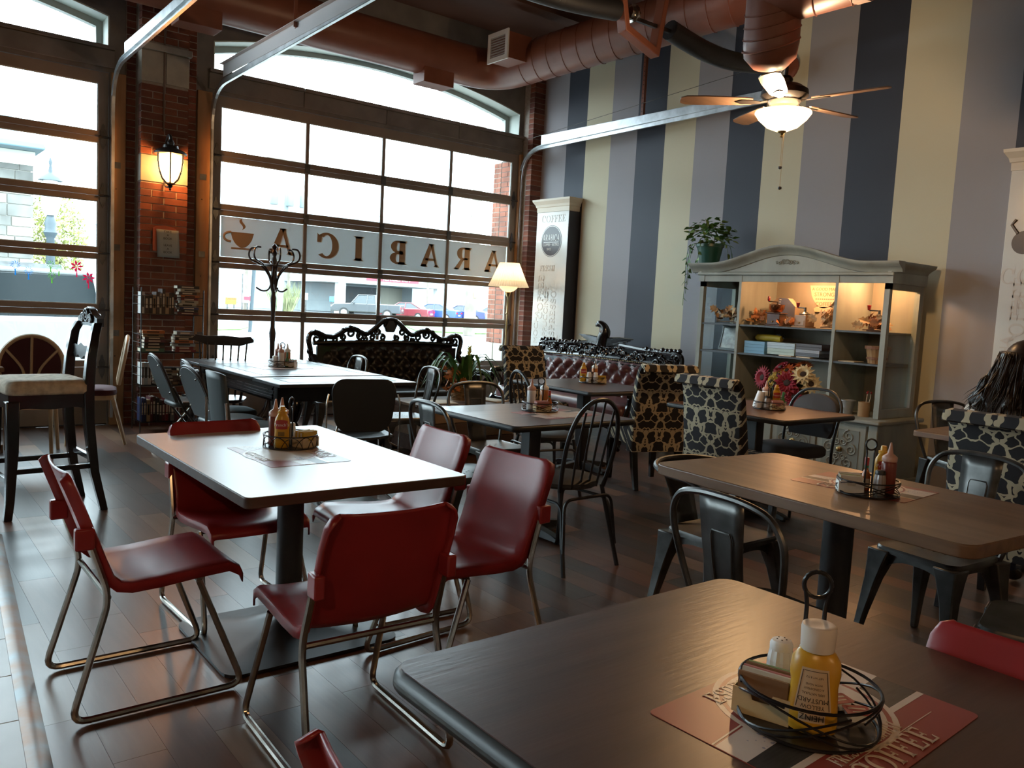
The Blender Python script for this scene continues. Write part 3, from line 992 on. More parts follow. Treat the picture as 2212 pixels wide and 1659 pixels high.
# outer brick reveal of the middle door and its stone base
b = MB()
for r_ in range(13, 50):
    z = 0.004 + r_ * PITCH
    for (y0, y1) in (((9.36, 9.42), (9.43, 9.52)) if r_ % 2 else ((9.36, 9.47), (9.48, 9.52))):
        b.box(7.052, y0, z, 7.20, y1, z + 0.058)
o = b.build('outer_reveal_bricks', BR[2], wall_left); o['kind'] = 'stuff'
b = MB(); b.box(7.056, 9.355, 0.9, 7.2, 9.518, 3.4); b.build('outer_mortar', MORTAR, wall_left)
b = MB(); b.box(7.045, 9.355, 0.0, 7.21, 9.53, 0.88); b.build('outer_stone_base', STONE, wall_left, bevel=0.006)
b = MB()
for r_ in range(13, 50):
    z = 0.004 + r_ * PITCH
    for (y0, y1) in (((9.06, 9.20), (9.21, 9.345)) if r_ % 2 else ((9.06, 9.12), (9.13, 9.345))):
        b.box(7.054, y0, z, 7.0595, y1, z + 0.058)
o = b.build('reveal_bricks', BR[2], wall_left); o['kind'] = 'stuff'
b = MB(); b.box(7.052, 9.06, 0.0, 7.0595, 9.345, 0.88); b.build('reveal_stone', STONE, wall_left)

ASPH = mat('grey_asphalt', (0.105, 0.115, 0.125), rough=0.9, var=0.12, vscale=0.5)
PAVE = mat('pale_concrete_paving', (0.30, 0.29, 0.27), rough=0.9, var=0.08, vscale=0.6)
LINE = mat('white_road_paint', (0.55, 0.55, 0.55), rough=0.8)
GRASS = mat('lawn_green', (0.075, 0.115, 0.035), rough=0.95, var=0.35, vscale=3)
b = MB(); b.box(-120, 9.36, GZ - 0.3, 200, 260, GZ - 0.01)
street = struct(b.build('ground', ASPH))
b = MB(); b.box(-40, 9.55, GZ - 0.01, 60, 22.2, GZ); b.build('paved_apron', PAVE, street)
b = MB(); b.box(-9.2, 9.352, GZ - 0.3, 8.0, 9.56, -0.004); b.build('threshold', CONC, street)
for (y, w) in ((25.4, 0.12), (28.0, 0.12), (30.4, 0.12)):
    b = MB(); b.box(10.5 if y > 27 else 9.3, y, GZ - 0.01, 60, y + w, GZ - 0.003); b.build('road_line', LINE, street)
for x in (10.6, 11.2):
    b = MB(); b.box(x, 24.5, GZ - 0.01, x + 0.12, 31, GZ - 0.002); b.build('road_line', LINE, street)
isl = [atz(u, v, GZ) for u, v in ((440, 706), (500, 702), (545, 709), (562, 716), (556, 726), (530, 733), (470, 742), (430, 744))]
b = MB(); b.prism([(p.x, p.y) for p in isl], GZ - 0.01, GZ + 0.10); b.build('kerb', PAVE, street)
gi = [atz(u, v, GZ + 0.1) for u, v in ((440, 704), (492, 699), (520, 702), (536, 708), (520, 713), (475, 714), (440, 714))]
b = MB(); b.prism([(p.x, p.y) for p in gi], GZ + 0.10, GZ + 0.14); b.build('grass_island', GRASS, street)
b = MB(); b.prism([(p.x, p.y) for p in [atz(u, v, GZ) for u, v in ((870, 703), (1100, 706), (1100, 723), (1030, 722), (900, 716))]], GZ - 0.01, GZ + 0.06); b.build('grass_verge', GRASS, street)
b = MB(); b.prism([(p.x, p.y) for p in [atz(u, v, GZ) for u, v in ((470, 737), (540, 726), (552, 731), (500, 746))]], GZ + 0.101, GZ + 0.105); b.build('red_ramp', mat('red_paving', (0.22, 0.10, 0.09), rough=0.9), street)
b = MB(); b.box(10, 58, GZ - 0.01, 90, 62, GZ + 0.02); b.build('grass_far', mat('dry_grass', (0.14, 0.13, 0.06), rough=0.95, var=0.3, vscale=2), street)

# ---- clinic across the road
HW = mat('pale_rendered_wall', (0.30, 0.335, 0.345), rough=0.85, var=0.05, vscale=0.3)
HG = mat('warm_render', (0.30, 0.285, 0.235), rough=0.85)
h = thing('clinic_building', 'pale rendered clinic across the road with a canopied entrance and red sign', 'building', (48, 84, GZ))
def hb(nm, x0, y0, z0, x1, y1, z1, m_):
    q = MB(); q.box(x0 - 48, y0 - 84, z0, x1 - 48, y1 - 84, z1); return q.build(nm, m_, h)
hb('main_wall', 18, 88, 0, 52, 100, 7.4, HW)
hb('main_wall', 52, 85.5, 0, 110, 100, 7.0, HW)
hb('upper_storey', 34, 94, 7.4, 60, 104, 12.2, HW)
hb('roof_edge', 17.7, 87.7, 7.4, 52.0, 88.3, 7.7, HG)
hb('canopy', 37, 78, 3.15, 52.0, 87.99, 5.4, mat('canopy_render', (0.26, 0.28, 0.27), rough=0.85))
hb('garage_opening', 43.5, 87.9, 0.0, 48.5, 87.99, 3.0, mat('dark_opening', (0.07, 0.075, 0.08), rough=0.8))
hb('entrance_panel', 48.6, 87.8, 0.0, 52.0, 87.98, 3.1, HG)
for x in (39.2, 51.3):
    hb('canopy_column', x - 0.42, 78.3, 0, x + 0.42, 79.1, 3.15, WHITE)
b = MB(); b.box(-6.2, -6.06, 3.55, 0.2, -6.001, 4.25); sg = b.build('sign_board', mat('red_sign', (0.42, 0.03, 0.05), rough=0.5), h)
t = text_mb('EMERGENCY', 0.75, 0.01); t.xf(Matrix.Translation((-2.9, -6.08, 3.88)) @ Matrix.Rotation(PI / 2, 4, 'X')); t.build('sign_lettering', WHITEINK, h)
for i in range(5):
    hb('wall_joint', 20 + i * 6.2, 87.97, 0.2, 20.05 + i * 6.2, 87.999, 7.3, HG)

# ---- vehicles
TYRE = mat('tyre_rubber', (0.015, 0.015, 0.016), rough=0.7)
CARG = mat('dark_car_glass', (0.03, 0.04, 0.045), rough=0.12)
RIM = mat('alloy_rim', (0.45, 0.45, 0.46), rough=0.3, metal=0.8)
TAIL = mat('red_lamp', (0.35, 0.015, 0.02), rough=0.2)
def vehicle(name, label, col, side, belt, roofw, L, Wd, loc, rotz, wheel=0.33, cargo=None, group=None, glasscol=None):
    """side: body outline (x along length, z); belt: glass outline; car heads +x"""
    t_ = thing(name, label, 'car' if name != 'pickup_truck' else 'truck', loc, rotz, group)
    paint = mat('paint_' + col[0], col[1], rough=0.28, coat=0.6)
    q = MB(); q.prism(side, -Wd / 2, Wd / 2, 'xz')
    q.build('body', paint, t_, bevel=0.07, seg=3)
    # cabin: tapered glasshouse
    zb = min(p[1] for p in belt); zt = max(p[1] for p in belt)
    n = len(belt)
    rings = []
    for s in (-1, 1):
        rings.append([(p[0], s * (Wd / 2 - 0.03 - (Wd / 2 - 0.03 - roofw / 2) * (p[1] - zb) / (zt - zb)), p[1]) for p in belt])
    q = MB(); q.loft(rings, True); q.build('cabin', glasscol or CARG, t_, bevel=0.03)
    # roof skin and pillars
    top = [p for p in belt if p[1] > zt - 0.08]
    xa, xb = min(p[0] for p in top), max(p[0] for p in top)
    q = MB(); q.box(xa - 0.05, -roofw / 2 - 0.015, zt - 0.03, xb + 0.05, roofw / 2 + 0.015, zt + 0.035); q.build('roof', paint, t_, bevel=0.03)
    bx0, bx1 = min(p[0] for p in belt), max(p[0] for p in belt)
    for s in (-1, 1):
        y0, y1 = s * (Wd / 2 - 0.02), s * (roofw / 2 + 0.005)
        for (x0, x1) in ((bx0 + 0.03, xa), ((xa + xb) / 2 - 0.05, (xa + xb) / 2 - 0.05), (bx1 - 0.03, xb)):
            q = MB(); q.tube([(x0, y0, zb), (x1, y1, zt)], 0.045, 6); q.build('pillar', paint, t_)
    for x in (-L * 0.31, L * 0.31):
        for s in (-1, 1):
            q = MB(); q.lathe([(0.10, -0.10), (wheel * 0.93, -0.11), (wheel, -0.08), (wheel, 0.08), (wheel * 0.93, 0.11), (0.10, 0.10)], 16, (x, s * (Wd / 2 - 0.09), wheel), axis='y')
            wo = q.build('wheel', TYRE, t_, smooth=True)
            q = MB(); q.lathe([(0.02, 0.0), (wheel * 0.6, 0.006), (wheel * 0.62, 0.0)], 10, (x, s * (Wd / 2 + 0.022), wheel), axis='y'); q.build('rim', RIM, wo)
    zt2 = zb - 0.12
    for s in (-1, 1):
        q = MB(); q.box(-L / 2 - 0.012, s * (Wd / 2 - 0.05), zt2 - 0.13, -L / 2 + 0.05, s * (Wd / 2 - 0.42), zt2 + 0.02); q.build('tail_lamp', TAIL, t_)
        q = MB(); q.box(L / 2 - 0.06, s * (Wd / 2 - 0.05), zt2 - 0.2, L / 2 + 0.01, s * (Wd / 2 - 0.4), zt2 - 0.06); q.build('head_lamp', WHITEINK, t_)
        q = MB(); q.box(bx1 - 0.35, s * (Wd / 2), zb + 0.02, bx1 - 0.2, s * (Wd / 2 + 0.18), zb + 0.14); q.build('mirror', paint, t_, bevel=0.02)
    q = MB(); q.box(-L / 2 - 0.014, -0.26, zt2 - 0.30, -L / 2 + 0.02, 0.26, zt2 - 0.18); q.build('number_plate', WHITEINK, t_)
    return t_, paint
sed = [(-2.38, 0.32), (2.36, 0.32), (2.40, 0.62), (2.0, 0.80), (1.0, 0.95), (-1.9, 1.02), (-2.38, 0.98)]
sedb = [(-1.85, 0.98), (1.15, 0.92), (0.35, 1.40), (-0.75, 1.44), (-1.35, 1.25)]
def carpos(u, y): p = aty(u, 668, y); return (p.x, p.y, GZ)
HD = R(128)
vehicle('sedan_car', 'dark red sedan parked between a grey pickup and a blue sedan', ('dark_red', (0.16, 0.022, 0.03)), sed, sedb, 1.25, 4.78, 1.8, carpos(876, 62), HD)
vehicle('sedan_car', 'bright blue sedan parked beside the dark red sedan', ('bright_blue', (0.02, 0.06, 0.30)), sed, sedb, 1.25, 4.78, 1.8, carpos(937, 62), HD)
vehicle('sedan_car', 'dark blue sedan parked behind the wooden utility pole', ('dark_blue', (0.02, 0.03, 0.13)), sed, sedb, 1.25, 4.78, 1.8, carpos(1000, 62), HD)
vehicle('sedan_car', 'pale blue sedan at the end of the parked row beside the brick reveal', ('pale_blue', (0.25, 0.36, 0.42)), sed, sedb, 1.25, 4.78, 1.8, carpos(1064, 64), HD)
pk = [(-2.85, 0.5), (2.8, 0.5), (2.85, 0.9), (2.6, 1.12), (1.25, 1.2), (-0.95, 1.22), (-2.85, 1.22)]
pkb = [(-0.85, 1.18), (1.25, 1.16), (0.65, 1.86), (-0.72, 1.90)]
vehicle('pickup_truck', 'dark grey pickup truck parked under the clinic canopy', ('dark_grey', (0.05, 0.055, 0.062)), pk, pkb, 1.5, 5.7, 2.0, carpos(795, 61), R(140), wheel=0.42)
vn = [(-2.45, 0.34), (2.5, 0.34), (2.55, 0.85), (1.85, 1.06), (-2.42, 1.10), (-2.50, 0.6)]
vnb = [(-2.40, 1.06), (1.75, 1.03), (0.75, 1.62), (-2.28, 1.66)]
van, vp = vehicle('minivan', 'white minivan parked just outside the left glass door', ('white', (0.52, 0.56, 0.60)), vn, vnb, 1.5, 5.1, 1.95, (0.20, 12.9, GZ), PI, wheel=0.34)
for s in (-1,):
    pass
q = MB()
for s in (-1, 1):
    q.box(-1.9, s * 0.66, 1.70, 0.6, s * 0.60, 1.76)
q.build('roof_rail', STEEL, van)
for x_ in (0.9, -0.3):
    q = MB(); q.box(x_, 0.975, 0.88, x_ + 0.2, 1.0, 0.92); q.build('door_handle', vp, van)
    q = MB(); q.box(x_ - 0.45, 0.972, 0.4, x_ - 0.442, 0.979, 1.05); q.build('door_gap', INK, van)

# ---- stone house with a blue metal roof, seen through the left door
sb = thing('stone_house', 'grey stone house with a blue metal roof across the street', 'building', (0, 30, GZ))
e = aty(72, 400, 30); e2 = aty(90, 345, 29.4)
SHB = mat('grey_house_stone', (0.12, 0.12, 0.11), rough=0.9, var=0.5, vscale=0.9)
MORT2 = mat('pale_house_mortar', (0.30, 0.29, 0.26), rough=0.9)
q = MB(); q.box(-9, 0.06, 0, e.x - 0.06, 9, 6.1); q.build('wall_core', MORT2, sb)
rs = random.Random(3)
z = 0.0; i = 0
while z < 5.1:
    hh = rs.choice([0.22, 0.3, 0.38])
    x = e.x
    while x > -1.6:
        w = rs.uniform(0.35, 0.95)
        q = MB(); q.box(max(x - w + 0.03, -1.7), 0.0, z + 0.015, x - 0.0, 0.1, z + hh - 0.015); q.build('stone', SHB if i % 3 else mat('buff_house_stone', (0.19, 0.18, 0.15), rough=0.9, var=0.4, vscale=0.9), sb); i += 1
        x -= w
    z += hh
q = MB(); q.box(-9, -0.02, 5.12, e.x + 0.05, 0.1, 5.55); q.build('frieze_board', mat('cream_trim', (0.36, 0.36, 0.31), rough=0.7), sb)
q = MB(); q.box(-9, -0.7, 5.56, e2.x + 0.1, 9.5, 5.78); q.build('eave', mat('blue_grey_gutter', (0.10, 0.16, 0.19), rough=0.5), sb, bevel=0.05)
q = MB(); q.prism([(-0.5, 5.79), (9.3, 5.79), (4.4, 8.2)], -9, e2.x - 0.5, 'yz'); q.build('roof', mat('blue_metal_roof', (0.07, 0.20, 0.27), rough=0.45), sb)
# hedge, tree, lamp post
def leaf_cloud(n, c, rad, size, seed, squash=1.0):
    q = MB(); rr_ = random.Random(seed)
    for _ in range(n):
        while True:
            p = Vector((rr_.uniform(-1, 1), rr_.uniform(-1, 1), rr_.uniform(-1, 1)))
            if 0.25 < p.length < 1: break
        p = Vector((c[0] + p.x * rad[0], c[1] + p.y * rad[1], c[2] + p.z * rad[2]))
        a_ = Vector((rr_.gauss(0, 1), rr_.gauss(0, 1), rr_.gauss(0, 1))).normalized()
        b_ = a_.orthogonal().normalized(); s = size * rr_.uniform(0.6, 1.3)
        q.add([p - a_ * s, p + b_ * s * 0.5, p + a_ * s, p - b_ * s * 0.5], [(0, 1, 2, 3)])
    return q
tp = aty(118, 560, 42)
tr = thing('street_tree', 'yellowing leafy tree beside the stone house', 'tree', (tp.x, tp.y, GZ))
LEAFY = mat('yellow_green_leaf', (0.16, 0.17, 0.03), rough=0.6, var=0.5, vscale=0.8)
q = MB(); q.tube([(0, 0, 0), (0.1, 0, 1.6), (0.0, 0.1, 3.2)], [0.16, 0.12, 0.08], 8)
for k in range(6): q.tube([(0.05, 0.05, 1.5 + 0.25 * k), (1.0 * math.cos(k * 2.1), 0.9 * math.sin(k * 2.1), 2.6 + 0.35 * k)], [0.05, 0.02], 5)
q.build('trunk', mat('grey_bark', (0.08, 0.06, 0.045), rough=0.9), tr)
leaf_cloud(2600, (0.0, 0, 3.5), (1.35, 1.3, 2.1), 0.10, 4).build('foliage', LEAFY, tr)
for n, (u, w, hh, yy_, lb) in enumerate(((140, 0.6, 1.3, 33, 'small clipped green shrub behind the street lamp'), (186, 1.0, 1.55, 34, 'broad clipped green shrub between the street lamp and the brick pier'), (14, 0.5, 1.2, 28.2, 'low green shrub at the foot of the stone house'))):
    p = aty(u, 585, yy_)
    s_ = thing('hedge_shrub', lb, 'shrub', (p.x, p.y, GZ))
    leaf_cloud(900, (0, 0, hh * 0.62), (w, 0.7, hh * 0.62), 0.11, 10 + n).build('foliage', mat('hedge_leaf', (0.05, 0.10, 0.045), rough=0.7, var=0.5, vscale=3), s_)
    q = MB(); q.tube([(0, 0, 0), (0, 0, hh * 0.6)], 0.05, 6); q.build('stem', mat('grey_bark', (0.08, 0.06, 0.045)), s_)
p = aty(109, 560, 25)
lp = thing('street_lamp', 'black cast street lamp post beside the yellowing tree', 'lamp post', (p.x, p.y, GZ))
DPOST = mat('dark_blue_grey_post', (0.03, 0.045, 0.055), rough=0.5)
q = MB(); q.lathe([(0.22, 0), (0.22, 0.5), (0.13, 0.7), (0.10, 2.7), (0.13, 2.75), (0.17, 2.85), (0.13, 2.95), (0.15, 3.1), (0.08, 3.3)], 14); q.build('post', DPOST, lp, smooth=True)
q = MB(); q.lathe([(0.14, 3.3), (0.22, 3.5), (0.24, 3.9), (0.17, 4.2)], 14); q.build('globe', mat('white_lamp_glass', (0.62, 0.66, 0.66), rough=0.4), lp, smooth=True)
q = MB(); q.lathe([(0.30, 4.20), (0.26, 4.28), (0.06, 4.42), (0.03, 4.6), (0.05, 4.68), (0.01, 4.8)], 14); q.build('cap', DPOST, lp, smooth=True)
# poles and signs on the far side
WOODP = mat('weathered_pole', (0.16, 0.135, 0.11), rough=0.9, var=0.2, vscale=2)
p = aty(1013, 712, 34); p2 = aty(1047, 190, 34)
up = thing('utility_pole', 'tall weathered wooden utility pole standing before the dark blue sedan', 'pole', (p.x, p.y, GZ))
q = MB(); q.tube([(0, 0, 0), (p2.x - p.x, 0, 13.5)], [0.30, 0.22], 12); q.build('shaft', WOODP, up, smooth=True)
q = MB(); q.box(-0.12 + 0.1, -0.31, 1.9, 0.15 + 0.1, -0.28, 2.15); q.build('tag_plate', mat('yellow_tag', (0.5, 0.42, 0.12)), up)
q = MB(); q.box(-1.2, -0.05, 12.4, 1.4, 0.08, 12.6); q.build('crossarm', WOODP, up)
p = aty(603, 690, 64)
u2 = thing('utility_pole', 'slim utility pole carrying three transformers and a crossarm', 'pole', (p.x, p.y, GZ))
q = MB(); q.tube([(0, 0, 0), (0.5, 0, 13.0)], [0.24, 0.18], 10); q.build('shaft', mat('blue_grey_pole', (0.17, 0.20, 0.21), rough=0.9), u2, smooth=True)
q = MB(); q.box(-1.3, -0.1, 12.2, 2.0, 0.1, 12.4); q.build('crossarm', WOODP, u2)
for dx in (-0.85, 0.45, 1.6):
    q = MB(); q.lathe([(0.28, 0), (0.32, 0.05), (0.32, 0.95), (0.2, 1.05), (0.06, 1.2)], 12, (dx, -0.45, 8.6)); q.build('transformer', mat('grey_transformer', (0.15, 0.18, 0.19), rough=0.6), u2, smooth=True)
for (ub, ut, yb, wd, nm, lb) in ((540, 557, 30, 0.07, 'sign_post', 'thin leaning grey steel pole rising from the grass island'), (528, 537, 70, 0.16, 'sign_post', 'pale timber post carrying the white arrow sign'), (606, 610, 75, 0.24, 'utility_pole', 'thick pale wooden post beside the ornamental grass'), (622, 626, 76, 0.16, 'utility_pole', 'thin dark post between the ornamental grass and the clinic'), (924, 925, 74, 0.14, 'sign_post', 'short wooden post behind the bright blue sedan')):
    pb, pt = aty(ub, 690, yb), aty(ut, 470, yb)
    t_ = thing(nm, lb, 'pole', (pb.x, pb.y, GZ))
    q = MB(); q.tube([(0, 0, 0), (pt.x - pb.x, 0, pt.z - GZ)], wd, 8); q.build('shaft', DPOST if 'grey' in lb else WOODP, t_, smooth=True)
def sign(u0, v0, u1, v1, y, col, label, txt=None, legs=2, tc=INK, name='road_sign'):
    a_, c_ = aty(u0, v0, y), aty(u1, v1, y)
    x0, x1, z0, z1 = a_.x, c_.x, c_.z, a_.z
    t_ = thing(name, label, 'sign', ((x0 + x1) / 2, y, GZ))
    w, hz0, hz1 = (x1 - x0) / 2, z0 - GZ, z1 - GZ
    q = MB(); q.box(-w, -0.03, hz0, w, 0.03, hz1); q.build('board', col, t_, bevel=0.02)
    for lx in ((-w * 0.6, w * 0.6) if legs == 2 else (0,)):
        q = MB(); q.box(lx - 0.05, 0.031, 0, lx + 0.05, 0.09, hz1 - 0.1); q.build('leg', GUN, t_)
    if txt:
        for (s, fx, fz, sz) in txt:
            tx = text_mb(s, sz * (hz1 - hz0)); tx.xf(Matrix.Translation((fx * w, -0.035, hz0 + fz * (hz1 - hz0))) @ Matrix.Rotation(PI / 2, 4, 'X')); tx.build('lettering', tc, t_)
    return t_, w, hz0, hz1
t_, w, z0, z1 = sign(487, 642, 510.5, 658, 60, mat('yellow_sign', (0.62, 0.42, 0.02), rough=0.5), 'yellow and orange caution sign on two legs by the clinic wall', [('STAY CLEAR', 0, 0.3, 0.36)])
q = MB(); q.box(-w, -0.036, z0 + 0.62 * (z1 - z0), w, -0.031, z1); q.build('orange_band', mat('orange_sign', (0.55, 0.12, 0.02), rough=0.5), t_)
tx = text_mb('CAUTION', 0.30 * (z1 - z0)); tx.xf(Matrix.Translation((0, -0.04, z0 + 0.8 * (z1 - z0))) @ Matrix.Rotation(PI / 2, 4, 'X')); tx.build('lettering', INK, t_)
t_, w, z0, z1 = sign(524, 634, 546, 655, 69, mat('white_sign', (0.45, 0.47, 0.48), rough=0.5), 'white sign with a red arrow pointing right', None, 1)
zc = (z0 + z1) / 2
q = MB(); q.prism([(-0.8 * w, zc - 0.14), (0.3 * w, zc - 0.14), (0.3 * w, zc - 0.3), (0.85 * w, zc), (0.3 * w, zc + 0.3), (0.3 * w, zc + 0.14), (-0.8 * w, zc + 0.14)], -0.045, -0.031, 'xz'); q.build('arrow', mat('red_sign', (0.42, 0.03, 0.05)), t_)
sign(712, 640, 722, 652, 72, mat('blue_sign', (0.05, 0.22, 0.42), rough=0.5), 'small blue parking sign on one post by the clinic canopy', None, 1)
sign(658, 633, 665, 648, 72, mat('white_sign', (0.45, 0.47, 0.48)), 'small white notice on one post before the pale clinic wall', None, 1)
sign(518, 575, 532, 592, 72, mat('white_sign', (0.45, 0.47, 0.48)), 'white notice high on a timber post beside the arrow sign', None, 1)
p = aty(612, 676, 74)
og = thing('ornamental_grass', 'tuft of tall ornamental grass against the clinic wall', 'plant', (p.x, p.y, GZ))
q = MB(); rr_ = random.Random(8)
for _ in range(160):
    x0 = rr_.uniform(-1.6, 1.6); a_ = rr_.uniform(-0.5, 0.5)
    q.tube([(x0 * 0.5, rr_.uniform(-0.3, 0.3), 0), (x0, 0, 1.4), (x0 + a_ * 1.2, 0, rr_.uniform(1.8, 2.9))], [0.04, 0.03, 0.008], 3)
q.build('blades', mat('straw_green_blade', (0.16, 0.17, 0.08), rough=0.8, var=0.3, vscale=2), og)
# ================================================================ FURNITURE
F_PX, F_NX, F_PY, F_NY = -PI / 2, PI / 2, 0.0, PI        # facing +x, -x, +y, -y
# ---- red stacking chair
def red_chair():
    t = thing('stacking_chair', 'red plastic stacking chair', 'chair')
    prof = [(0.275, 0.405, 0.205), (0.262, 0.432, 0.21), (0.225, 0.442, 0.212), (0.12, 0.436, 0.213), (0.0, 0.424, 0.213), (-0.09, 0.420, 0.212), (-0.130, 0.428, 0.210), (-0.158, 0.455, 0.205),
            (-0.180, 0.51, 0.203), (-0.212, 0.60, 0.206), (-0.248, 0.70, 0.208), (-0.272, 0.765, 0.204), (-0.282, 0.79, 0.192), (-0.286, 0.80, 0.170)]
    n = len(prof)
    rows_ = []
    for i, (y, z, w) in enumerate(prof):
        a, b = prof[max(i - 1, 0)], prof[min(i + 1, n - 1)]
        tv = Vector((0, b[0] - a[0], b[1] - a[1])).normalized()
        nn = Vector((0, tv.z, -tv.y))
        if nn.z < 0 and i < 6: nn = -nn
        if i < 3: nn = Vector((0, 0, 1))
        if i >= 6 and nn.y < 0: nn = -nn
        row = []
        fl = 0.034 if i < n - 1 else 0.02
        dish = 0.016 if i > 1 else 0.004
        for (sx, off) in [(-1.0, -fl), (-1.0, -0.004)] + [(k / 4 * 0.965, 0) for k in range(-4, 5)] + [(1.0, -0.004), (1.0, -fl)]:
            c = dish * (abs(sx) ** 2) if abs(sx) < 0.99 else dish
            p = Vector((sx * w, y, z)) + nn * (off + c)
            row.append(p)
        rows_.append(row)
    q = MB(); q.loft(rows_, closed=False, caps=False)
    q.build('shell', RED, t, smooth=True, solid=0.007, ang=50)
    for s in (-1, 1):
        q = MB()
        pts = fillet([(s * 0.213, -0.222, 0.600), (s * 0.219, -0.160, 0.40), (s * 0.232, -0.275, 0.014), (s * 0.232, 0.275, 0.014), (s * 0.205, 0.125, 0.405)], 0.055, 5)
        q.tube(pts, 0.0115, 8)
        q.build('sled_leg', CHROME, t, smooth=True)
        q = MB(); q.box(s * 0.228, -0.262, 0.565, s * 0.196, -0.205, 0.635); q.build('back_lug', RED, t, bevel=0.006)
    q = MB(); q.tube([(-0.205, 0.125, 0.405), (0.205, 0.125, 0.405)], 0.010, 8); q.build('cross_bar', CHROME, t, smooth=True)
    q = MB(); q.tube([(-0.222, -0.165, 0.402), (0.222, -0.165, 0.402)], 0.010, 8); q.build('cross_bar', CHROME, t, smooth=True)
    return t
RC = Proto(red_chair())
RC.place(0.775, 3.0, F_PX + R(0), 'red plastic stacking chair at the white table, turned to the tiled floor')
RC.place(1.195, 2.27, F_PY + R(-2), 'red plastic stacking chair at the near end of the white table, seen from behind')
RC.place(1.82, 2.56, F_NX + R(4), 'red plastic stacking chair beside the white table, closer to the dark brown table')
RC.place(1.87, 3.20, F_NX + R(-2), 'red plastic stacking chair beside the white table, closer to the carved black table')
RC.place(1.285, 3.50, F_NY + R(2), 'red plastic stacking chair tucked under the far end of the white table')
RC.place(0.745, 0.80, F_PX + R(-3), 'red plastic stacking chair at the left side of the dark brown table')
RC.place(1.46, 0.525, F_NX + R(1), 'red plastic stacking chair behind the placemat side of the dark brown table')

# ---- tables
def tabletop(t, x0, x1, y0, y1, z, th, m_top, m_edge, rad=0.03, bull=0.0):
    cx, cy = (x0 + x1) / 2, (y0 + y1) / 2
    q = MB()
    q.prism(rrect(x1 - x0, y1 - y0, rad, 4), z - th, z - 0.002)
    q.build('edge_band', m_edge, t, bevel=bull, seg=3, loc=(0, 0, 0))
    q = MB()
    q.prism(rrect(x1 - x0 - 2 * bull * 0.8, y1 - y0 - 2 * bull * 0.8, max(rad - bull * 0.8, 0.006), 4), z - 0.0025, z)
    q.build('table_top', m_top, t)
def pedestal(t, dx, dy, z, pole=0.045, kind='cross', span=0.56, rz=0.0, square=False):
    q = MB()
    if square:
        q.box(dx - pole, dy - pole, 0.03, dx + pole, dy + pole, z)
        q.build('column', BLACKM, t, bevel=0.008)
    else:
        q.lathe([(pole, 0.03), (pole, z)], 20, (dx, dy, 0)); q.build('column', BLACKM, t, smooth=True)
    q = MB(); q.box(dx - 0.13, dy - 0.13, z - 0.008, dx + 0.13, dy + 0.13, z - 0.001); q.build('top_plate', BLACKM, t)
    if kind == 'cross':
        for k in range(4):
            a = rz + k * PI / 2
            c, s = math.cos(a), math.sin(a)
            def P(l, w, zz): return (dx + c * l - s * w, dy + s * l + c * w, zz)
            q = MB()
            rings = []
            for (l, w, zt) in ((0.0, 0.038, 0.085), (0.12, 0.036, 0.07), (span * 0.42, 0.034, 0.05), (span * 0.5, 0.030, 0.035)):
                rings.append([P(l, -w, 0.012), P(l, w, 0.012), P(l, w * 0.8, zt), P(l, -w * 0.8, zt)])
            q.loft(rings); q.lathe([(0.02, 0), (0.02, 0.013)], 10, P(span * 0.46, 0, 0)); q.build('foot', BLACKM, t, bevel=0.004)
    elif kind == 'plate':
        q = MB()
        rings = [[(dx + x, dy + y, 0.004) for x, y in rrect(span, span * 0.86, 0.06, 4)], [(dx + x, dy + y, 0.016) for x, y in rrect(span, span * 0.86, 0.06, 4)]]
        for f_, zz in ((0.75, 0.030), (0.45, 0.050), (0.20, 0.085), (0.14, 0.10)):
            rings.append([(dx + x * f_, dy + y * f_, zz) for x, y in rrect(span, span * 0.86, 0.06 * (1 + (1 - f_) * 2.5), 4)])
        q.loft(rings); q.build('base_plate', BLACKM, t, smooth=True, ang=20)
def table(name, label, x0, x1, y0, y1, z, th, mt, me, rad, bull, ped, rotz=0.0):
    cx, cy = (x0 + x1) / 2, (y0 + y1) / 2
    t = thing(name, label, 'table', (cx, cy, 0), rotz)
    tabletop(t, x0 - cx, x1 - cx, y0 - cy, y1 - cy, z, th, mt, me, rad, bull)
    for p in ped: pedestal(t, *p[:2], z - th, **p[2])
    return t
T1 = table('dining_table', 'white laminate table with a wooden edge, surrounded by red chairs', 0.945, 1.80, 2.50, 3.83, 0.75, 0.038, WHITELAM, EDGE, 0.028, 0.003, [(0, -0.03, dict(pole=0.053, kind='plate', span=0.72))])
T5 = table('dining_table', 'dark brown table with a rounded black edge and a red coffee placemat', 0.72, 1.70, -0.05, 1.24, 0.75, 0.045, BROWNLAM, mat('dark_edge_vinyl', (0.022, 0.024, 0.022), rough=0.4), 0.06, 0.018, [(0, 0, dict(pole=0.053, kind='cross', span=0.66))])
T4 = table('dining_table', 'long oak-grain table with metal chairs and a red placemat', 2.65, 3.47, 0.985, 2.36, 0.75, 0.045, OAKLAM, OAKLAM, 0.06, 0.004, [(-0.05, 0.0, dict(pole=0.058, kind='cross', span=0.62))], R(-4.6))
T3 = table('dining_table', 'square dark table with a rounded black edge before the planter box', 2.77, 3.73, 3.43, 4.31, 0.75, 0.036, BROWNLAM, RUBBER, 0.05, 0.014, [(0, 0, dict(pole=0.045, kind='cross', span=0.62, square=True))])
T6 = table('dining_table', 'square dark table in front of the burgundy leather settee', 4.56, 5.42, 4.72, 5.78, 0.75, 0.036, BROWNLAM, RUBBER, 0.05, 0.014, [(0, 0, dict(pole=0.045, kind='cross', span=0.62, square=True))])
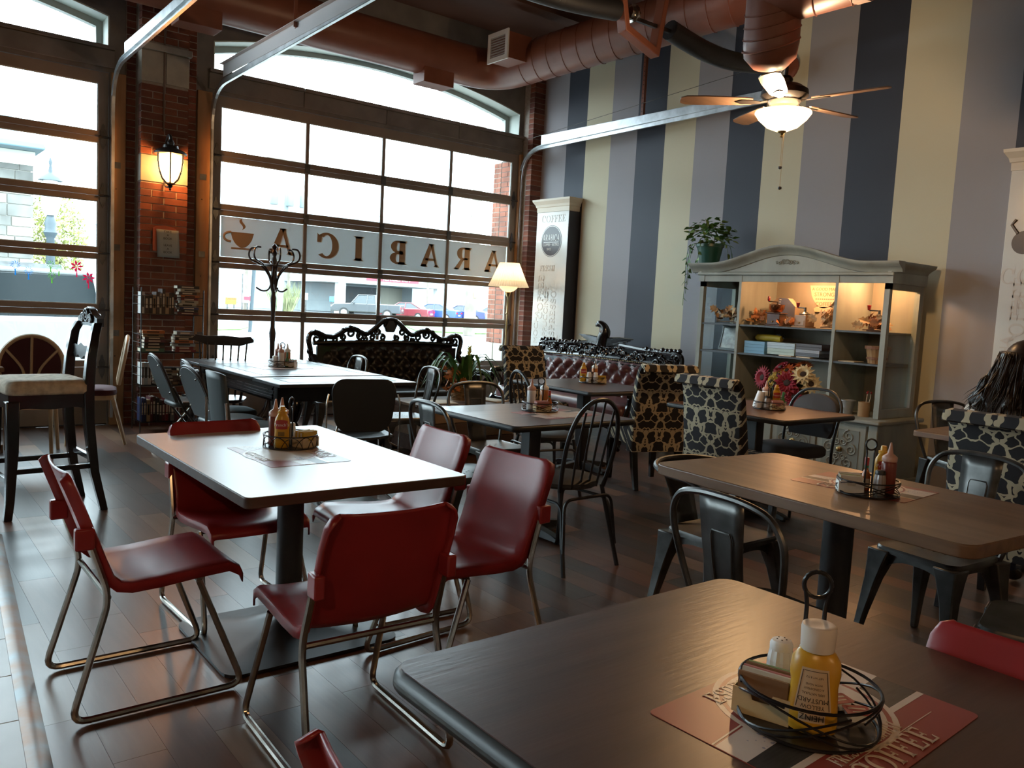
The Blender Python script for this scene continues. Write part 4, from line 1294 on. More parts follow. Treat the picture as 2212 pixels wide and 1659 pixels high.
T7 = table('dining_table', 'square reddish brown table beside the painted cabinet', 4.70, 5.60, 3.05, 4.08, 0.75, 0.036, wood_mat('red_brown_laminate', (0.085, 0.040, 0.026), (0.13, 0.065, 0.042), rough=0.36, axis='x', scale=7), RUBBER, 0.05, 0.012, [(-0.1, -0.05, dict(pole=0.045, kind='cross', span=0.62, square=True))])
T8 = table('dining_table', 'brown table where the woman in white sits', 5.22, 6.05, 1.2, 2.48, 0.75, 0.036, OAKLAM, OAKLAM, 0.04, 0.004, [(0, 0, dict(pole=0.045, kind='cross', span=0.62))])

# ---- carved black refectory table
t = thing('refectory_table', 'long black carved dining table with turned bulbous legs', 'table', (2.86, 6.64, 0))
BLKT = wood_mat('black_stained_wood', (0.020, 0.020, 0.021), (0.034, 0.033, 0.033), rough=0.30, axis='y', scale=6)
hx, hy = 0.56, 1.145
for (ya, yb, za, zb, nm) in ((-hy, -0.62, 0.745, 0.77, 'end_leaf'), (0.62, hy, 0.745, 0.77, 'end_leaf'), (-0.62, 0.62, 0.750, 0.775, 'centre_top')):
    q = MB(); q.box(-hx, ya + 0.001, za, hx, yb - 0.001, zb); q.build(nm, BLKT, t, bevel=0.004)
for (ya, yb, z) in ((-hy, -0.62, 0.7702), (0.62, hy, 0.7702), (-0.62, 0.62, 0.7752)):
    for (a, b_, c, d) in ((-hx + 0.12, ya + 0.11, -hx + 0.128, yb - 0.11), (hx - 0.128, ya + 0.11, hx - 0.12, yb - 0.11), (-hx + 0.12, ya + 0.11, hx - 0.12, ya + 0.118), (-hx + 0.12, yb - 0.118, hx - 0.12, yb - 0.11)):
        q = MB(); q.box(a, b_, z - 0.0005, c, d, z + 0.0006); q.build('groove_inlay', INK, t)
for s in (-1, 1):
    q = MB()
    for k, (zo, w) in enumerate(((0.735, 0.012), (0.715, 0.020), (0.695, 0.010), (0.672, 0.018), (0.648, 0.008), (0.628, 0.014))):
        q.box(s * (hx - 0.12) - 0.015, -0.78, zo - 0.010, s * (hx - 0.12) + s * w + 0.0, 0.78, zo + 0.009)
    q.build('side_apron', BLACKG, t, bevel=0.004)
    q = MB()
    for k in range(52): q.lathe([(0.004, -0.012), (0.013, -0.004), (0.013, 0.004), (0.004, 0.012)], 6, (s * (hx - 0.115), -0.765 + k * 0.03, 0.612))
    q.build('bead_moulding', BLACKG, t)
    q = MB(); q.box(-0.40, s * 0.80 - 0.012, 0.60, 0.40, s * 0.80 + 0.012, 0.742); q.build('end_apron', BLACKG, t, bevel=0.004)
    q = MB(); q.box(s * 0.40 - 0.03, -0.80, 0.07, s * 0.40 + 0.03, 0.80, 0.12); q.build('stretcher', BLACKG, t, bevel=0.006)
for sx in (-1, 1):
    for sy in (-1, 1):
        q = MB(); q.box(sx * 0.40 - 0.055, sy * 0.80 - 0.055, 0.55, sx * 0.40 + 0.055, sy * 0.80 + 0.055, 0.745)
        q.lathe([(0.03, 0.12), (0.05, 0.15), (0.035, 0.18), (0.06, 0.22), (0.085, 0.30), (0.09, 0.36), (0.06, 0.42), (0.04, 0.44), (0.07, 0.46), (0.07, 0.48), (0.04, 0.50), (0.055, 0.55)], 16, (sx * 0.40, sy * 0.80, 0))
        q.box(sx * 0.40 - 0.05, sy * 0.80 - 0.05, 0.0, sx * 0.40 + 0.05, sy * 0.80 + 0.05, 0.13)
        q.build('leg', BLACKG, t, smooth=True, ang=35)

# ---- metal cafe chair with hoop back
def cafe_chair():
    t = thing('metal_cafe_chair', 'gunmetal cafe chair', 'chair')
    q = MB()
    outl = []
    for (x, y) in rrect(0.37, 0.37, 0.06, 5, 0, 0.01):
        outl.append((x * (0.94 + 0.10 * (y + 0.18) / 0.36), y))
    q.loft([[(x * 1.0, y, 0.425) for x, y in outl], [(x * 1.0, y, 0.444) for x, y in outl], [(x * 0.975, 0.01 + (y - 0.01) * 0.975, 0.452) for x, y in outl], [(x * 0.90, 0.01 + (y - 0.01) * 0.90, 0.449) for x, y in outl]])
    q.build('seat', GUN, t, smooth=True, ang=30)
    q = MB()
    for (x, y) in ((-0.05, -0.02), (0, -0.02), (0.05, -0.02), (-0.05, 0.04), (0, 0.04), (0.05, 0.04), (-0.025, 0.01), (0.025, 0.01)):
        q.lathe([(0.006, 0.4492), (0.006, 0.4497)], 8, (x, y, 0))
    o = q.build('drain_holes', INK, t); o['kind'] = 'stuff'
    for sx in (-1, 1):
        for sy in (-1, 1):
            q = MB(); rings = []
            for (z, f_, w) in ((0.435, 0.0, 0.050), (0.38, 0.15, 0.040), (0.30, 0.36, 0.029), (0.15, 0.70, 0.020), (0.0, 1.0, 0.014)):
                cx = sx * (0.150 + 0.062 * f_); cy = 0.01 + sy * (0.148 + 0.070 * f_)
                rings.append([(cx - w, cy - w, z), (cx + w, cy - w, z), (cx + w, cy + w, z), (cx - w, cy + w, z)])
            q.loft(rings); q.build('leg', GUN, t, bevel=0.006)
    for k in range(4):
        q = MB()
        n = 12
        top = [(-0.16 + 0.32 * i / n, 0.436) for i in range(n + 1)]
        bot = [(-0.16 + 0.32 * i / n, 0.40 - 0.075 * (abs(-1 + 2 * i / n) ** 3)) for i in range(n + 1)]
        q.prism(top + bot[::-1], -0.0015, 0.0015, 'xz')
        q.xf(Matrix.Translation((0, 0.01, 0)) @ Matrix.Rotation(k * PI / 2, 4, 'Z') @ Matrix.Translation((0, -0.186, 0)) @ Matrix.Rotation(R(-4), 4, 'X'))
        q.build('apron', GUN, t)
    hp = smooth_path([(-0.165, -0.155, 0.43), (-0.195, -0.185, 0.55), (-0.222, -0.215, 0.68), (-0.222, -0.232, 0.765), (-0.18, -0.245, 0.825), (-0.10, -0.252, 0.848), (0, -0.254, 0.853),
                      (0.10, -0.252, 0.848), (0.18, -0.245, 0.825), (0.222, -0.232, 0.765), (0.222, -0.215, 0.68), (0.195, -0.185, 0.55), (0.165, -0.155, 0.43)], 4)
    q = MB(); q.tube(hp, 0.0115, 8); q.build('back_hoop', GUN, t, smooth=True)
    q = MB()
    q.grid(5, 9, lambda u, v: ((-1 + 2 * u) * (0.068 + 0.024 * v), -0.172 - 0.080 * v + 0.012 * (1 - (1 - 2 * u) ** 2) * 0.4 - 0.012 * math.sin(PI * v), 0.435 + 0.412 * v))
    q.build('back_splat', GUN, t, smooth=True, solid=0.004)
    for dy in (0.006, -0.004):
        q = MB()
        def sp(u, v): return (u, -0.172 - 0.080 * v - 0.012 * math.sin(PI * v) + dy, 0.435 + 0.412 * v)
        q.tube([sp(-0.036, 0.28), sp(-0.040, 0.5), sp(-0.042, 0.70), sp(-0.035, 0.74), sp(0.035, 0.74), sp(0.042, 0.70), sp(0.040, 0.5), sp(0.036, 0.28)], 0.0035, 5)
        q.build('pressed_rib', GUN, t, smooth=True)
    return t
CC = Proto(cafe_chair())
def cafe(x, y, rz, label): return CC.place(x, y, rz, label)
cafe(2.30, 1.50, F_PX + R(-6), 'gunmetal cafe chair with its back to the dark brown table')
cafe(3.62, 1.55, F_NX + R(-8), 'gunmetal cafe chair facing across the oak table, before the damask chair')
cafe(3.02, 0.92, F_PY + R(14), 'gunmetal cafe chair at the near end of the oak table, behind a red chair')
cafe(2.68, 3.78, F_PX + R(-4), 'gunmetal cafe chair at the square dark table, closer to the red chairs')
cafe(3.38, 4.44, F_NY + R(-4), 'gunmetal cafe chair between the square dark table and the planter box')
cafe(3.54, 5.90, F_NX + R(-10), 'gunmetal cafe chair at the side of the black carved table by the planter box')
cafe(3.50, 7.10, F_NX + R(-6), 'gunmetal cafe chair between the black carved table and the black sofa')
cafe(6.30, 2.62, F_NX + R(60), 'gunmetal cafe chair beside the painted cabinet, behind the woman')

# ---- metal armchair with a low wrap-round rail
t = thing('metal_armchair', 'gunmetal armchair with a low wrap-round rail under the far end of the oak table', 'chair', (3.0, 2.23, 0), F_NY)
for ch_ in kids(CC.root):
    if ch_.name.split('.')[0] in ('seat', 'leg', 'apron'):
        c_ = ch_.copy(); COL.objects.link(c_); c_.parent = t
rail = [(-0.19, 0.13, 0.44), (-0.225, 0.115, 0.60), (-0.245, 0.03, 0.685), (-0.248, -0.10, 0.70), (-0.215, -0.205, 0.715), (-0.12, -0.275, 0.725), (0, -0.295, 0.728)]
q = MB(); q.tube(smooth_path(rail + [(-p[0], p[1], p[2]) for p in reversed(rail[:-1])], 5), 0.0125, 8); q.build('arm_rail', GUN, t, smooth=True)
q = MB(); q.grid(5, 6, lambda u, v: ((-1 + 2 * u) * (0.068 + 0.03 * v), -0.175 - 0.115 * v, 0.435 + 0.29 * v)); q.build('back_splat', GUN, t, smooth=True, solid=0.004)

# ---- black metal spindle chair
def spindle_chair():
    t = thing('metal_spindle_chair', 'black metal spindle-back chair', 'chair')
    q = MB(); q.lathe([(0.02, 0.435), (0.19, 0.435), (0.205, 0.448), (0.205, 0.465), (0.18, 0.482), (0.08, 0.488), (0.01, 0.488)], 24, (0, 0.01, 0)); q.build('seat_pad', mat('black_vinyl_pad', (0.035, 0.036, 0.037), rough=0.55), t, smooth=True)
    hp = smooth_path([(-0.165, -0.15, 0.43), (-0.185, -0.185, 0.58), (-0.185, -0.215, 0.72), (-0.15, -0.24, 0.84), (-0.08, -0.255, 0.91), (0, -0.26, 0.93), (0.08, -0.255, 0.91), (0.15, -0.24, 0.84), (0.185, -0.215, 0.72), (0.185, -0.185, 0.58), (0.165, -0.15, 0.43)], 4)
    q = MB(); q.tube(hp, 0.0125, 8); q.build('back_hoop', BLACKM, t, smooth=True)
    for k, x in enumerate((-0.105, -0.035, 0.035, 0.105)):
        zt = 0.93 - 0.10 * (abs(x) / 0.13) ** 2
        q = MB(); q.tube([(x * 0.9, -0.165, 0.44), (x, -0.205, 0.66), (x * 1.02, -0.255 + 0.06 * x * x, zt)], 0.0065, 6); q.build('spindle', BLACKM, t, smooth=True)
    for sx in (-1, 1):
        q = MB(); q.tube([(sx * 0.160, -0.145, 0.44), (sx * 0.205, -0.255, 0.0)], 0.0125, 8); q.build('leg', BLACKM, t, smooth=True)
        q = MB(); q.tube([(sx * 0.150, 0.155, 0.44), (sx * 0.195, 0.215, 0.0)], 0.0125, 8); q.build('leg', BLACKM, t, smooth=True)
    for (a, b_) in (((-0.188, 0.205, 0.10), (0.188, 0.205, 0.10)), ((-0.198, -0.235, 0.12), (0.198, -0.235, 0.12))):
        z1 = 0.395
        q = MB(); q.tube(fillet([a, (a[0] * 0.90, a[1] * 0.86, z1), (b_[0] * 0.90, b_[1] * 0.86, z1), b_], 0.06, 5), 0.009, 7); q.build('arched_stretcher', BLACKM, t, smooth=True)
    for sx in (-1, 1):
        q = MB(); q.tube(fillet([(sx * 0.196, -0.225, 0.14), (sx * 0.176, -0.18, 0.37), (sx * 0.172, 0.17, 0.37), (sx * 0.190, 0.205, 0.14)], 0.06, 5), 0.009, 7); q.build('arched_stretcher', BLACKM, t, smooth=True)
    return t
SC = Proto(spindle_chair())
SC.place(3.06, 3.35, F_PY + R(2), 'black metal spindle-back chair pulled up to the near side of the square dark table')
SC.place(4.02, 4.62, F_PX + R(-12), 'black metal spindle-back chair between the square dark table and the settee table')

# ---- damask parsons chair
DAM = mat('damask_fabric', (0.42, 0.35, 0.23), rough=0.85)
nt, pb = uv_mat_nodes(DAM)
def nd(tp, **kw):
    n_ = nt.nodes.new(tp)
    for k_, v_ in kw.items(): setattr(n_, k_, v_)
    return n_
def mth(op, a, b=None, c=None):
    n_ = nd('ShaderNodeMath', operation=op)
    for i_, s_ in enumerate((a, b, c)):
        if s_ is None: continue
        if isinstance(s_, (int, float)): n_.inputs[i_].default_value = s_
        else: nt.links.new(s_, n_.inputs[i_])
    return n_.outputs[0]
tcn = nd('ShaderNodeTexCoord'); spx = nd('ShaderNodeSeparateXYZ')
nt.links.new(tcn.outputs['Object'], spx.inputs[0])
X_, Y_, Z_ = spx.outputs
vv = mth('ADD', Z_, mth('MULTIPLY', Y_, -0.9))
# half-drop damask: two mirrored lattices of leaf shapes bent by sine waves
def motif(offx, offv, PX=0.24, PV=0.34):
    u = mth('PINGPONG', mth('ADD', X_, 5 * PX + offx), PX / 2)          # 0..PX/2 mirrored
    v = mth('MODULO', mth('ADD', vv, 10 * PV + offv), PV)
    u = mth('DIVIDE', u, PX / 2); v = mth('DIVIDE', v, PV)
    return u, v
u1, v1 = motif(0, 0)
cmb = nd('ShaderNodeCombineXYZ')
nt.links.new(mth('MULTIPLY', u1, 1.0), cmb.inputs[0]); nt.links.new(mth('MULTIPLY', v1, 2.9), cmb.inputs[1])
vor = nd('ShaderNodeTexVoronoi', feature='DISTANCE_TO_EDGE'); vor.inputs['Scale'].default_value = 1.55; vor.inputs['Randomness'].default_value = 1.0
ns = nd('ShaderNodeTexNoise'); ns.inputs['Scale'].default_value = 2.0; ns.inputs['Detail'].default_value = 1.0
nt.links.new(cmb.outputs[0], ns.inputs['Vector'])
mixv = nd('ShaderNodeVectorMath', operation='MULTIPLY_ADD')
nt.links.new(ns.outputs['Color'], mixv.inputs[0]); mixv.inputs[1].default_value = (0.75, 0.75, 0.0); nt.links.new(cmb.outputs[0], mixv.inputs[2])
nt.links.new(mixv.outputs[0], vor.inputs['Vector'])
swirl = mth('SINE', mth('ADD', mth('MULTIPLY', v1, 12.566), mth('MULTIPLY', mth('SINE', mth('MULTIPLY', u1, 3.14159)), 4.0)))
leaf = mth('ADD', mth('MULTIPLY', vor.outputs['Distance'], 1.0), mth('MULTIPLY', swirl, 0.028))
msk = mth('GREATER_THAN', leaf, 0.085)
mxr = nd('ShaderNodeMix', data_type='RGBA')
nt.links.new(msk, mxr.inputs['Factor'])
mxr.inputs['A'].default_value = (0.44, 0.37, 0.25, 1); mxr.inputs['B'].default_value = (0.014, 0.013, 0.016, 1)
nt.links.new(mxr.outputs['Result'], pb.inputs['Base Color'])
def parsons():
    t = thing('damask_chair', 'damask parsons chair', 'chair')
    q = MB()
    path = [(-0.215, 0.30), (-0.225, 0.50), (-0.245, 0.70), (-0.262, 0.86), (-0.285, 0.945), (-0.315, 0.975), (-0.338, 0.965), (-0.340, 0.945)]
    front = [(-0.115, 0.30), (-0.125, 0.50), (-0.165, 0.70), (-0.200, 0.86), (-0.235, 0.965), (-0.285, 1.01), (-0.350, 1.005), (-0.368, 0.955)]
    rings = []
    W2 = 0.235
    for (a, b_) in zip(path, front):
        wv = W2 + 0.006 * math.sin(a[1] * 3)
        ring = []
        for (sx, f_) in ((-1, 0.15), (-1, 0.85), (-0.94, 1.0), (0.94, 1.0), (1, 0.85), (1, 0.15), (0.94, 0.0), (-0.94, 0.0)):
            ring.append((sx * wv, a[0] + (b_[0] - a[0]) * f_, a[1] + (b_[1] - a[1]) * f_))
        rings.append(ring)
    q.loft(rings); q.build('backrest', DAM, t, smooth=True, bevel=0.0, ang=50)
    q = MB(); q.box(-0.235, -0.21, 0.345, 0.235, 0.27, 0.485); q.build('seat', DAM, t, bevel=0.03, seg=3)
    for sx in (-1, 1):
        for (yy, dy) in ((0.235, 0.0), (-0.175, -0.09)):
            q = MB(); rings = []
            for (z, f_, w) in ((0.36, 0, 0.026), (0.18, 0.4, 0.024), (0, 1.0, 0.018)):
                rings.append([(sx * 0.20 - w, yy + dy * f_ - w, z), (sx * 0.20 + w, yy + dy * f_ - w, z), (sx * 0.20 + w, yy + dy * f_ + w, z), (sx * 0.20 - w, yy + dy * f_ + w, z)])
            q.loft(rings); q.build('leg', BLACKG, t, bevel=0.003)
    return t
PC = Proto(parsons())
PC.place(5.30, 6.28, F_NY + R(-6), 'damask parsons chair seen from the front between the spindle chair and the burgundy settee')
PC.place(5.08, 4.58, F_PY + R(-20), 'damask parsons chair at the settee table, its side to the reddish brown table')
PC.place(4.66, 3.42, F_PX + R(0), 'damask parsons chair with its back to the oak table, facing the painted cabinet')
PC.place(4.52, 1.60, F_PX + R(0), 'damask parsons chair on which the woman in white sits')

# ---- padded folding chairs at the carved table
def folding_chair():
    t = thing('folding_chair', 'charcoal padded folding chair', 'chair')
    outl = [(-0.20, 0.47), (0.20, 0.47), (0.205, 0.60), (0.19, 0.72)] + [(0.19 * math.cos(R(a)), 0.72 + 0.13 * math.sin(R(a))) for a in range(15, 180, 15)] + [(-0.19, 0.72), (-0.205, 0.60)]
    def yb(z): return -0.17 - 0.16 * (z - 0.45) / 0.4
    n = len(outl)
    q = MB(); q.add([(x, yb(z) + 0.030, z) for x, z in outl] + [(x, yb(z), z) for x, z in outl], [tuple(range(n)), tuple(range(2 * n - 1, n - 1, -1))] + [(i, (i + 1) % n, n + (i + 1) % n, n + i) for i in range(n)])
    bk = q.build('backrest', VINYL, t, bevel=0.008)
    q = MB(); q.tube([(x * 1.03, yb(z) + 0.012, z + (0.006 if z > 0.7 else 0)) for x, z in outl[2:]], 0.011, 6); q.build('back_rim', mat('dark_brown_rim', (0.022, 0.014, 0.013), rough=0.4), t, smooth=True)
    for (x, z) in ((-0.14, 0.77), (0.14, 0.77), (-0.17, 0.55), (0.17, 0.55)):
        q = MB(); q.lathe([(0.009, -0.006), (0.006, -0.010), (0.001, -0.011)], 8, (x, yb(z), z), axis='y'); q.build('rivet', CHROME, bk)
    q = MB(); q.loft([[(x, y, z) for x, y in rrect(0.41 * f_, 0.41 * f_, 0.12 * f_, 5, 0, 0.02)] for (z, f_) in ((0.425, 0.94), (0.435, 1.0), (0.455, 1.0), (0.470, 0.95), (0.476, 0.8))]); q.build('seat', VINYL, t, smooth=True, ang=60)
    for sx in (-1, 1):
        q = MB(); q.tube([(sx * 0.205, -0.20, 0.60), (sx * 0.205, -0.10, 0.40), (sx * 0.205, 0.20, 0.0)], 0.011, 7); q.build('leg', GUN, t, smooth=True)
        q = MB(); q.tube([(sx * 0.190, 0.10, 0.42), (sx * 0.190, -0.25, 0.0)], 0.011, 7); q.build('leg', CHROME, t, smooth=True)
    for (y, z) in ((0.155, 0.06), (-0.12, 0.16)):
        q = MB(); q.tube([(-0.2, y, z), (0.2, y, z)], 0.008, 6); q.build('cross_bar', CHROME, t, smooth=True)
    return t
FC = Proto(folding_chair())
FC.place(2.20, 7.15, F_PX, 'charcoal padded folding chair at the carved table, closest to the bookshelf')
FC.place(2.14, 6.05, F_PX + R(4), 'charcoal padded folding chair at the middle of the carved table, between two like it')
FC.place(2.27, 6.50, F_PX + R(-4), 'charcoal padded folding chair pushed in under the carved table beside the wooden armchair')
# moulded vinyl side chair nearest the red chairs
t = thing('vinyl_side_chair', 'charcoal vinyl side chair with chrome rods at the corner of the carved table', 'chair', (2.10, 5.62, 0), F_PX + R(0))
q = MB(); q.grid(9, 9, lambda u, v: ((-1 + 2 * u) * (0.19 - 0.03 * (1 - v) - 0.02 * v * v), -0.20 - 0.05 * v + 0.05 * (1 - 2 * u) ** 2, 0.46 + 0.40 * v - 0.02 * v * (1 - 2 * u) ** 4))
q.build('backrest', VINYL, t, smooth=True, solid=0.018)
q = MB(); q.loft([[(x, y, z) for x, y in rrect(0.43 * f_, 0.43 * f_, 0.10 * f_, 5, 0, 0.02)] for (z, f_) in ((0.43, 0.94), (0.44, 1.0), (0.465, 1.0), (0.48, 0.92))]); q.build('seat', VINYL, t, smooth=True, ang=60)
for sx in (-1, 1):
    q = MB(); q.tube(fillet([(sx * 0.20, -0.20, 0.66), (sx * 0.215, -0.19, 0.44), (sx * 0.215, -0.23, 0.012), (sx * 0.215, 0.22, 0.012), (sx * 0.205, 0.16, 0.43)], 0.04, 4), 0.010, 7); q.build('sled_leg', CHROME, t, smooth=True)
q = MB(); q.tube([(-0.215, 0.10, 0.425), (0.215, 0.10, 0.425)], 0.009, 6); q.build('cross_bar', CHROME, t, smooth=True)
# black moulded chair with thin chrome frame at the near end of the carved table
t = thing('moulded_chair', 'black moulded chair with a thin chrome frame at the end of the carved table', 'chair', (2.70, 5.12, 0), F_PY + R(-14))
BLKP = mat('black_plastic', (0.012, 0.013, 0.014), rough=0.34)
outl = rrect(0.46, 0.36, 0.10, 6, 0, 0.685)
q = MB(); nn_ = len(outl)
def by(x, z): return -0.215 - 0.05 * (z - 0.5) + 0.22 * x * x
outl = [(x * (0.82 + 0.5 * (z - 0.505)) if z < 0.865 else x, z) for x, z in outl]
q.add([(x, by(x, z) + 0.008, z) for x, z in outl] + [(x, by(x, z) - 0.008, z) for x, z in outl], [tuple(range(nn_)), tuple(range(2 * nn_ - 1, nn_ - 1, -1))] + [(i, (i + 1) % nn_, nn_ + (i + 1) % nn_, nn_ + i) for i in range(nn_)])
q.build('backrest', BLKP, t, bevel=0.005)
q = MB(); q.grid(9, 9, lambda u, v: ((-1 + 2 * u) * 0.22, -0.20 + 0.42 * v, 0.45 + 0.022 * (1 - 2 * u) ** 2 - 0.03 * max(0, v - 0.75) * 4 * 0.3)); q.build('seat', BLKP, t, smooth=True, solid=0.012)
for sx in (-1, 1):
    q = MB(); q.tube(fillet([(sx * 0.235, -0.205, 0.76), (sx * 0.25, -0.215, 0.70), (sx * 0.25, -0.23, 0.012), (sx * 0.25, 0.22, 0.012), (sx * 0.22, 0.20, 0.44)], 0.03, 4), 0.0065, 6); q.build('frame_rod', CHROME, t, smooth=True)
    q = MB(); q.tube(fillet([(sx * 0.17, -0.20, 0.54), (sx * 0.185, -0.215, 0.50), (sx * 0.185, -0.19, 0.43), (sx * 0.24, -0.215, 0.40)], 0.02, 3), 0.0065, 6); q.build('back_rod', CHROME, t, smooth=True)
q = MB(); q.tube(fillet([(-0.25, -0.225, 0.38), (0, -0.16, 0.36), (0.25, -0.225, 0.38)], 0.12, 5), 0.0065, 6); q.build('cross_rod', CHROME, t, smooth=True)
# wooden comb-back armchair at the carved table by the window
t = thing('wooden_armchair', 'dark wooden spindle armchair at the window end of the carved table', 'chair', (2.52, 7.42, 0), F_NY + R(-30))
DKW = mat('dark_walnut', (0.020, 0.013, 0.011), rough=0.3)
q = MB(); q.loft([[(x, y, z) for x, y in rrect(0.48, 0.44, 0.14, 5)] for z in (0.42, 0.45)]); q.build('seat', DKW, t, bevel=0.01)
q = MB(); q.loft([[(x, -0.25 + 0.25 * x * x - 0.012, zc - h), (x, -0.25 + 0.25 * x * x + 0.012, zc - h), (x, -0.25 + 0.25 * x * x + 0.012, zc + h), (x, -0.25 + 0.25 * x * x - 0.012, zc + h)] for (x, zc, h) in ((-0.27, 0.955, 0.012), (-0.24, 0.965, 0.03), (-0.15, 0.945, 0.04), (0, 0.95, 0.045), (0.15, 0.945, 0.04), (0.24, 0.965, 0.03), (0.27, 0.955, 0.012))]); q.build('crest_rail', DKW, t, smooth=True)
for k in range(7):
    x = -0.21 + 0.07 * k
    q = MB(); q.tube([(x * 0.85, -0.19, 0.45), (x, -0.235 + 0.2 * x * x, 0.93)], [0.009, 0.007], 6); q.build('spindle', DKW, t, smooth=True)
for sx in (-1, 1):
    q = MB(); q.tube([(sx * 0.22, -0.21, 0.66), (sx * 0.27, -0.05, 0.66), (sx * 0.27, 0.17, 0.66)], [0.014, 0.018, 0.022], 7); q.build('arm', DKW, t, smooth=True)
    q = MB(); q.tube([(sx * 0.22, 0.12, 0.45), (sx * 0.26, 0.14, 0.65)], 0.012, 7); q.build('arm_post', DKW, t, smooth=True)
    for sy in (-1, 1):
        q = MB(); q.tube([(sx * 0.17, sy * 0.15, 0.43), (sx * 0.19, sy * 0.18, 0.25), (sx * 0.22, sy * 0.21, 0.0)], [0.015, 0.022, 0.012], 8); q.build('leg', DKW, t, smooth=True)
    q = MB(); q.tube([(sx * 0.20, -0.19, 0.18), (sx * 0.20, 0.19, 0.18)], 0.012, 7); q.build('stretcher', DKW, t, smooth=True)

# ---- grey banquet chair by the cabinet
t = thing('banquet_chair', 'grey upholstered banquet chair between the reddish brown table and the cabinet', 'chair', (5.43, 3.46, 0), F_NX + R(-4))
q = MB(); n = 14
def bz(a): return (0.195 * math.cos(R(a)), 0.76 + 0.10 * math.sin(R(a)))
outl = [(-0.195, 0.56), (-0.17, 0.535), (0.17, 0.535), (0.195, 0.56)] + [bz(a) for a in range(0, 181, 15)]
outl = [(-0.18, 0.545), (0.18, 0.545), (0.205, 0.60), (0.20, 0.76)] + [bz(a) for a in range(15, 180, 15)] + [(-0.20, 0.76), (-0.205, 0.60)]
m_ = len(outl)
def yq(z): return -0.19 - 0.10 * (z - 0.45) / 0.4
q.add([(x * 0.94, yq(z) + 0.022, z) for x, z in outl] + [(x, yq(z), z) for x, z in outl] + [(x * 0.94, yq(z) - 0.022, z) for x, z in outl],
      [tuple(range(m_)), tuple(range(3 * m_ - 1, 2 * m_ - 1, -1))] + [(i + k * m_, (i + 1) % m_ + k * m_, (k + 1) * m_ + (i + 1) % m_, (k + 1) * m_ + i) for i in range(m_) for k in (0, 1)])
q.build('backrest', GREYF, t, smooth=True, ang=60)
q = MB(); q.loft([[(x, y, z) for x, y in rrect(0.43 * f_, 0.42 * f_, 0.08, 5, 0, 0.03)] for (z, f_) in ((0.415, 0.95), (0.43, 1.0), (0.47, 1.0), (0.49, 0.94), (0.495, 0.8))]); q.build('seat', GREYF, t, smooth=True, ang=60)
q = MB(); q.tube(smooth_path([(-0.215, -0.21, 0.0), (-0.215, -0.19, 0.42), (-0.222, -0.215, 0.62), (-0.215, -0.27, 0.78), (-0.13, -0.295, 0.875), (0, -0.30, 0.895), (0.13, -0.295, 0.875), (0.215, -0.27, 0.78), (0.222, -0.215, 0.62), (0.215, -0.19, 0.42), (0.215, -0.21, 0.0)], 4), 0.011, 8); q.build('back_frame', BLACKM, t, smooth=True)
for sx in (-1, 1):
    q = MB(); q.tube([(sx * 0.20, 0.22, 0.0), (sx * 0.20, 0.20, 0.42)], 0.011, 7); q.build('leg', BLACKM, t, smooth=True)

# ---- black carved bar stool with a cream seat
t = thing('bar_stool', 'tall black carved bar stool with a cream tufted seat', 'stool', (0.86, 5.70, 0), F_NX + R(6))
q = MB(); q.loft([[(x, y, z) for x, y in rrect(0.47 * f_, 0.46 * f_, 0.06, 5)] for (z, f_) in ((0.735, 0.96), (0.75, 1.0), (0.79, 1.0), (0.815, 0.93), (0.822, 0.75), (0.812, 0.45))]); q.build('seat', mat('cream_quilted_fabric', (0.46, 0.38, 0.28), rough=0.85, var=0.25, vscale=26), t, smooth=True, ang=60)
for k in range(4):
    q = MB(); n = 12
    top = [(-0.22 + 0.44 * i / n, 0.735) for i in range(n + 1)]; bot = [(-0.22 + 0.44 * i / n, 0.66 - 0.05 * (abs(-1 + 2 * i / n) ** 4) + 0.012 * math.cos(2 * PI * i / n)) for i in range(n + 1)]
    q.prism(top + bot[::-1], -0.012, 0.012, 'xz'); q.xf(Matrix.Rotation(k * PI / 2, 4, 'Z') @ Matrix.Translation((0, -0.205, 0))); q.build('apron', BLACKG, t)
for sx in (-1, 1):
    def post(pts, w0):
        q = MB(); q.loft([[(sx * x - w, y - w, z), (sx * x + w, y - w, z), (sx * x + w, y + w, z), (sx * x - w, y + w, z)] for (x, y, z, w) in pts]); return q
    post([(0.215, -0.30, 0.0, 0.021), (0.205, -0.245, 0.25, 0.025), (0.20, -0.215, 0.55, 0.028), (0.20, -0.21, 0.75, 0.030), (0.20, -0.225, 0.95, 0.027), (0.195, -0.25, 1.10, 0.025), (0.16, -0.275, 1.165, 0.024)], 0).build('back_post', BLACKG, t, bevel=0.006)
    post([(0.20, 0.225, 0.0, 0.022), (0.205, 0.215, 0.10, 0.023), (0.20, 0.20, 0.40, 0.030), (0.20, 0.20, 0.70, 0.036)], 0).build('leg', BLACKG, t, bevel=0.006)
    q = MB(); q.box(sx * 0.20 - 0.013, -0.24, 0.27, sx * 0.20 + 0.013, 0.21, 0.30); q.build('stretcher', BLACKG, t, bevel=0.003)
for (y, z) in ((-0.24, 0.33), (0.205, 0.22)):
    q = MB(); q.box(-0.20, y - 0.013, z - 0.017, 0.20, y + 0.013, z + 0.017); q.build('stretcher', BLACKG, t, bevel=0.003)
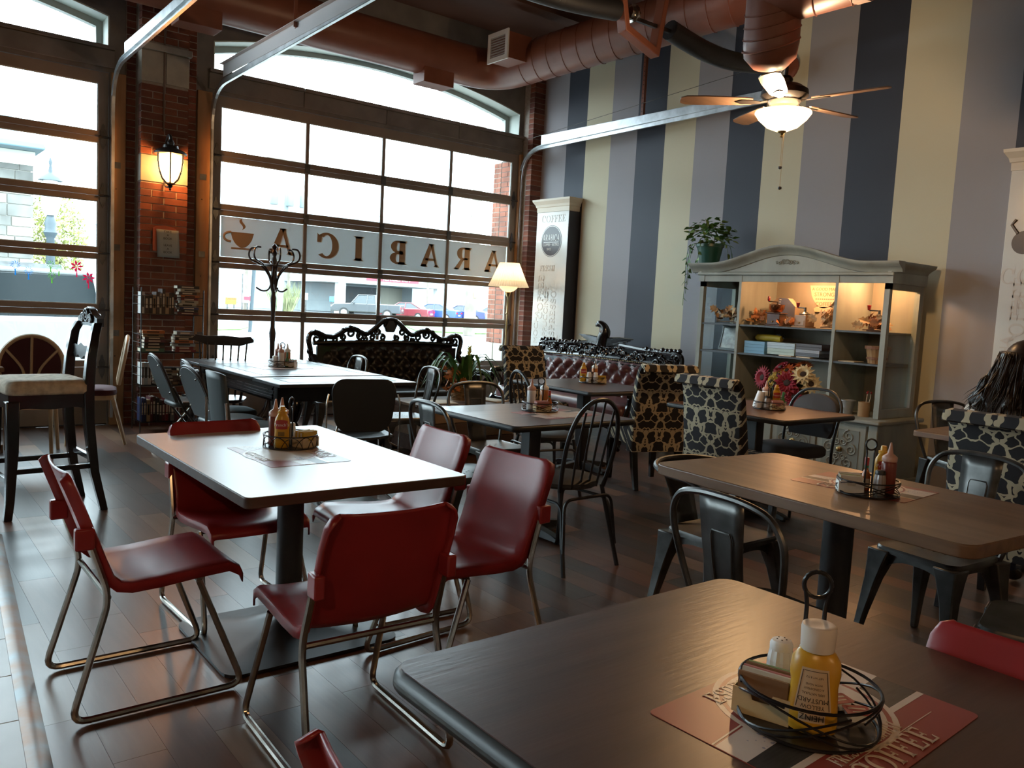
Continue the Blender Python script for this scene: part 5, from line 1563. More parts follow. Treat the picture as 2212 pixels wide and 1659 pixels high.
q = MB(); q.loft([[(x, -0.285 - 0.02, z - h), (x, -0.285 + 0.02, z - h), (x, -0.285 + 0.02, z + h), (x, -0.285 - 0.02, z + h)] for (x, z, h) in ((-0.18, 1.165, 0.025), (-0.10, 1.175, 0.035), (-0.05, 1.19, 0.05), (0, 1.20, 0.058), (0.05, 1.19, 0.05), (0.10, 1.175, 0.035), (0.18, 1.165, 0.025))]); q.build('crest_rail', BLACKG, t, smooth=True)
for (cx, cz, r0) in ((-0.075, 1.185, 0.030), (0.075, 1.185, 0.030), (0, 1.20, 0.048)):
    q = MB()
    sp_ = [(cx + r0 * (1 - k / 22) * math.cos(k * 0.62), -0.31, cz + r0 * (1 - k / 22) * math.sin(k * 0.62)) for k in range(20)]
    q.tube(sp_, 0.009, 6); q.build('carved_scroll', BLACKG, t, smooth=True)
    q = MB(); q.tube([(p[0], -0.26, p[2]) for p in sp_], 0.009, 6); q.build('carved_scroll', BLACKG, t, smooth=True)
q = MB(); q.loft([[(x, -0.245 - 0.015, z - h), (x, -0.245 + 0.015, z - h), (x, -0.245 + 0.015, z + h), (x, -0.245 - 0.015, z + h)] for (x, z, h) in ((-0.19, 0.985, 0.025), (-0.12, 0.975, 0.045), (-0.06, 0.985, 0.03), (0, 0.98, 0.052), (0.06, 0.985, 0.03), (0.12, 0.975, 0.045), (0.19, 0.985, 0.025))]); q.build('mid_rail', BLACKG, t, smooth=True)
# ---- blond chairs with burgundy fan backs
def fan_chair():
    t = thing('fan_back_chair', 'blond wooden chair', 'chair')
    BL = mat('blond_wood', (0.42, 0.30, 0.17), rough=0.4)
    BU = mat('burgundy_fabric', (0.055, 0.012, 0.018), rough=0.9)
    def yb(z): return -0.19 - 0.09 * (z - 0.45) / 0.5
    ring = [(0.235 * math.cos(R(a)), 0.70 + 0.25 * math.sin(R(a))) for a in range(-40, 221, 10)]
    q = MB(); q.tube([(x, yb(z), z) for x, z in ring], 0.019, 8, closed=False); q.build('back_hoop', BL, t, smooth=True)
    q = MB(); n = len(ring)
    q.add([(x * 0.95, yb(z) + 0.008, z) for x, z in ring] + [(x * 0.95, yb(z) - 0.008, z) for x, z in ring], [tuple(range(n)), tuple(range(2 * n - 1, n - 1, -1))] + [(i, (i + 1) % n, n + (i + 1) % n, n + i) for i in range(n)]); q.build('back_panel', BU, t)
    for (xb, xt, zt, mid) in ((0.0, 0.0, 0.95, 0.0), (0.05, 0.19, 0.84, 0.065), (-0.05, -0.19, 0.84, -0.065)):
        for sgn in (-1, 1):
            q = MB(); q.tube(smooth_path([(xb, yb(0.54) + sgn * 0.009, 0.54), (mid, yb(0.68) + sgn * 0.009, 0.68), (xt, yb(zt) + sgn * 0.009, zt)], 5), 0.011, 6); q.build('fan_stick', BL, t, smooth=True)
    q = MB(); q.loft([[(x, y, z) for x, y in rrect(0.44 * f_, 0.43 * f_, 0.12, 5, 0, 0.02)] for (z, f_) in ((0.44, 0.97), (0.455, 1.0), (0.485, 0.98), (0.497, 0.85))]); q.build('seat', BU, t, smooth=True, ang=60)
    q = MB(); q.loft([[(x, y, z) for x, y in rrect(0.43, 0.42, 0.12, 5, 0, 0.02)] for z in (0.40, 0.439)]); q.build('seat_rail', BL, t)
    for sx in (-1, 1):
        for (y, dy) in ((0.18, 0.02), (-0.16, -0.10)):
            q = MB(); q.tube([(sx * 0.18, y, 0.41), (sx * 0.19, y + dy, 0.0)], [0.018, 0.014], 8); q.build('leg', BL, t, smooth=True)
    return t
FN = Proto(fan_chair())
FN.place(1.05, 7.55, F_NX + R(75), 'blond wooden chair with a burgundy fan back, seen full on behind the bar stool')
FN.place(1.62, 8.02, F_NX + R(-12), 'blond wooden chair with a burgundy fan back, edge on by the glass door')
t = thing('side_cabinet', 'low brown wooden cabinet beside the blond chair by the left glass door', 'cabinet', (0.45, 7.95, 0))
WC = wood_mat('brown_cabinet_wood', (0.12, 0.055, 0.025), (0.18, 0.09, 0.045), rough=0.5, axis='z', scale=5)
q = MB(); q.box(-0.42, -0.22, 0.06, 0.42, 0.22, 0.66); q.build('body', WC, t, bevel=0.006)
q = MB(); q.box(-0.46, -0.25, 0.66, 0.46, 0.25, 0.70); q.build('worktop', WC, t, bevel=0.008)
q = MB(); q.box(-0.45, -0.24, 0.0, 0.45, 0.24, 0.07); q.build('plinth', WC, t, bevel=0.006)
for sx in (-1, 1):
    q = MB(); q.box(sx * 0.03, -0.236, 0.12, sx * 0.39, -0.221, 0.62); q.build('door', WC, t, bevel=0.006)
# ================================================================ SETTEES
def scroll(cx, cz, r0, y, turns=1.6, dirn=1, a0=0.0, n=18):
    return [(cx + r0 * (1 - 0.8 * k / n) * math.cos(a0 + dirn * k / n * turns * 2 * PI), y, cz + r0 * (1 - 0.8 * k / n) * math.sin(a0 + dirn * k / n * turns * 2 * PI)) for k in range(n + 1)]
def tuft(u, v):
    return (abs(math.sin(PI * (u + v))) * abs(math.sin(PI * (u - v)))) ** 0.55
def settee(name, label, W, top, leather, loc, rotz, zs=0.45, ztop=0.90, dep=0.72, step=0.17, cat='sofa'):
    """top: list of (x, z) of the carved crest outline for x >= 0 (mirrored)"""
    t = thing(name, label, cat, loc, rotz)
    hw = W / 2
    # tufted back
    q = MB()
    nu, nv = 80, 26
    def fb(u, v):
        x = (-1 + 2 * u) * (hw - 0.12); z = 0.40 + (ztop - 0.40 + 0.03 * math.cos(PI * x / W)) * v
        edge = min(1.0, 8 * u, 8 * (1 - u), 6 * v + 0.2, 5 * (1 - v))
        return (x, -dep / 2 + 0.10 + (0.085 * tuft(x / step, z / (step * 1.15)) * edge + 0.02 * edge) - 0.10 * (v), z)
    q.grid(nu, nv, fb); q.build('tufted_back', leather, t, smooth=True, ang=180)
    q = MB()
    for i in range(-12, 13):
        for j in range(0, 9):
            x = i * step / 2; z = j * step * 1.15 / 2
            if (i + j) % 2 == 0 and abs(x) < hw - 0.18 and 0.45 < z < ztop - 0.04:
                q.lathe([(0.011, -0.004), (0.011, 0.004), (0.004, 0.008)], 8, (x, -dep / 2 + 0.125 - 0.10 * (z - 0.4) / (ztop - 0.4), z), axis='y')
    o = q.build('back_buttons', leather, t); o['kind'] = 'stuff'
    q = MB(); q.box(-hw + 0.10, -dep / 2 + 0.02, 0.30, hw - 0.10, -dep / 2 + 0.05, ztop - 0.02); q.build('back_board', BLACKG, t)
    q = MB(); q.loft([[(x, y + 0.05, z) for x, y in rrect((W - 0.22) * fx, (dep - 0.12) * fy, 0.07, 5)] for (z, fx, fy) in ((0.33, 1, 1), (zs - 0.06, 1.0, 1.0), (zs - 0.01, 0.985, 0.98), (zs + 0.012, 0.95, 0.9), (zs + 0.02, 0.8, 0.7))]); q.build('seat', leather, t, smooth=True, ang=60)
    q = MB()
    n = 30
    tp = [(-hw + 0.10 + (W - 0.2) * i / n, 0.33) for i in range(n + 1)]
    bt = [(-hw + 0.10 + (W - 0.2) * i / n, 0.22 - 0.03 * math.cos(4 * PI * i / n)) for i in range(n + 1)]
    q.prism(tp + bt[::-1], dep / 2 - 0.03, dep / 2 + 0.0, 'xz'); q.build('front_apron', BLACKG, t, bevel=0.005)
    for s in (-1, 1):
        q = MB(); q.tube(smooth_path([(s * (hw - 0.12), dep / 2 - 0.02, 0.33), (s * (hw - 0.09), dep / 2 + 0.02, 0.22), (s * (hw - 0.13), dep / 2 - 0.02, 0.08), (s * (hw - 0.10), dep / 2 + 0.02, 0.02)], 4), [0.05] * 3 + [0.045] * 3 + [0.035] * 3 + [0.028] * 3 + [0.03], 8); q.build('leg', BLACKG, t, smooth=True)
        q = MB(); q.tube([(s * (hw - 0.12), -dep / 2 + 0.08, 0.33), (s * (hw - 0.12), -dep / 2 + 0.0, 0.0)], [0.04, 0.028], 8); q.build('leg', BLACKG, t, smooth=True)
        q = MB(); q.tube(smooth_path([(s * (hw - 0.06), -dep / 2 + 0.05, 0.78), (s * (hw - 0.05), -0.10, 0.66), (s * (hw - 0.03), dep / 2 - 0.12, 0.64), (s * (hw - 0.03), dep / 2 - 0.04, 0.62), (s * (hw - 0.04), dep / 2 - 0.06, 0.56)], 4), 0.036, 8); q.build('arm_rail', BLACKG, t, smooth=True)
        q = MB(); q.tube(smooth_path([(s * (hw - 0.04), dep / 2 - 0.08, 0.60), (s * (hw - 0.10), dep / 2 - 0.12, 0.48), (s * (hw - 0.10), dep / 2 - 0.06, 0.33)], 4), 0.030, 8); q.build('arm_post', BLACKG, t, smooth=True)
        q = MB(); q.box(s * (hw - 0.115), -dep / 2 + 0.10, 0.34, s * (hw - 0.075), dep / 2 - 0.14, 0.62); q.build('arm_panel', leather, t, bevel=0.015)
    yb = -dep / 2 + 0.02
    full = [(-x, yb, z) for x, z in reversed(top)] + [(x, yb, z) for x, z in top[1:]]
    crest = smooth_path(full, 4)
    q = MB(); q.tube(crest, 0.028, 8); q.build('crest_rail', BLACKG, t, smooth=True)
    low = [(p.x, yb, ztop + 0.008 + 0.03 * math.cos(PI * p.x / W)) for p in crest if abs(p.x) < hw - 0.06]
    q = MB(); q.tube(low, 0.022, 7); q.build('lower_rail', BLACKG, t, smooth=True)
    return t, crest, yb
# black sofa by the glass doors
topb = [(0.0, 1.185), (0.05, 1.180), (0.11, 1.15), (0.17, 1.10), (0.24, 1.045), (0.30, 1.025), (0.38, 1.055), (0.45, 1.075), (0.53, 1.065), (0.60, 1.02), (0.68, 0.985), (0.76, 0.99), (0.84, 1.02), (0.92, 1.02), (0.955, 0.96), (0.935, 0.86), (0.92, 0.76)]
t, crest, yb = settee('carved_sofa', 'black tufted leather sofa with a carved scrolling crest before the glass doors', 1.94, topb, LEATHB, (4.60, 7.66, 0), PI, ztop=0.905)
rs = random.Random(21)
for s in (-1, 1):
    for (cx, cz, r0, dr) in ((0.05, 1.13, 0.042, 1), (0.15, 1.055, 0.045, -1), (0.22, 0.99, 0.036, 1), (0.36, 1.0, 0.045, -1), (0.48, 1.03, 0.050, 1), (0.56, 0.99, 0.036, -1), (0.66, 0.955, 0.034, 1), (0.78, 0.955, 0.038, -1), (0.87, 0.96, 0.050, 1), (0.09, 0.99, 0.035, 1), (0.30, 0.965, 0.03, 1)):
        q = MB(); q.tube(scroll(s * cx, cz, r0, yb, 1.3, dr * s, 1.0), 0.015, 6); q.build('carved_scroll', BLACKG, t, smooth=True)
    for (cx, cz, r0) in ((0.40, 1.065, 0.030), (0.48, 1.085, 0.033), (0.56, 1.06, 0.028), (0.88, 1.03, 0.032), (0.94, 0.83, 0.035), (0.925, 0.75, 0.03), (0.07, 1.175, 0.03)):
        q = MB(); q.lathe([(0.002, -r0), (r0 * 0.7, -r0 * 0.7), (r0, 0), (r0 * 0.7, r0 * 0.7), (0.002, r0)], 8, (s * cx, yb, cz)); q.build('carved_rosette', BLACKG, t, smooth=True)
q = MB(); q.prism([(-0.05, 1.05), (0.05, 1.05), (0.07, 1.10), (0.045, 1.17), (0.0, 1.215), (-0.045, 1.17), (-0.07, 1.10)], yb - 0.02, yb + 0.025, 'xz'); q.build('carved_crown', BLACKG, t, bevel=0.012)
# burgundy settee along the striped wall with a carved eagle
topr = [(0.0, 1.035), (0.2, 1.03), (0.4, 1.015), (0.6, 1.0), (0.8, 0.995), (1.0, 0.99), (1.10, 0.985), (1.15, 0.95), (1.15, 0.85)]
t, crest, yb = settee('carved_settee', 'burgundy leather settee with a carved black crest and eagle by the striped wall', 2.34, topr, LEATHR, (6.38, 6.82, 0), PI / 2, ztop=0.845, dep=0.80, step=0.19)
rs = random.Random(5)
q = MB(); q.box(-1.13, yb - 0.012, 0.84, 1.13, yb + 0.006, 0.995); q.build('crest_panel', BLACKG, t)
for i in range(46):
    x = -1.12 + 2.24 * (i + 0.5) / 46
    zc = 0.905 + rs.uniform(-0.035, 0.075)
    q = MB(); q.tube(scroll(x, zc, rs.uniform(0.035, 0.055), yb + 0.018, 1.4, rs.choice((-1, 1)), rs.uniform(0, 6)), 0.011, 5); q.build('carved_scroll', BLACKG, t, smooth=True)
for i in range(40):
    x = -1.12 + 2.24 * i / 39
    q = MB(); r0 = rs.uniform(0.020, 0.034); q.lathe([(0.002, -r0), (r0 * 0.75, -r0 * 0.6), (r0, 0), (r0 * 0.75, r0 * 0.6), (0.002, r0)], 7, (x, yb + 0.005, 1.005 + rs.uniform(-0.01, 0.025))); q.build('carved_leaf', BLACKG, t, smooth=True)
for i in range(74):
    x = -1.05 + 2.1 * i / 73
    q = MB()
q = MB()
for i in range(76): q.lathe([(0.007, -0.003), (0.007, 0.003), (0.002, 0.006)], 6, (-1.04 + 2.08 * i / 75, yb + 0.055, 0.862 - 0.0), axis='y')
o = q.build('brass_nails', BRASS, t); o['kind'] = 'stuff'
# eagle
q = MB(); q.tube(smooth_path([(0.02, yb + 0.02, 1.02), (0.0, yb + 0.03, 1.10), (-0.03, yb + 0.035, 1.18), (-0.01, yb + 0.05, 1.235), (0.035, yb + 0.06, 1.255), (0.075, yb + 0.06, 1.245), (0.10, yb + 0.06, 1.225)], 3), [0.075, 0.075, 0.074, 0.07, 0.068, 0.066, 0.06, 0.052, 0.048, 0.044, 0.042, 0.042, 0.042, 0.040, 0.036, 0.030, 0.022, 0.014, 0.008], 10); q.build('eagle_body', BLACKG, t, smooth=True)
for s in (-1, 1):
    for k in range(6):
        q = MB(); q.tube([(s * 0.06, yb + 0.02, 1.08 - 0.012 * k), (s * 0.24, yb + 0.01, 1.10 - 0.012 * k), (s * (0.44 - 0.04 * k), yb, 1.085 - 0.017 * k + (0.02 if s < 0 else 0.03))], [0.026, 0.020, 0.008], 6); q.build('wing_feather', BLACKG, t, smooth=True)

# ================================================================ planter box, coat rack, floor lamp
CR = [wood_mat('crate_wood_%d' % i, c1, c2, rough=0.65, axis='x', scale=5) for i, (c1, c2) in enumerate((((0.10, 0.05, 0.026), (0.16, 0.085, 0.05)), ((0.06, 0.034, 0.024), (0.10, 0.06, 0.045)), ((0.20, 0.13, 0.08), (0.28, 0.19, 0.12))))]
t = thing('crate_table', 'low reclaimed wood crate table holding a bromeliad', 'table', (4.42, 6.45, 0))
for i in range(5):
    q = MB(); q.box(-0.52, -0.34 + 0.136 * i + 0.003, 0.455, 0.52, -0.34 + 0.136 * (i + 1) - 0.003, 0.48); q.build('top_plank', CR[i % 3], t, bevel=0.003)
for s in (-1, 1):
    for j in range(3):
        for k in range(2):
            q = MB(); q.box(-0.50 + 0.50 * k + 0.004, s * 0.325 - 0.012, 0.05 + 0.135 * j + 0.003, 0.0 + 0.50 * k - 0.004, s * 0.325 + 0.012, 0.05 + 0.135 * (j + 1) - 0.003); q.build('side_plank', CR[(j + k) % 3], t, bevel=0.003)
        q = MB(); q.box(s * 0.49 - 0.012, -0.31, 0.05 + 0.135 * j + 0.003, s * 0.49 + 0.012, 0.31, 0.05 + 0.135 * (j + 1) - 0.003); q.build('end_plank', CR[(j + 1) % 3], t, bevel=0.003)
    for s2 in (-1, 1):
        q = MB(); q.box(s * 0.46 - 0.03, s2 * 0.29 - 0.03, 0.0, s * 0.46 + 0.03, s2 * 0.29 + 0.03, 0.45); q.build('corner_post', CR[1], t)
WICK = mat('wicker', (0.22, 0.12, 0.05), rough=0.7, var=0.5, vscale=40)
def wicker_pot(t_, r0, r1, h, c=(0, 0, 0), turns=9):
    q = MB()
    q.lathe([(r0 * 0.95, 0.0), (r1 * 0.95, h - 0.005), (r1 * 0.85, h - 0.005), (r0 * 0.8, 0.02)], 20, c); q.build('basket_liner', WICK, t_, smooth=True)
    for k in range(turns):
        f_ = (k + 0.5) / turns; r_ = r0 + (r1 - r0) * f_
        q = MB(); q.tube([(c[0] + (r_ + 0.003 * math.sin(12 * a + k * PI)) * math.cos(a), c[1] + (r_ + 0.003 * math.sin(12 * a + k * PI)) * math.sin(a), c[2] + h * f_) for a in [2 * PI * j / 36 for j in range(36)]], h / turns * 0.55, 5, closed=True); q.build('woven_ring', WICK, t_, smooth=True)
t = thing('potted_bromeliad', 'bromeliad with a yellow spike and orange leaves in a wicker basket', 'plant', (4.56, 6.50, 0.48))
wicker_pot(t, 0.095, 0.115, 0.15)
rs = random.Random(2)
for k in range(26):
    a = 2 * PI * k / 26 + rs.uniform(-0.2, 0.2); L = rs.uniform(0.28, 0.46); hgt = rs.uniform(0.12, 0.30)
    q = MB(); rings = []
    for i in range(8):
        s_ = i / 7; r_ = 0.02 + L * s_; z = 0.14 + hgt * math.sin(PI * min(1, s_ * 0.9)) * 1.2 - 0.10 * s_ * s_
        w = 0.022 * (1 - s_ ** 3) + 0.001
        c, sn = math.cos(a), math.sin(a)
        rings.append([(r_ * c - w * sn, r_ * sn + w * c, z + 0.006), (r_ * c, r_ * sn, z), (r_ * c + w * sn, r_ * sn - w * c, z + 0.006)])
    q.loft(rings, closed=False, caps=False); q.build('strap_leaf', LEAFG, t, smooth=True)
q = MB(); q.tube([(0.09, 0.05, 0.15), (0.10, 0.05, 0.30)], 0.012, 6)
for k in range(40):
    z = 0.26 + 0.006 * k; a = k * 2.4; L = 0.05 * (1 - k / 60)
    q.tube([(0.10, 0.05, z), (0.10 + L * math.cos(a), 0.05 + L * math.sin(a), z + 0.03)], [0.012, 0.002], 4)
q.build('flower_spike', mat('yellow_bract', (0.50, 0.45, 0.08), rough=0.5), t, smooth=True)
ORL = mat('orange_leaf', (0.40, 0.13, 0.03), rough=0.7, var=0.4, vscale=30)
def leaf_poly(q, p, d, n_, L, lobes=5):
    """one lobed leaf with a fold"""
    d = Vector(d).normalized(); n_ = Vector(n_); s_ = d.cross(n_)
    if s_.length < 1e-4: s_ = d.orthogonal()
    s_.normalize(); n_ = s_.cross(d)
    p = Vector(p)
    L2 = [(0.0, 0.05), (0.12, 0.30), (0.25, 0.18), (0.42, 0.46), (0.52, 0.22), (0.70, 0.34), (0.78, 0.14), (1.0, 0.0)]
    mid = [p + d * L * u for u, _ in L2]
    l = [p + d * L * u + s_ * L * w + n_ * L * 0.16 * w * 2 for u, w in L2]
    r_ = [p + d * L * u - s_ * L * w + n_ * L * 0.16 * w * 2 for u, w in L2]
    k = q.add(mid + l + r_, [])
    n = len(L2)
    for i in range(n - 1):
        q.f.append((k + i, k + i + 1, k + n + i + 1, k + n + i)); q.m.append(0)
        q.f.append((k + i + 1, k + i, k + 2 * n + i, k + 2 * n + i + 1)); q.m.append(0)
for k in range(34):
    q = MB(); leaf_poly(q, (-0.13 + rs.uniform(-0.09, 0.07), -0.03 + rs.uniform(-0.06, 0.06), 0.10 + rs.uniform(0, 0.26)), (rs.gauss(0, 1), rs.gauss(0, 1), rs.gauss(0.2, 0.6)), (rs.gauss(0, 1), rs.gauss(0, 1), rs.gauss(0, 1)), rs.uniform(0.05, 0.09)); q.build('orange_leaf', ORL, t)
tag(MB().build('x', PAPER), 'x', 'x') if False else None
for n, (x, y, rz, col, lb) in enumerate(((4.80, 6.35, 0.3, (0.45, 0.40, 0.30), 'cream magazine lying on the crate table beside the bromeliad'), (4.22, 6.33, -0.2, (0.10, 0.12, 0.16), 'dark magazine lying flat on the crate table'))):
    m_ = thing('magazine', lb, 'magazine', (x, y, 0.4805), rz)
    q = MB(); q.box(-0.10, -0.14, 0, 0.10, 0.14, 0.006); q.build('cover', mat('magazine_%d' % n, col, rough=0.4), m_)
    q = MB(); q.box(-0.097, -0.137, 0.0062, 0.103, 0.137, 0.012); q.build('pages', PAPER, m_)
# coat rack
t = thing('coat_rack', 'dark bentwood coat rack with curled hooks standing by the glass door', 'coat rack', (3.33, 8.18, 0))
CW = mat('dark_bentwood', (0.022, 0.011, 0.009), rough=0.28)
q = MB(); q.lathe([(0.02, 0.05), (0.024, 0.3), (0.03, 0.55), (0.022, 0.62), (0.026, 0.9), (0.034, 1.0), (0.022, 1.06), (0.020, 1.2), (0.030, 1.36), (0.020, 1.40), (0.030, 1.46), (0.034, 1.55), (0.026, 1.66), (0.018, 1.70), (0.028, 1.74), (0.016, 1.78), (0.03, 1.82), (0.014, 1.85), (0.028, 1.88), (0.012, 1.905), (0.001, 1.91)], 14); q.build('post', CW, t, smooth=True)
for k in range(6):
    a = k * PI / 3 + 0.35
    c, s_ = math.cos(a), math.sin(a)
    q = MB(); q.tube([(c * r_, s_ * r_, z) for r_, z in [(p.x, p.z) for p in smooth_path([(0.02, 0, 1.44), (0.05, 0, 1.58), (0.14, 0, 1.69), (0.24, 0, 1.74), (0.262, 0, 1.80), (0.235, 0, 1.855), (0.18, 0, 1.86)], 5)]], 0.010, 6); q.build('upper_hook', CW, t, smooth=True)
    if k % 2 == 0:
        q = MB(); q.tube([(c * r_, s_ * r_, z) for r_, z in [(p.x, p.z) for p in smooth_path([(0.02, 0, 1.62), (0.03, 0, 1.50), (0.06, 0, 1.44), (0.12, 0, 1.43), (0.18, 0, 1.46)], 5)]], 0.009, 6); q.build('lower_hook', CW, t, smooth=True)
    q = MB(); q.tube([(c * r_, s_ * r_, z) for r_, z in [(p.x, p.z) for p in smooth_path([(0.02, 0, 0.45), (0.06, 0, 0.25), (0.16, 0, 0.10), (0.27, 0, 0.012)], 5)]], 0.012, 6); q.build('foot', CW, t, smooth=True)
q = MB(); q.tube([(0.135 * math.cos(2 * PI * j / 28), 0.135 * math.sin(2 * PI * j / 28), 1.69) for j in range(28)], 0.010, 6, closed=True); q.build('ring', CW, t, smooth=True)
# floor lamp with pleated shade
t = thing('floor_lamp', 'brass floor lamp with a cream pleated shade beside the glass door', 'lamp', (6.60, 8.48, 0))
q = MB(); q.lathe([(0.14, 0.0), (0.14, 0.02), (0.05, 0.04), (0.012, 0.06), (0.011, 1.30), (0.02, 1.31), (0.011, 1.33), (0.011, 1.52), (0.03, 1.55), (0.035, 1.58), (0.02, 1.60)], 14); q.build('pole', BRASS, t, smooth=True)
q = MB(); q.lathe([(0.02, 1.585), (0.07, 1.60), (0.115, 1.64), (0.12, 1.66)], 18); q.build('glass_bowl', film_mat('milk_glass', (0.80, 0.76, 0.66), 0.6), t, smooth=True)
SHADE = film_mat('pleated_shade_fabric', (0.78, 0.66, 0.48), 0.55)
q = MB(); N = 96
for (z0, z1, r0, r1, nm, m_) in ((1.735, 1.96, 0.222, 0.125, 'shade', SHADE), (1.655, 1.735, 0.262, 0.222, 'shade_band', film_mat('shade_lower_band', (0.62, 0.55, 0.43), 0.45))):
    q = MB()
    q.loft([[((r_ + (0.004 if j % 2 else -0.004)) * math.cos(2 * PI * j / N), (r_ + (0.004 if j % 2 else -0.004)) * math.sin(2 * PI * j / N), z) for j in range(N)] for (z, r_) in ((z0, r0), (z1, r1))], True, False)
    q.build(nm, m_, t)
add_light('floor_lamp_bulb', 'POINT', (0, 0, 1.80), 6, (1, 0.75, 0.5), 0.04, t)

# ================================================================ display columns on the striped wall
COLW = mat('white_column_paint', (0.60, 0.60, 0.57), rough=0.22, var=0.03, vscale=4)
FAINT = mat('faint_tan_print', (0.54, 0.50, 0.45), rough=0.3)
DKOV = mat('dark_brown_print', (0.035, 0.022, 0.022), rough=0.35)
def on_wall_text(s, size, y, z, x, m_, parent, name, org, vert=False, serif=False, sx=1.0):
    tm_ = text_mb(s, size, 0.0005, sx=sx) if not serif else None
    if serif:
        tm_, wd = serif_text(s, size, 0.05, sx); tm_.xf(Matrix.Translation((-wd / 2, -size / 2, 0)))
    rot = Matrix(((0, 0, -1, 0), (-1, 0, 0, 0), (0, 1, 0, 0), (0, 0, 0, 1)))     # glyph x -> -y, glyph y -> z, facing -x
    if vert: rot = rot @ Matrix.Rotation(PI / 2, 4, 'Z')
    tm_.xf(Matrix.Translation((x - org[0], y - org[1], z - org[2])) @ rot)
    return tm_.build(name, m_, parent)
for n, (y0, y1, lb) in enumerate(((7.97, 8.60, 'white display column with an oval coffee emblem beside the brick pier'), (2.17, 2.80, 'white display column with a coffee pot emblem behind the woman'))):
    yc = (y0 + y1) / 2
    org = (7.21, yc, 0)
    t = thing('display_column', lb, 'column', org)
    q = MB(); q.box(-0.09, -(y1 - y0) / 2, 0.0, 0.088, (y1 - y0) / 2, 2.66); q.build('shaft', COLW, t, bevel=0.004)
    q = MB(); hw = (y1 - y0) / 2
    rings = []
    for (z, e) in ((2.661, 0.004), (2.72, 0.006), (2.725, 0.015), (2.755, 0.022), (2.79, 0.045), (2.80, 0.052), (2.825, 0.055)):
        rings.append([(-0.09 - e, -hw - e, z), (0.088, -hw - e, z), (0.088, hw + e, z), (-0.09 - e, hw + e, z)])
    q.loft(rings); q.build('crown_moulding', mat('cream_crown', (0.60, 0.55, 0.46), rough=0.5), t)
    q = MB(); q.box(-0.088, -hw, 0.0, 0.088, -hw - 0.004, 2.655); q.build('painted_shade_side', NAVY, t)  # navy sheet paints in the shade of the side turned from the window
    X0 = 7.1185
    if n == 0:
        q = MB(); q.lathe([(0.205, -0.0008), (0.205, 0.0)], 40, (X0 - 7.21, 0.0, 2.28), axis='x', sx=1.0, sy=1.0); q.build('emblem_ring', DKOV, t)
        q = MB(); q.lathe([(0.198, -0.0016), (0.198, -0.0009)], 40, (X0 - 7.21, 0.0, 2.28), axis='x'); q.build('emblem_line', COLW, t)
        q = MB(); q.lathe([(0.190, -0.0024), (0.190, -0.0017)], 40, (X0 - 7.21, 0.0, 2.28), axis='x'); q.build('emblem_field', DKOV, t)
        on_wall_text('ARABICA', 0.085, yc, 2.325, X0 - 0.0035, COLW, t, 'emblem_lettering', org, serif=True, sx=0.62)
        q = MB(); q.box(X0 - 7.21 - 0.0035, -0.15, 2.262, X0 - 7.21 - 0.0026, 0.15, 2.27); q.build('emblem_rule', COLW, t)
        on_wall_text('COFFEE \u2022 BISTRO', 0.052, yc, 2.232, X0 - 0.0035, COLW, t, 'emblem_lettering', org, sx=0.8)
        on_wall_text('SINCE', 0.042, yc + 0.035, 2.175, X0 - 0.0035, COLW, t, 'emblem_lettering', org, sx=0.8)
    else:
        q = MB(); q.lathe([(0.09, -0.0015), (0.09, -0.0005)], 30, (X0 - 7.21, 0.17, 2.10), axis='x'); q.tube([(X0 - 7.21 - 0.001, 0.22, 2.17), (X0 - 7.21 - 0.001, 0.27, 2.24), (X0 - 7.21 - 0.001, 0.24, 2.28)], 0.012, 6); q.build('pot_emblem', DKOV, t)
    for (s, sz, dy, z, v_, sr) in (('COFFEE', 0.11, 0.16, 1.55, True, True), ('CAPPUCCINO', 0.12, 0.04, 1.25, True, False), ('ESPRESSO', 0.10, -0.10, 1.30, True, True), ('MOCHA', 0.12, 0.22, 1.15, True, False), ('COFFEE', 0.09, -0.02, 2.57, False, True), ('Mi', 0.16, -0.20, 1.00, False, False), ('COFFEE', 0.12, 0.0, 1.84, False, True) if n else ('FRESH', 0.07, 0.05, 1.93, False, True), ('Mi', 0.22, 0.10, 1.60, False, False)):
        on_wall_text(s, sz, yc + dy, z, X0 - 0.0006, FAINT, t, 'faint_lettering', org, v_, sr if set(s) <= set('ARABICEFOSPHUM ') else False)

# ================================================================ painted cabinet
CX, CY = 6.92, 4.405
cab = thing('display_cabinet', 'sage grey painted display cabinet with an arched cornice and lit shelves', 'cabinet', (CX, CY, 0))
def cb(nm, x0, y0, z0, x1, y1, z1, m_=CABP, bev=0.0, par=None):
    q = MB(); q.box(x0 - CX, y0 - CY, z0, x1 - CX, y1 - CY, z1); return q.build(nm, m_, par or cab, bevel=bev)
Y0, Y1 = 3.43, 5.38
cb('back_panel', 7.20, Y0, 0.60, 7.215, Y1, 1.84, mat('cabinet_lining', (0.36, 0.32, 0.25), rough=0.6, var=0.15, vscale=5, stretch=(1, 1, 0.15)))
cb('top_board', 6.62, Y0, 1.81, 7.215, Y1, 1.84)
for (ya, yb_) in ((Y0, Y0 + 0.045), (Y1 - 0.045, Y1)):
    cb('front_post', 6.62, ya, 0.625, 6.665, yb_, 1.75)
    cb('rear_post', 7.14, ya, 0.625, 7.199, yb_, 1.80)
    cb('side_rail', 6.665, ya, 0.625, 7.14, yb_, 0.70)
    cb('side_rail', 6.62, ya, 1.70, 7.14, yb_, 1.809)
    cb('side_pane', 6.67, (ya + yb_) / 2 - 0.002, 0.70, 7.14, (ya + yb_) / 2 + 0.002, 1.70, GLASS)
for y in (4.90, 3.90):
    cb('divider', 6.62, y - 0.014, 0.625, 7.199, y + 0.014, 1.809)
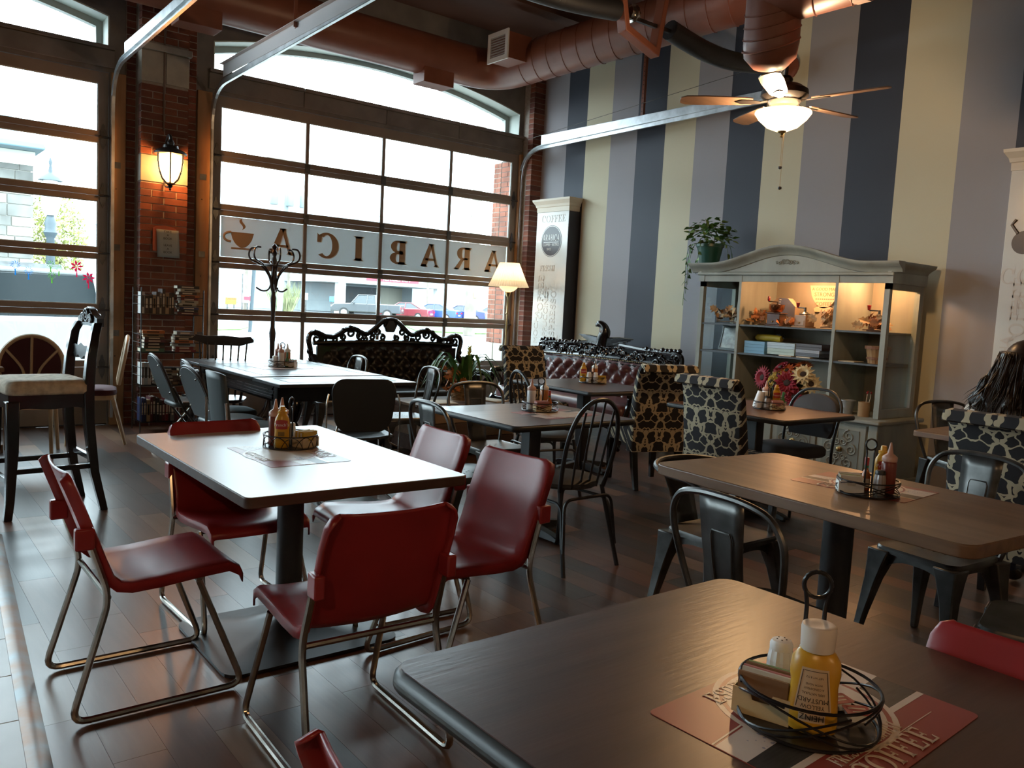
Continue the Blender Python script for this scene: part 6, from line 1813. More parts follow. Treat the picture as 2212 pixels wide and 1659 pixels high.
for (ya, yb_) in ((Y0 + 0.046, 3.885), (3.915, 4.885), (4.915, Y1 - 0.046)):
    cb('top_rail', 6.625, ya, 1.75, 6.65, yb_, 1.809)
    for z in (1.345, 1.075):
        cb('shelf', 6.63, ya, z - 0.018, 7.198, yb_, z, CABD, 0.002)
cb('counter', 6.46, 3.33, 0.585, 7.23, 5.48, 0.622, CABP, 0.012)
cb('base_body', 6.52, 3.37, 0.06, 7.22, 5.44, 0.584)
cb('plinth', 6.485, 3.345, 0.0, 7.225, 5.465, 0.10, CABP, 0.01)
for (ya, yb_) in ((3.36, 3.44), (4.36, 4.45), (5.37, 5.45)):
    cb('pilaster', 6.50, ya, 0.11, 6.52, yb_, 0.58, CABP, 0.006)
SCRL = mat('carved_panel_paint', (0.20, 0.22, 0.20), rough=0.55)
for k, (ya, yb_) in enumerate(((3.46, 3.89), (3.91, 4.34), (4.47, 4.90), (4.92, 5.35))):
    d = cb('door', 6.502, ya, 0.12, 6.519, yb_, 0.565, CABP, 0.004)
    yc = (ya + yb_) / 2 - CY
    q = MB(); q.box(6.496 - CX, ya + 0.05 - CY, 0.17, 6.502 - CX, yb_ - 0.05 - CY, 0.515); q.build('inset_panel', SCRL, d)
    for sy in (-1, 1):
        for (dy, z, r_, dr) in ((0.075, 0.46, 0.055, 1), (0.10, 0.35, 0.05, -1), (0.075, 0.235, 0.055, 1), (0.03, 0.41, 0.035, -1), (0.03, 0.28, 0.035, 1)):
            q = MB(); pts = [(6.493 - CX, yc + sy * dy + p[0], p[2]) for p in scroll(0, z, r_, 0, 1.6, dr * sy, 1.5)]
            q.tube(pts, 0.006, 5); q.build('carved_scroll', CABP, d, smooth=True)
    q = MB(); q.lathe([(0.026, 0.0), (0.026, -0.004), (0.010, -0.006), (0.012, -0.016), (0.018, -0.024), (0.010, -0.030), (0.001, -0.031)], 14, (6.492 - CX, yc, 0.345), axis='x'); q.build('knob', BRASS, d, smooth=True)
# arched pediment and cornice
def ped(y):
    u = abs(y - CY) / 1.02
    return 1.90 + (0.155 * (0.5 + 0.5 * math.cos(PI * min(1, u / 0.80))))
yy = [Y0 - 0.02 + (Y1 - Y0 + 0.04) * i / 40 for i in range(41)]
q = MB(); q.prism([(y - CY, ped(y)) for y in yy] + [(Y1 + 0.02 - CY, 1.842), (Y0 - 0.02 - CY, 1.842)], 6.615 - CX, 6.64 - CX, 'yz'); q.build('pediment', CABP, cab)
q = MB(); prof = [(0.0, -0.045), (-0.012, -0.040), (-0.020, -0.020), (-0.045, 0.0), (-0.075, 0.018), (-0.085, 0.034), (-0.085, 0.046), (0.02, 0.046), (0.02, -0.045)]
yy2 = [Y0 - 0.10 + (Y1 - Y0 + 0.20) * i / 44 for i in range(45)]
rings = []
for i, y in enumerate(yy2):
    inset = 0.0
    rings.append([(6.615 + px_ - CX, y - CY, ped(max(min(y, Y1), Y0)) + pz_ - 0.02) for px_, pz_ in prof])
q.loft(rings); q.build('cornice', CABP, cab, smooth=True, ang=35)
for s, ye in ((-1, Y0), (1, Y1)):
    q = MB(); q.loft([[(x - CX, ye + s * (-px_) - CY, 1.88 + pz_ + 0.0) for px_, pz_ in prof] for x in (6.60, 7.22)]); q.build('side_cornice', CABP, cab, smooth=True, ang=35)
    cb('frieze', 6.62, ye - 0.018 if s < 0 else ye, 1.75, 7.215, ye if s < 0 else ye + 0.018, 1.84)
cb('bead_moulding', 6.600, Y0 - 0.03, 1.812, 6.619, Y1 + 0.03, 1.838, CABP, 0.006)
for sgn in (-1, 1):
    for (dy, z, r_, dr) in ((0.035, 1.93, 0.024, 1), (0.075, 1.925, 0.018, -1), (0.105, 1.925, 0.012, 1)):
        q = MB(); q.tube([(6.609 - CX, sgn * dy + p[0], p[2]) for p in scroll(0, z, r_, 0, 1.4, dr * sgn, 0.5)], 0.005, 5); q.build('carved_scroll', SCRL, cab, smooth=True)
for k in range(7):
    a = R(20 + 140 * k / 6)
    q = MB(); q.tube([(6.609 - CX, 0, 1.915), (6.607 - CX, 0.035 * math.cos(a), 1.915 + 0.04 * math.sin(a))], [0.003, 0.006], 5); q.build('carved_shell', SCRL, cab, smooth=True)
for (y, pw_) in ((4.40, 10.0), (3.66, 10.0)):
    q = MB(); q.lathe([(0.03, 1.795), (0.03, 1.809)], 14, (6.90 - CX, y - CY, 0)); q.build('puck_light', mat('puck_lens', (0.8, 0.7, 0.5), emit=(1.0, 0.62, 0.30), estr=12.0), cab)
    add_light('cabinet_bulb', 'POINT', (6.90 - CX, y - CY, 1.775), pw_, (1.0, 0.50, 0.22), 0.025, cab)

# ---- things on the shelves
Zt, Zm, Zb = 1.3455, 1.0755, 0.6225
def thing1(name, label, cat, loc, rotz=0.0, group=None): return thing(name, label, cat, loc, rotz, group)
rs = random.Random(31)
LV = [mat('tan_dry_leaf', (0.46, 0.27, 0.12), rough=0.7, var=0.35, vscale=30), mat('rust_dry_leaf', (0.36, 0.14, 0.05), rough=0.7, var=0.35, vscale=30), mat('brown_dry_leaf', (0.16, 0.10, 0.055), rough=0.7, var=0.35, vscale=30)]
def leaves(label, x, y, z, w, h, n, m_, dx=0.09):
    t_ = thing('leaf_spray', label, 'decoration', (x, y, z))
    for k in range(n):
        q = MB(); leaf_poly(q, (rs.uniform(-dx, dx), rs.uniform(-w, w), rs.uniform(0.022, h * 0.5)), (rs.gauss(0, 0.7), rs.gauss(0, 1), rs.uniform(0.05, 1)), (rs.gauss(-1, 0.6), rs.gauss(0, 0.6), rs.gauss(0.4, 0.5)), rs.uniform(0.06, 0.11))
        q.v = [(a, b_, max(c, 0.001)) for a, b_, c in q.v]
        q.build('leaf', m_[k % len(m_)], t_)
    q = MB(); q.tube([(0, -w, 0.012), (0, 0, 0.018), (0, w, 0.012)], 0.006, 5); q.build('twig', LV[2], t_)
    return t_
leaves('dry brown oak leaf spray on the upper shelf before the framed print', 6.80, 5.15, Zt, 0.14, 0.24, 30, [LV[2], LV[0]])
leaves('tan autumn leaf spray on the lit shelf before the octagonal box', 6.82, 4.77, Zt, 0.09, 0.20, 22, [LV[0], LV[1]])
leaves('orange autumn leaf spray between the two wooden coffee mills', 6.80, 4.47, Zt, 0.07, 0.08, 16, [LV[1], LV[0]])
leaves('tan autumn leaf bundle leaning in the corner of the lit shelf', 6.78, 4.05, Zt, 0.07, 0.26, 24, [LV[0]])
leaves('pale autumn leaf cluster before the dark coffee mill on the lit shelf', 6.76, 3.62, Zt, 0.09, 0.22, 26, [LV[0], LV[1]])
# framed print and framed photograph
t = thing1('framed_print', 'wood framed print of a white lighthouse on the upper shelf', 'picture', (7.02, 5.13, Zt)); t.rotation_euler = (0, R(8), R(-14))
WFR = wood_mat('frame_wood', (0.10, 0.05, 0.025), (0.16, 0.09, 0.05), axis='z', scale=6)
q = MB()
for a in ((-0.13, 0.0, -0.105, 0.38), (0.105, 0.0, 0.13, 0.38), (-0.105, 0.0, 0.105, 0.025), (-0.105, 0.355, 0.105, 0.38)): q.box(-0.010, a[0], a[1], 0.010, a[2], a[3])
q.build('frame', WFR, t)
q = MB(); q.box(-0.004, -0.105, 0.025, 0.004, 0.105, 0.355); q.build('print', mat('blue_grey_print', (0.10, 0.11, 0.13), rough=0.5), t)
q = MB(); q.box(-0.0055, -0.085, 0.04, -0.0042, 0.05, 0.15); q.box(-0.0055, -0.04, 0.15, -0.0042, 0.02, 0.22); q.box(-0.0055, -0.03, 0.22, -0.0042, 0.005, 0.26); q.build('printed_house', WHITEINK, t)
q = MB()
for (y, z) in ((-0.07, 0.06), (-0.03, 0.06), (0.01, 0.06), (-0.07, 0.11), (-0.03, 0.11), (0.01, 0.11), (-0.02, 0.17)): q.box(-0.0068, y, z, -0.0056, y + 0.018, z + 0.03)
q.build('printed_windows', INK, t)
t = thing1('framed_photograph', 'black framed grey street photograph on the lower shelf', 'picture', (6.84, 5.14, Zm)); t.rotation_euler = (0, R(10), R(-16))
q = MB()
for a in ((-0.17, 0.0, -0.148, 0.25), (0.148, 0.0, 0.17, 0.25), (-0.148, 0.0, 0.148, 0.022), (-0.148, 0.228, 0.148, 0.25)): q.box(-0.010, a[0], a[1], 0.010, a[2], a[3])
q.build('frame', BLACKM, t)
q = MB(); q.box(-0.004, -0.148, 0.022, 0.004, 0.148, 0.228); q.build('photo_print', mat('grey_photo', (0.20, 0.20, 0.20), rough=0.4, col2=(0.42, 0.41, 0.40), vscale=14, stretch=(1, 1, 1.6)), t)
# octagonal stitched box
t = thing1('octagonal_box', 'octagonal box half tan and half slate blue with white stitching', 'box', (6.98, 4.64, Zt), R(8))
oc = [(0.145 * math.cos(R(22.5 + 45 * k)), 0.1345 + 0.145 * math.sin(R(22.5 + 45 * k))) for k in range(8)]
q = MB(); q.prism(oc, -0.05, 0.05, 'yz'); q.build('box_body', mat('tan_card', (0.33, 0.23, 0.15), rough=0.7), t)
q = MB(); q.prism([(y, z) for y, z in [(0.03, 0.27), (-0.055, 0.266), (-0.13, 0.19), (-0.13, 0.078), (-0.055, 0.004), (0.055, 0.004)]], -0.054, -0.0505, 'yz'); q.build('slate_panel', mat('slate_blue_cloth', (0.10, 0.11, 0.16), rough=0.8), t)
for k in range(11):
    f_ = k / 10; q = MB(); q.box(-0.058, 0.01 + 0.03 * f_, 0.25 - 0.22 * f_, -0.0545, 0.028 + 0.03 * f_, 0.256 - 0.22 * f_); q.build('stitch', WHITEINK, t)
# coffee mills
def mill(label, loc, wood, rz, metal_bowl):
    t_ = thing('coffee_mill', label, 'coffee mill', loc, rz)
    q = MB(); q.box(-0.06, -0.065, 0.012, 0.06, 0.065, 0.115); q.build('body', wood, t_, bevel=0.004)
    q = MB(); q.box(-0.07, -0.075, 0.0, 0.07, 0.075, 0.012); q.build('base', wood, t_, bevel=0.003)
    q = MB(); q.box(-0.066, -0.05, 0.02, -0.0605, 0.05, 0.065); dr = q.build('drawer', wood, t_)
    q = MB(); q.lathe([(0.007, 0.0), (0.008, -0.008), (0.003, -0.013)], 8, (-0.066, 0, 0.042), axis='x'); q.build('knob', BRASS, dr, smooth=True)
    if metal_bowl:
        q = MB(); q.box(-0.072, -0.077, 0.116, 0.072, 0.077, 0.126); q.build('lid', wood, t_, bevel=0.003)
        q = MB(); q.lathe([(0.025, 0.127), (0.05, 0.135), (0.068, 0.165), (0.072, 0.20), (0.075, 0.202), (0.066, 0.20), (0.045, 0.15)], 20); q.build('hopper', mat('copper', (0.55, 0.22, 0.10), rough=0.22, metal=1.0), t_, smooth=True)
        q = MB(); q.tube([(0, 0, 0.15), (0, 0, 0.225), (0, 0.09, 0.23)], 0.006, 6); q.build('crank', GUN, t_, smooth=True)
        q = MB(); q.lathe([(0.008, 0.23), (0.013, 0.245), (0.012, 0.27), (0.004, 0.28)], 10, (0, 0.09, 0)); q.build('handle_knob', RED, t_, smooth=True)
    else:
        q = MB(); q.lathe([(0.05, 0.116), (0.052, 0.125), (0.03, 0.14), (0.012, 0.15), (0.010, 0.185)], 16); q.build('dome', GUN, t_, smooth=True)
        q = MB(); q.tube([(0, 0, 0.18), (0, 0.085, 0.182)], 0.006, 6); q.build('crank', GUN, t_, smooth=True)
        q = MB(); q.lathe([(0.010, 0.182), (0.014, 0.20), (0.018, 0.225), (0.006, 0.228)], 10, (0, 0.088, 0)); q.build('handle_knob', RED, t_, smooth=True)
    return t_
mill('dark wooden coffee mill with a copper hopper on the lit shelf', (6.78, 4.585, Zt), mat('mill_walnut', (0.09, 0.035, 0.02), rough=0.4), 0.1, True)
mill('pale wooden coffee mill with a red crank knob on the lit shelf', (6.80, 4.30, Zt), mat('mill_beech', (0.40, 0.23, 0.12), rough=0.4), -0.15, False)
mill('dark coffee mill half hidden by pale leaves on the lit shelf', (6.92, 3.66, Zt), mat('mill_walnut', (0.09, 0.035, 0.02)), 0.2, False)
# hanging cup sign
t = thing1('cup_sign', 'cream cup shaped plaque with engraved coffee lettering hung in the cabinet', 'plaque', (7.19, 4.35, 1.50))
o_ = [(-0.155, 0.25)] + [(-0.155 + 0.31 * i / 14, 0.25 - 0.215 * math.sin(PI * (i / 14)) ** 0.55) for i in range(1, 14)] + [(0.155, 0.25)]
CUPC = mat('cream_plaque', (0.62, 0.48, 0.30), rough=0.6)
q = MB(); q.prism([(-y, z) for y, z in o_], -0.012, 0.006, 'yz'); q.build('cup_board', CUPC, t)
q = MB(); q.prism([(-0.09, 0.0), (0.09, 0.0), (0.10, 0.03), (0.07, 0.05), (-0.07, 0.05), (-0.10, 0.03)], -0.012, 0.006, 'yz'); q.build('foot_board', CUPC, t)
q = MB(); q.tube([(-0.003, -0.145 - 0.075 * math.sin(PI * i / 12), 0.225 - 0.125 * i / 12) for i in range(13)], 0.017, 8, flat=0.5); q.build('cup_handle', CUPC, t, smooth=True)
ENG = mat('engraved_brown', (0.30, 0.16, 0.08), rough=0.7)
for (s, sz, z) in (('A GOOD MAN', 0.040, 0.215), ('STRONG', 0.052, 0.165), ('COFFEE', 0.050, 0.075)):
    tm_, wd = serif_text(s.replace('G', 'C').replace('N', 'H').replace('D', 'O').replace('T', 'I'), sz, 0.04, 0.55) if False else (text_mb(s, sz, 0.0004), 0)
    tm_.xf(Matrix.Translation((-0.0130, 0, z)) @ Matrix(((0, 0, -1, 0), (-1, 0, 0, 0), (0, 1, 0, 0), (0, 0, 0, 1)))); tm_.build('engraved_lettering', ENG, t)
q = MB()
for k in range(9): q.box(-0.0132, -0.10 + 0.022 * k, 0.118, -0.0121, -0.087 + 0.022 * k, 0.127)
q.build('engraved_line', ENG, t)
# board games
def game(label, y0, y1, z, h, col, x=6.68, dep=0.30, txt=None, tc=RED, tsz=0.03):
    t_ = thing('board_game', label, 'game box', (x + dep / 2, (y0 + y1) / 2, z))
    m_ = mat('game_' + label[:18].replace(' ', '_'), col, rough=0.4)
    q = MB(); q.box(-dep / 2, -(y1 - y0) / 2, 0, dep / 2, (y1 - y0) / 2, h * 0.45); q.build('box_tray', m_, t_)
    q = MB(); q.box(-dep / 2 - 0.002, -(y1 - y0) / 2 - 0.002, h * 0.46, dep / 2 + 0.002, (y1 - y0) / 2 + 0.002, h); q.build('box_lid', m_, t_, bevel=0.002)
    if txt:
        tm_ = text_mb(txt, tsz, 0.0004); tm_.xf(Matrix.Translation((-dep / 2 - 0.003, 0.05, h * 0.72)) @ Matrix(((0, 0, -1, 0), (-1, 0, 0, 0), (0, 1, 0, 0), (0, 0, 0, 1)))); tm_.build('box_lettering', tc, t_)
    return t_
game('sky blue game box at the bottom of the short stack', 4.62, 4.845, Zm, 0.058, (0.14, 0.33, 0.50))
game('sky blue game box lying on another like it under the yellow case', 4.62, 4.845, Zm + 0.059, 0.058, (0.14, 0.33, 0.50))
game('pale green game box under a white and blue one', 4.30, 4.585, Zm + 0.010, 0.055, (0.38, 0.47, 0.42))
game('white and blue game box lying on a pale green one', 4.30, 4.59, Zm + 0.066, 0.055, (0.40, 0.50, 0.56), txt='Connect 4?', tsz=0.03) if False else game('white and blue game box lying on a pale green one', 4.30, 4.59, Zm + 0.066, 0.055, (0.40, 0.50, 0.56))
game('dark brown game box on top of two slim boxes', 4.03, 4.285, Zm + 0.075, 0.052, (0.05, 0.032, 0.032))
game('slim silver grey game box under the dark brown one', 4.05, 4.285, Zm + 0.045, 0.028, (0.30, 0.32, 0.36))
game('slim dark game box resting on two cream booklets', 4.05, 4.285, Zm + 0.014, 0.030, (0.07, 0.07, 0.085))
for (ya, yb_, lb, xx) in ((4.31, 4.44, 'cream booklet sticking out under the pale green game box', 6.65), (4.12, 4.26, 'cream booklet sticking out under the slim dark game box', 6.65)):
    t_ = thing('booklet', lb, 'book', (xx + 0.12, (ya + yb_) / 2, Zm))
    q = MB(); q.box(-0.12, -(yb_ - ya) / 2, 0, 0.12, (yb_ - ya) / 2, 0.009); q.build('pages', PAPER, t_)
    q = MB(); q.box(-0.118, -(yb_ - ya) / 2, 0.0092, 0.12, (yb_ - ya) / 2, 0.0098); q.build('cover', PAPER, t_)
t = thing1('banana_case', 'yellow curved fabric game case with a dark zip on the blue boxes', 'game case', (6.84, 4.68, Zm + 0.118))
q = MB(); q.tube(smooth_path([(0, 0.15, 0.03), (0, 0.10, 0.035), (0, 0.0, 0.036), (0, -0.09, 0.034), (0, -0.14, 0.03)], 4), [0.018] * 2 + [0.032] * 13 + [0.03, 0.02], 10); q.build('case', mat('banana_yellow', (0.55, 0.38, 0.03), rough=0.5), t, smooth=True)
q = MB(); q.tube([(0.02, -0.06, 0.066), (0.01, -0.11, 0.062), (0, -0.16, 0.04)], [0.012, 0.014, 0.006], 6); q.build('zip_end', INK, t, smooth=True)
# bushel basket
t = thing1('bushel_basket', 'small wooden slat bushel basket on the right lower shelf', 'basket', (6.80, 3.58, Zm))
BSK = [wood_mat('bushel_slat', (0.28, 0.15, 0.06), (0.40, 0.24, 0.11), axis='z', scale=6), mat('bushel_hoop', (0.20, 0.08, 0.035), rough=0.6)]
for k in range(18):
    a = 2 * PI * k / 18; a2 = a + 2 * PI / 18 * 0.9
    q = MB()
    q.loft([[(r_ * math.cos(a), r_ * math.sin(a), z), (r_ * math.cos(a2), r_ * math.sin(a2), z), ((r_ - 0.004) * math.cos(a2), (r_ - 0.004) * math.sin(a2), z), ((r_ - 0.004) * math.cos(a), (r_ - 0.004) * math.sin(a), z)] for (r_, z) in ((0.072, 0.0), (0.085, 0.08), (0.10, 0.15))]); q.build('slat', BSK[0], t)
for (z, r_, w) in ((0.135, 0.099, 0.013), (0.045, 0.081, 0.010)):
    q = MB(); q.lathe([(r_, z - w), (r_ + 0.004, z - w), (r_ + 0.005, z + w), (r_, z + w)], 24, caps=False); q.build('hoop', BSK[1], t)
q = MB(); q.lathe([(0.07, 0.001), (0.07, 0.006)], 20); q.build('bottom', BSK[0], t)
t_ = thing('booklet', 'cream leaflet lying on the right lower shelf beside the bushel basket', 'book', (6.76, 3.79, Zm), 0.1)
q = MB(); q.box(-0.10, -0.07, 0, 0.10, 0.07, 0.004); q.build('pages', PAPER, t_)
q = MB(); q.box(-0.10, -0.07, 0.0041, 0.10, 0.07, 0.006); q.build('cover', PAPER, t_)
# bucket, kraft pot with sticks
t = thing1('metal_bucket', 'small galvanised bucket on the cabinet counter', 'bucket', (6.74, 3.78, Zb))
q = MB(); q.lathe([(0.048, 0.0), (0.068, 0.115), (0.072, 0.118), (0.066, 0.114), (0.046, 0.006)], 20); q.build('pail', STEEL, t, smooth=True)
q = MB(); q.tube([(0.071 * math.cos(a), 0.071 * math.sin(a), 0.118) for a in [2 * PI * j / 24 for j in range(24)]], 0.004, 6, closed=True); q.build('rim', STEEL, t, smooth=True)
t = thing1('kraft_pot', 'kraft cardboard pot of red tipped sticks on the cabinet counter', 'pot', (6.70, 3.60, Zb))
q = MB(); q.lathe([(0.048, 0.0), (0.050, 0.125), (0.046, 0.125), (0.044, 0.006)], 18); q.build('pot', mat('kraft_card', (0.30, 0.18, 0.085), rough=0.8), t, smooth=True)
for (dx, dy) in ((0.01, 0.0), (-0.012, -0.012), (0.0, -0.025)):
    q = MB(); q.tube([(dx, dy, 0.01), (dx * 2, dy * 1.6 - 0.01, 0.20)], 0.003, 5); q.build('stick', PAPER, t)
    q = MB(); q.lathe([(0.002, 0.195), (0.009, 0.205), (0.007, 0.215), (0.001, 0.22)], 8, (dx * 2, dy * 1.6 - 0.01, 0)); q.build('stick_tip', RED, t)
# flower basket
t = thing1('flower_basket', 'wicker basket of red, yellow, orange and cream silk flowers on the counter', 'flowers', (6.72, 4.30, Zb))
wicker_pot(t, 0.10, 0.135, 0.19)
def bloom(c, d, r_, m_, mc, n, w):
    d = Vector(d).normalized(); u = d.orthogonal().normalized(); v = d.cross(u); c = Vector(c)
    q = MB(); q.lathe([(0.001, -0.01), (r_ * 0.28, 0.0), (r_ * 0.22, 0.012), (0.001, 0.018)], 10); q.xf(Matrix.Translation(c) @ d.to_track_quat('Z', 'Y').to_matrix().to_4x4()); q.build('flower_centre', mc, t, smooth=True)
    for ring_, (rr_, up_) in enumerate(((1.0, 0.10), (0.75, 0.28))):
        q = MB()
        for k in range(n):
            a = 2 * PI * (k + 0.5 * ring_) / n
            e = u * math.cos(a) + v * math.sin(a); s_ = d.cross(e)
            q.add([c + e * r_ * 0.18, c + e * r_ * 0.6 * rr_ + s_ * w * r_ + d * r_ * up_ * 0.9, c + e * r_ * rr_ + d * r_ * up_ * 0.6, c + e * r_ * 0.6 * rr_ - s_ * w * r_ + d * r_ * up_ * 0.9], [(0, 1, 2, 3)])
        q.build('petals', m_, t)
FR = mat('crimson_petal', (0.26, 0.012, 0.03), rough=0.7); FY = mat('yellow_petal', (0.50, 0.36, 0.07), rough=0.7); FO = mat('orange_petal', (0.45, 0.10, 0.02), rough=0.7); FCc = mat('cream_petal', (0.60, 0.47, 0.26), rough=0.7); FD = mat('dark_flower_eye', (0.03, 0.015, 0.01), rough=0.8)
for (c, d, r_, m_, n, w) in (((-0.10, 0.27, 0.24), (-1, 0.3, 0.1), 0.12, FR, 20, 0.13), ((-0.16, -0.03, 0.22), (-1, -0.2, 0.3), 0.125, FR, 13, 0.2), ((-0.14, -0.10, 0.10), (-1, -0.3, -0.1), 0.10, FR, 13, 0.2), ((-0.08, 0.10, 0.35), (-0.6, 0.4, 0.8), 0.09, FR, 13, 0.2),
                          ((-0.12, 0.09, 0.28), (-1, 0.2, 0.4), 0.085, FY, 12, 0.2), ((-0.10, 0.02, 0.33), (-0.8, 0, 0.7), 0.08, FO, 12, 0.2), ((-0.12, -0.16, 0.31), (-0.9, -0.3, 0.6), 0.11, FCc, 13, 0.15), ((-0.08, -0.22, 0.23), (-0.8, -0.7, 0.1), 0.10, FCc, 13, 0.16), ((-0.15, 0.14, 0.22), (-1, 0.5, 0.1), 0.07, FY, 12, 0.2), ((-0.02, -0.10, 0.38), (-0.4, -0.2, 1), 0.09, FO, 12, 0.2), ((0.05, 0.05, 0.36), (0.3, 0.2, 1), 0.09, FR, 12, 0.2)):
    bloom(c, d, r_, m_, FD, n, w)
for k in range(16):
    q = MB(); a = 2 * PI * k / 16; leaf_poly(q, (0.05 * math.cos(a), 0.05 * math.sin(a), 0.17), (math.cos(a), math.sin(a), 0.5), (0, 0, 1), 0.16); q.build('green_leaf', LEAFG, t)
# pothos in a green pot on top of the cabinet
t = thing1('potted_pothos', 'trailing pothos in a dark green pot on top of the cabinet', 'plant', (6.84, 5.47, 1.935))
q = MB(); q.lathe([(0.095, 0.0), (0.13, 0.17), (0.14, 0.172), (0.14, 0.20), (0.125, 0.20), (0.12, 0.17), (0.09, 0.01)], 20); q.build('pot', mat('green_pot', (0.012, 0.075, 0.060), rough=0.35), t, smooth=True)
rs = random.Random(77)
def heart(q, p, d, n_, L):
    d = Vector(d).normalized(); s_ = d.cross(Vector(n_))
    if s_.length < 1e-3: s_ = d.orthogonal()
    s_.normalize(); n2 = s_.cross(d); p = Vector(p)
    pts = [p, p + d * L * 0.05 + s_ * L * 0.3 + n2 * L * 0.08, p + d * L * 0.4 + s_ * L * 0.36 + n2 * L * 0.10, p + d * L, p + d * L * 0.4 - s_ * L * 0.36 + n2 * L * 0.10, p + d * L * 0.05 - s_ * L * 0.3 + n2 * L * 0.08]
    k = q.add(pts, []); q.f += [(k, k + 1, k + 2, k + 3), (k, k + 3, k + 4, k + 5)]; q.m += [0, 0]
for k in range(190):
    a = rs.uniform(0, 2 * PI); r_ = rs.uniform(0.03, 0.24); z = 0.22 + rs.uniform(-0.05, 0.24) * (1 - r_ * 2.2) + 0.04
    q = MB(); heart(q, (r_ * math.cos(a), r_ * math.sin(a), z), (math.cos(a) + rs.gauss(0, 0.5), math.sin(a) + rs.gauss(0, 0.5), rs.uniform(-0.8, 0.3)), (rs.gauss(0, 0.4), rs.gauss(0, 0.4), 1), rs.uniform(0.05, 0.085)); q.build('leaf', LEAFG if k % 3 else LEAFB, t)
for (a, L, m_) in ((2.2, 0.62, 9), (1.7, 0.40, 6), (2.7, 0.50, 7), (3.3, 0.30, 5), (-1.0, 0.30, 5), (-1.5, 0.22, 4)):
    pts = smooth_path([(0.08 * math.cos(a), 0.08 * math.sin(a), 0.20), (0.19 * math.cos(a), 0.19 * math.sin(a), 0.19), (0.23 * math.cos(a), 0.23 * math.sin(a), 0.05), (0.235 * math.cos(a) + 0.01, 0.235 * math.sin(a), 0.19 - L * 0.6), (0.22 * math.cos(a), 0.22 * math.sin(a) + 0.02, 0.19 - L)], 5)
    q = MB(); q.tube(pts, 0.0025, 4); q.build('vine', LEAFG, t)
    for i in range(m_):
        p = pts[min(len(pts) - 1, 5 + int(i * (len(pts) - 6) / m_))]
        q = MB(); heart(q, p, (rs.gauss(0, 1), rs.gauss(0, 1), -0.8), (math.cos(a), math.sin(a), 0.3), rs.uniform(0.04, 0.07)); q.build('leaf', LEAFG if i % 2 else LEAFB, t)

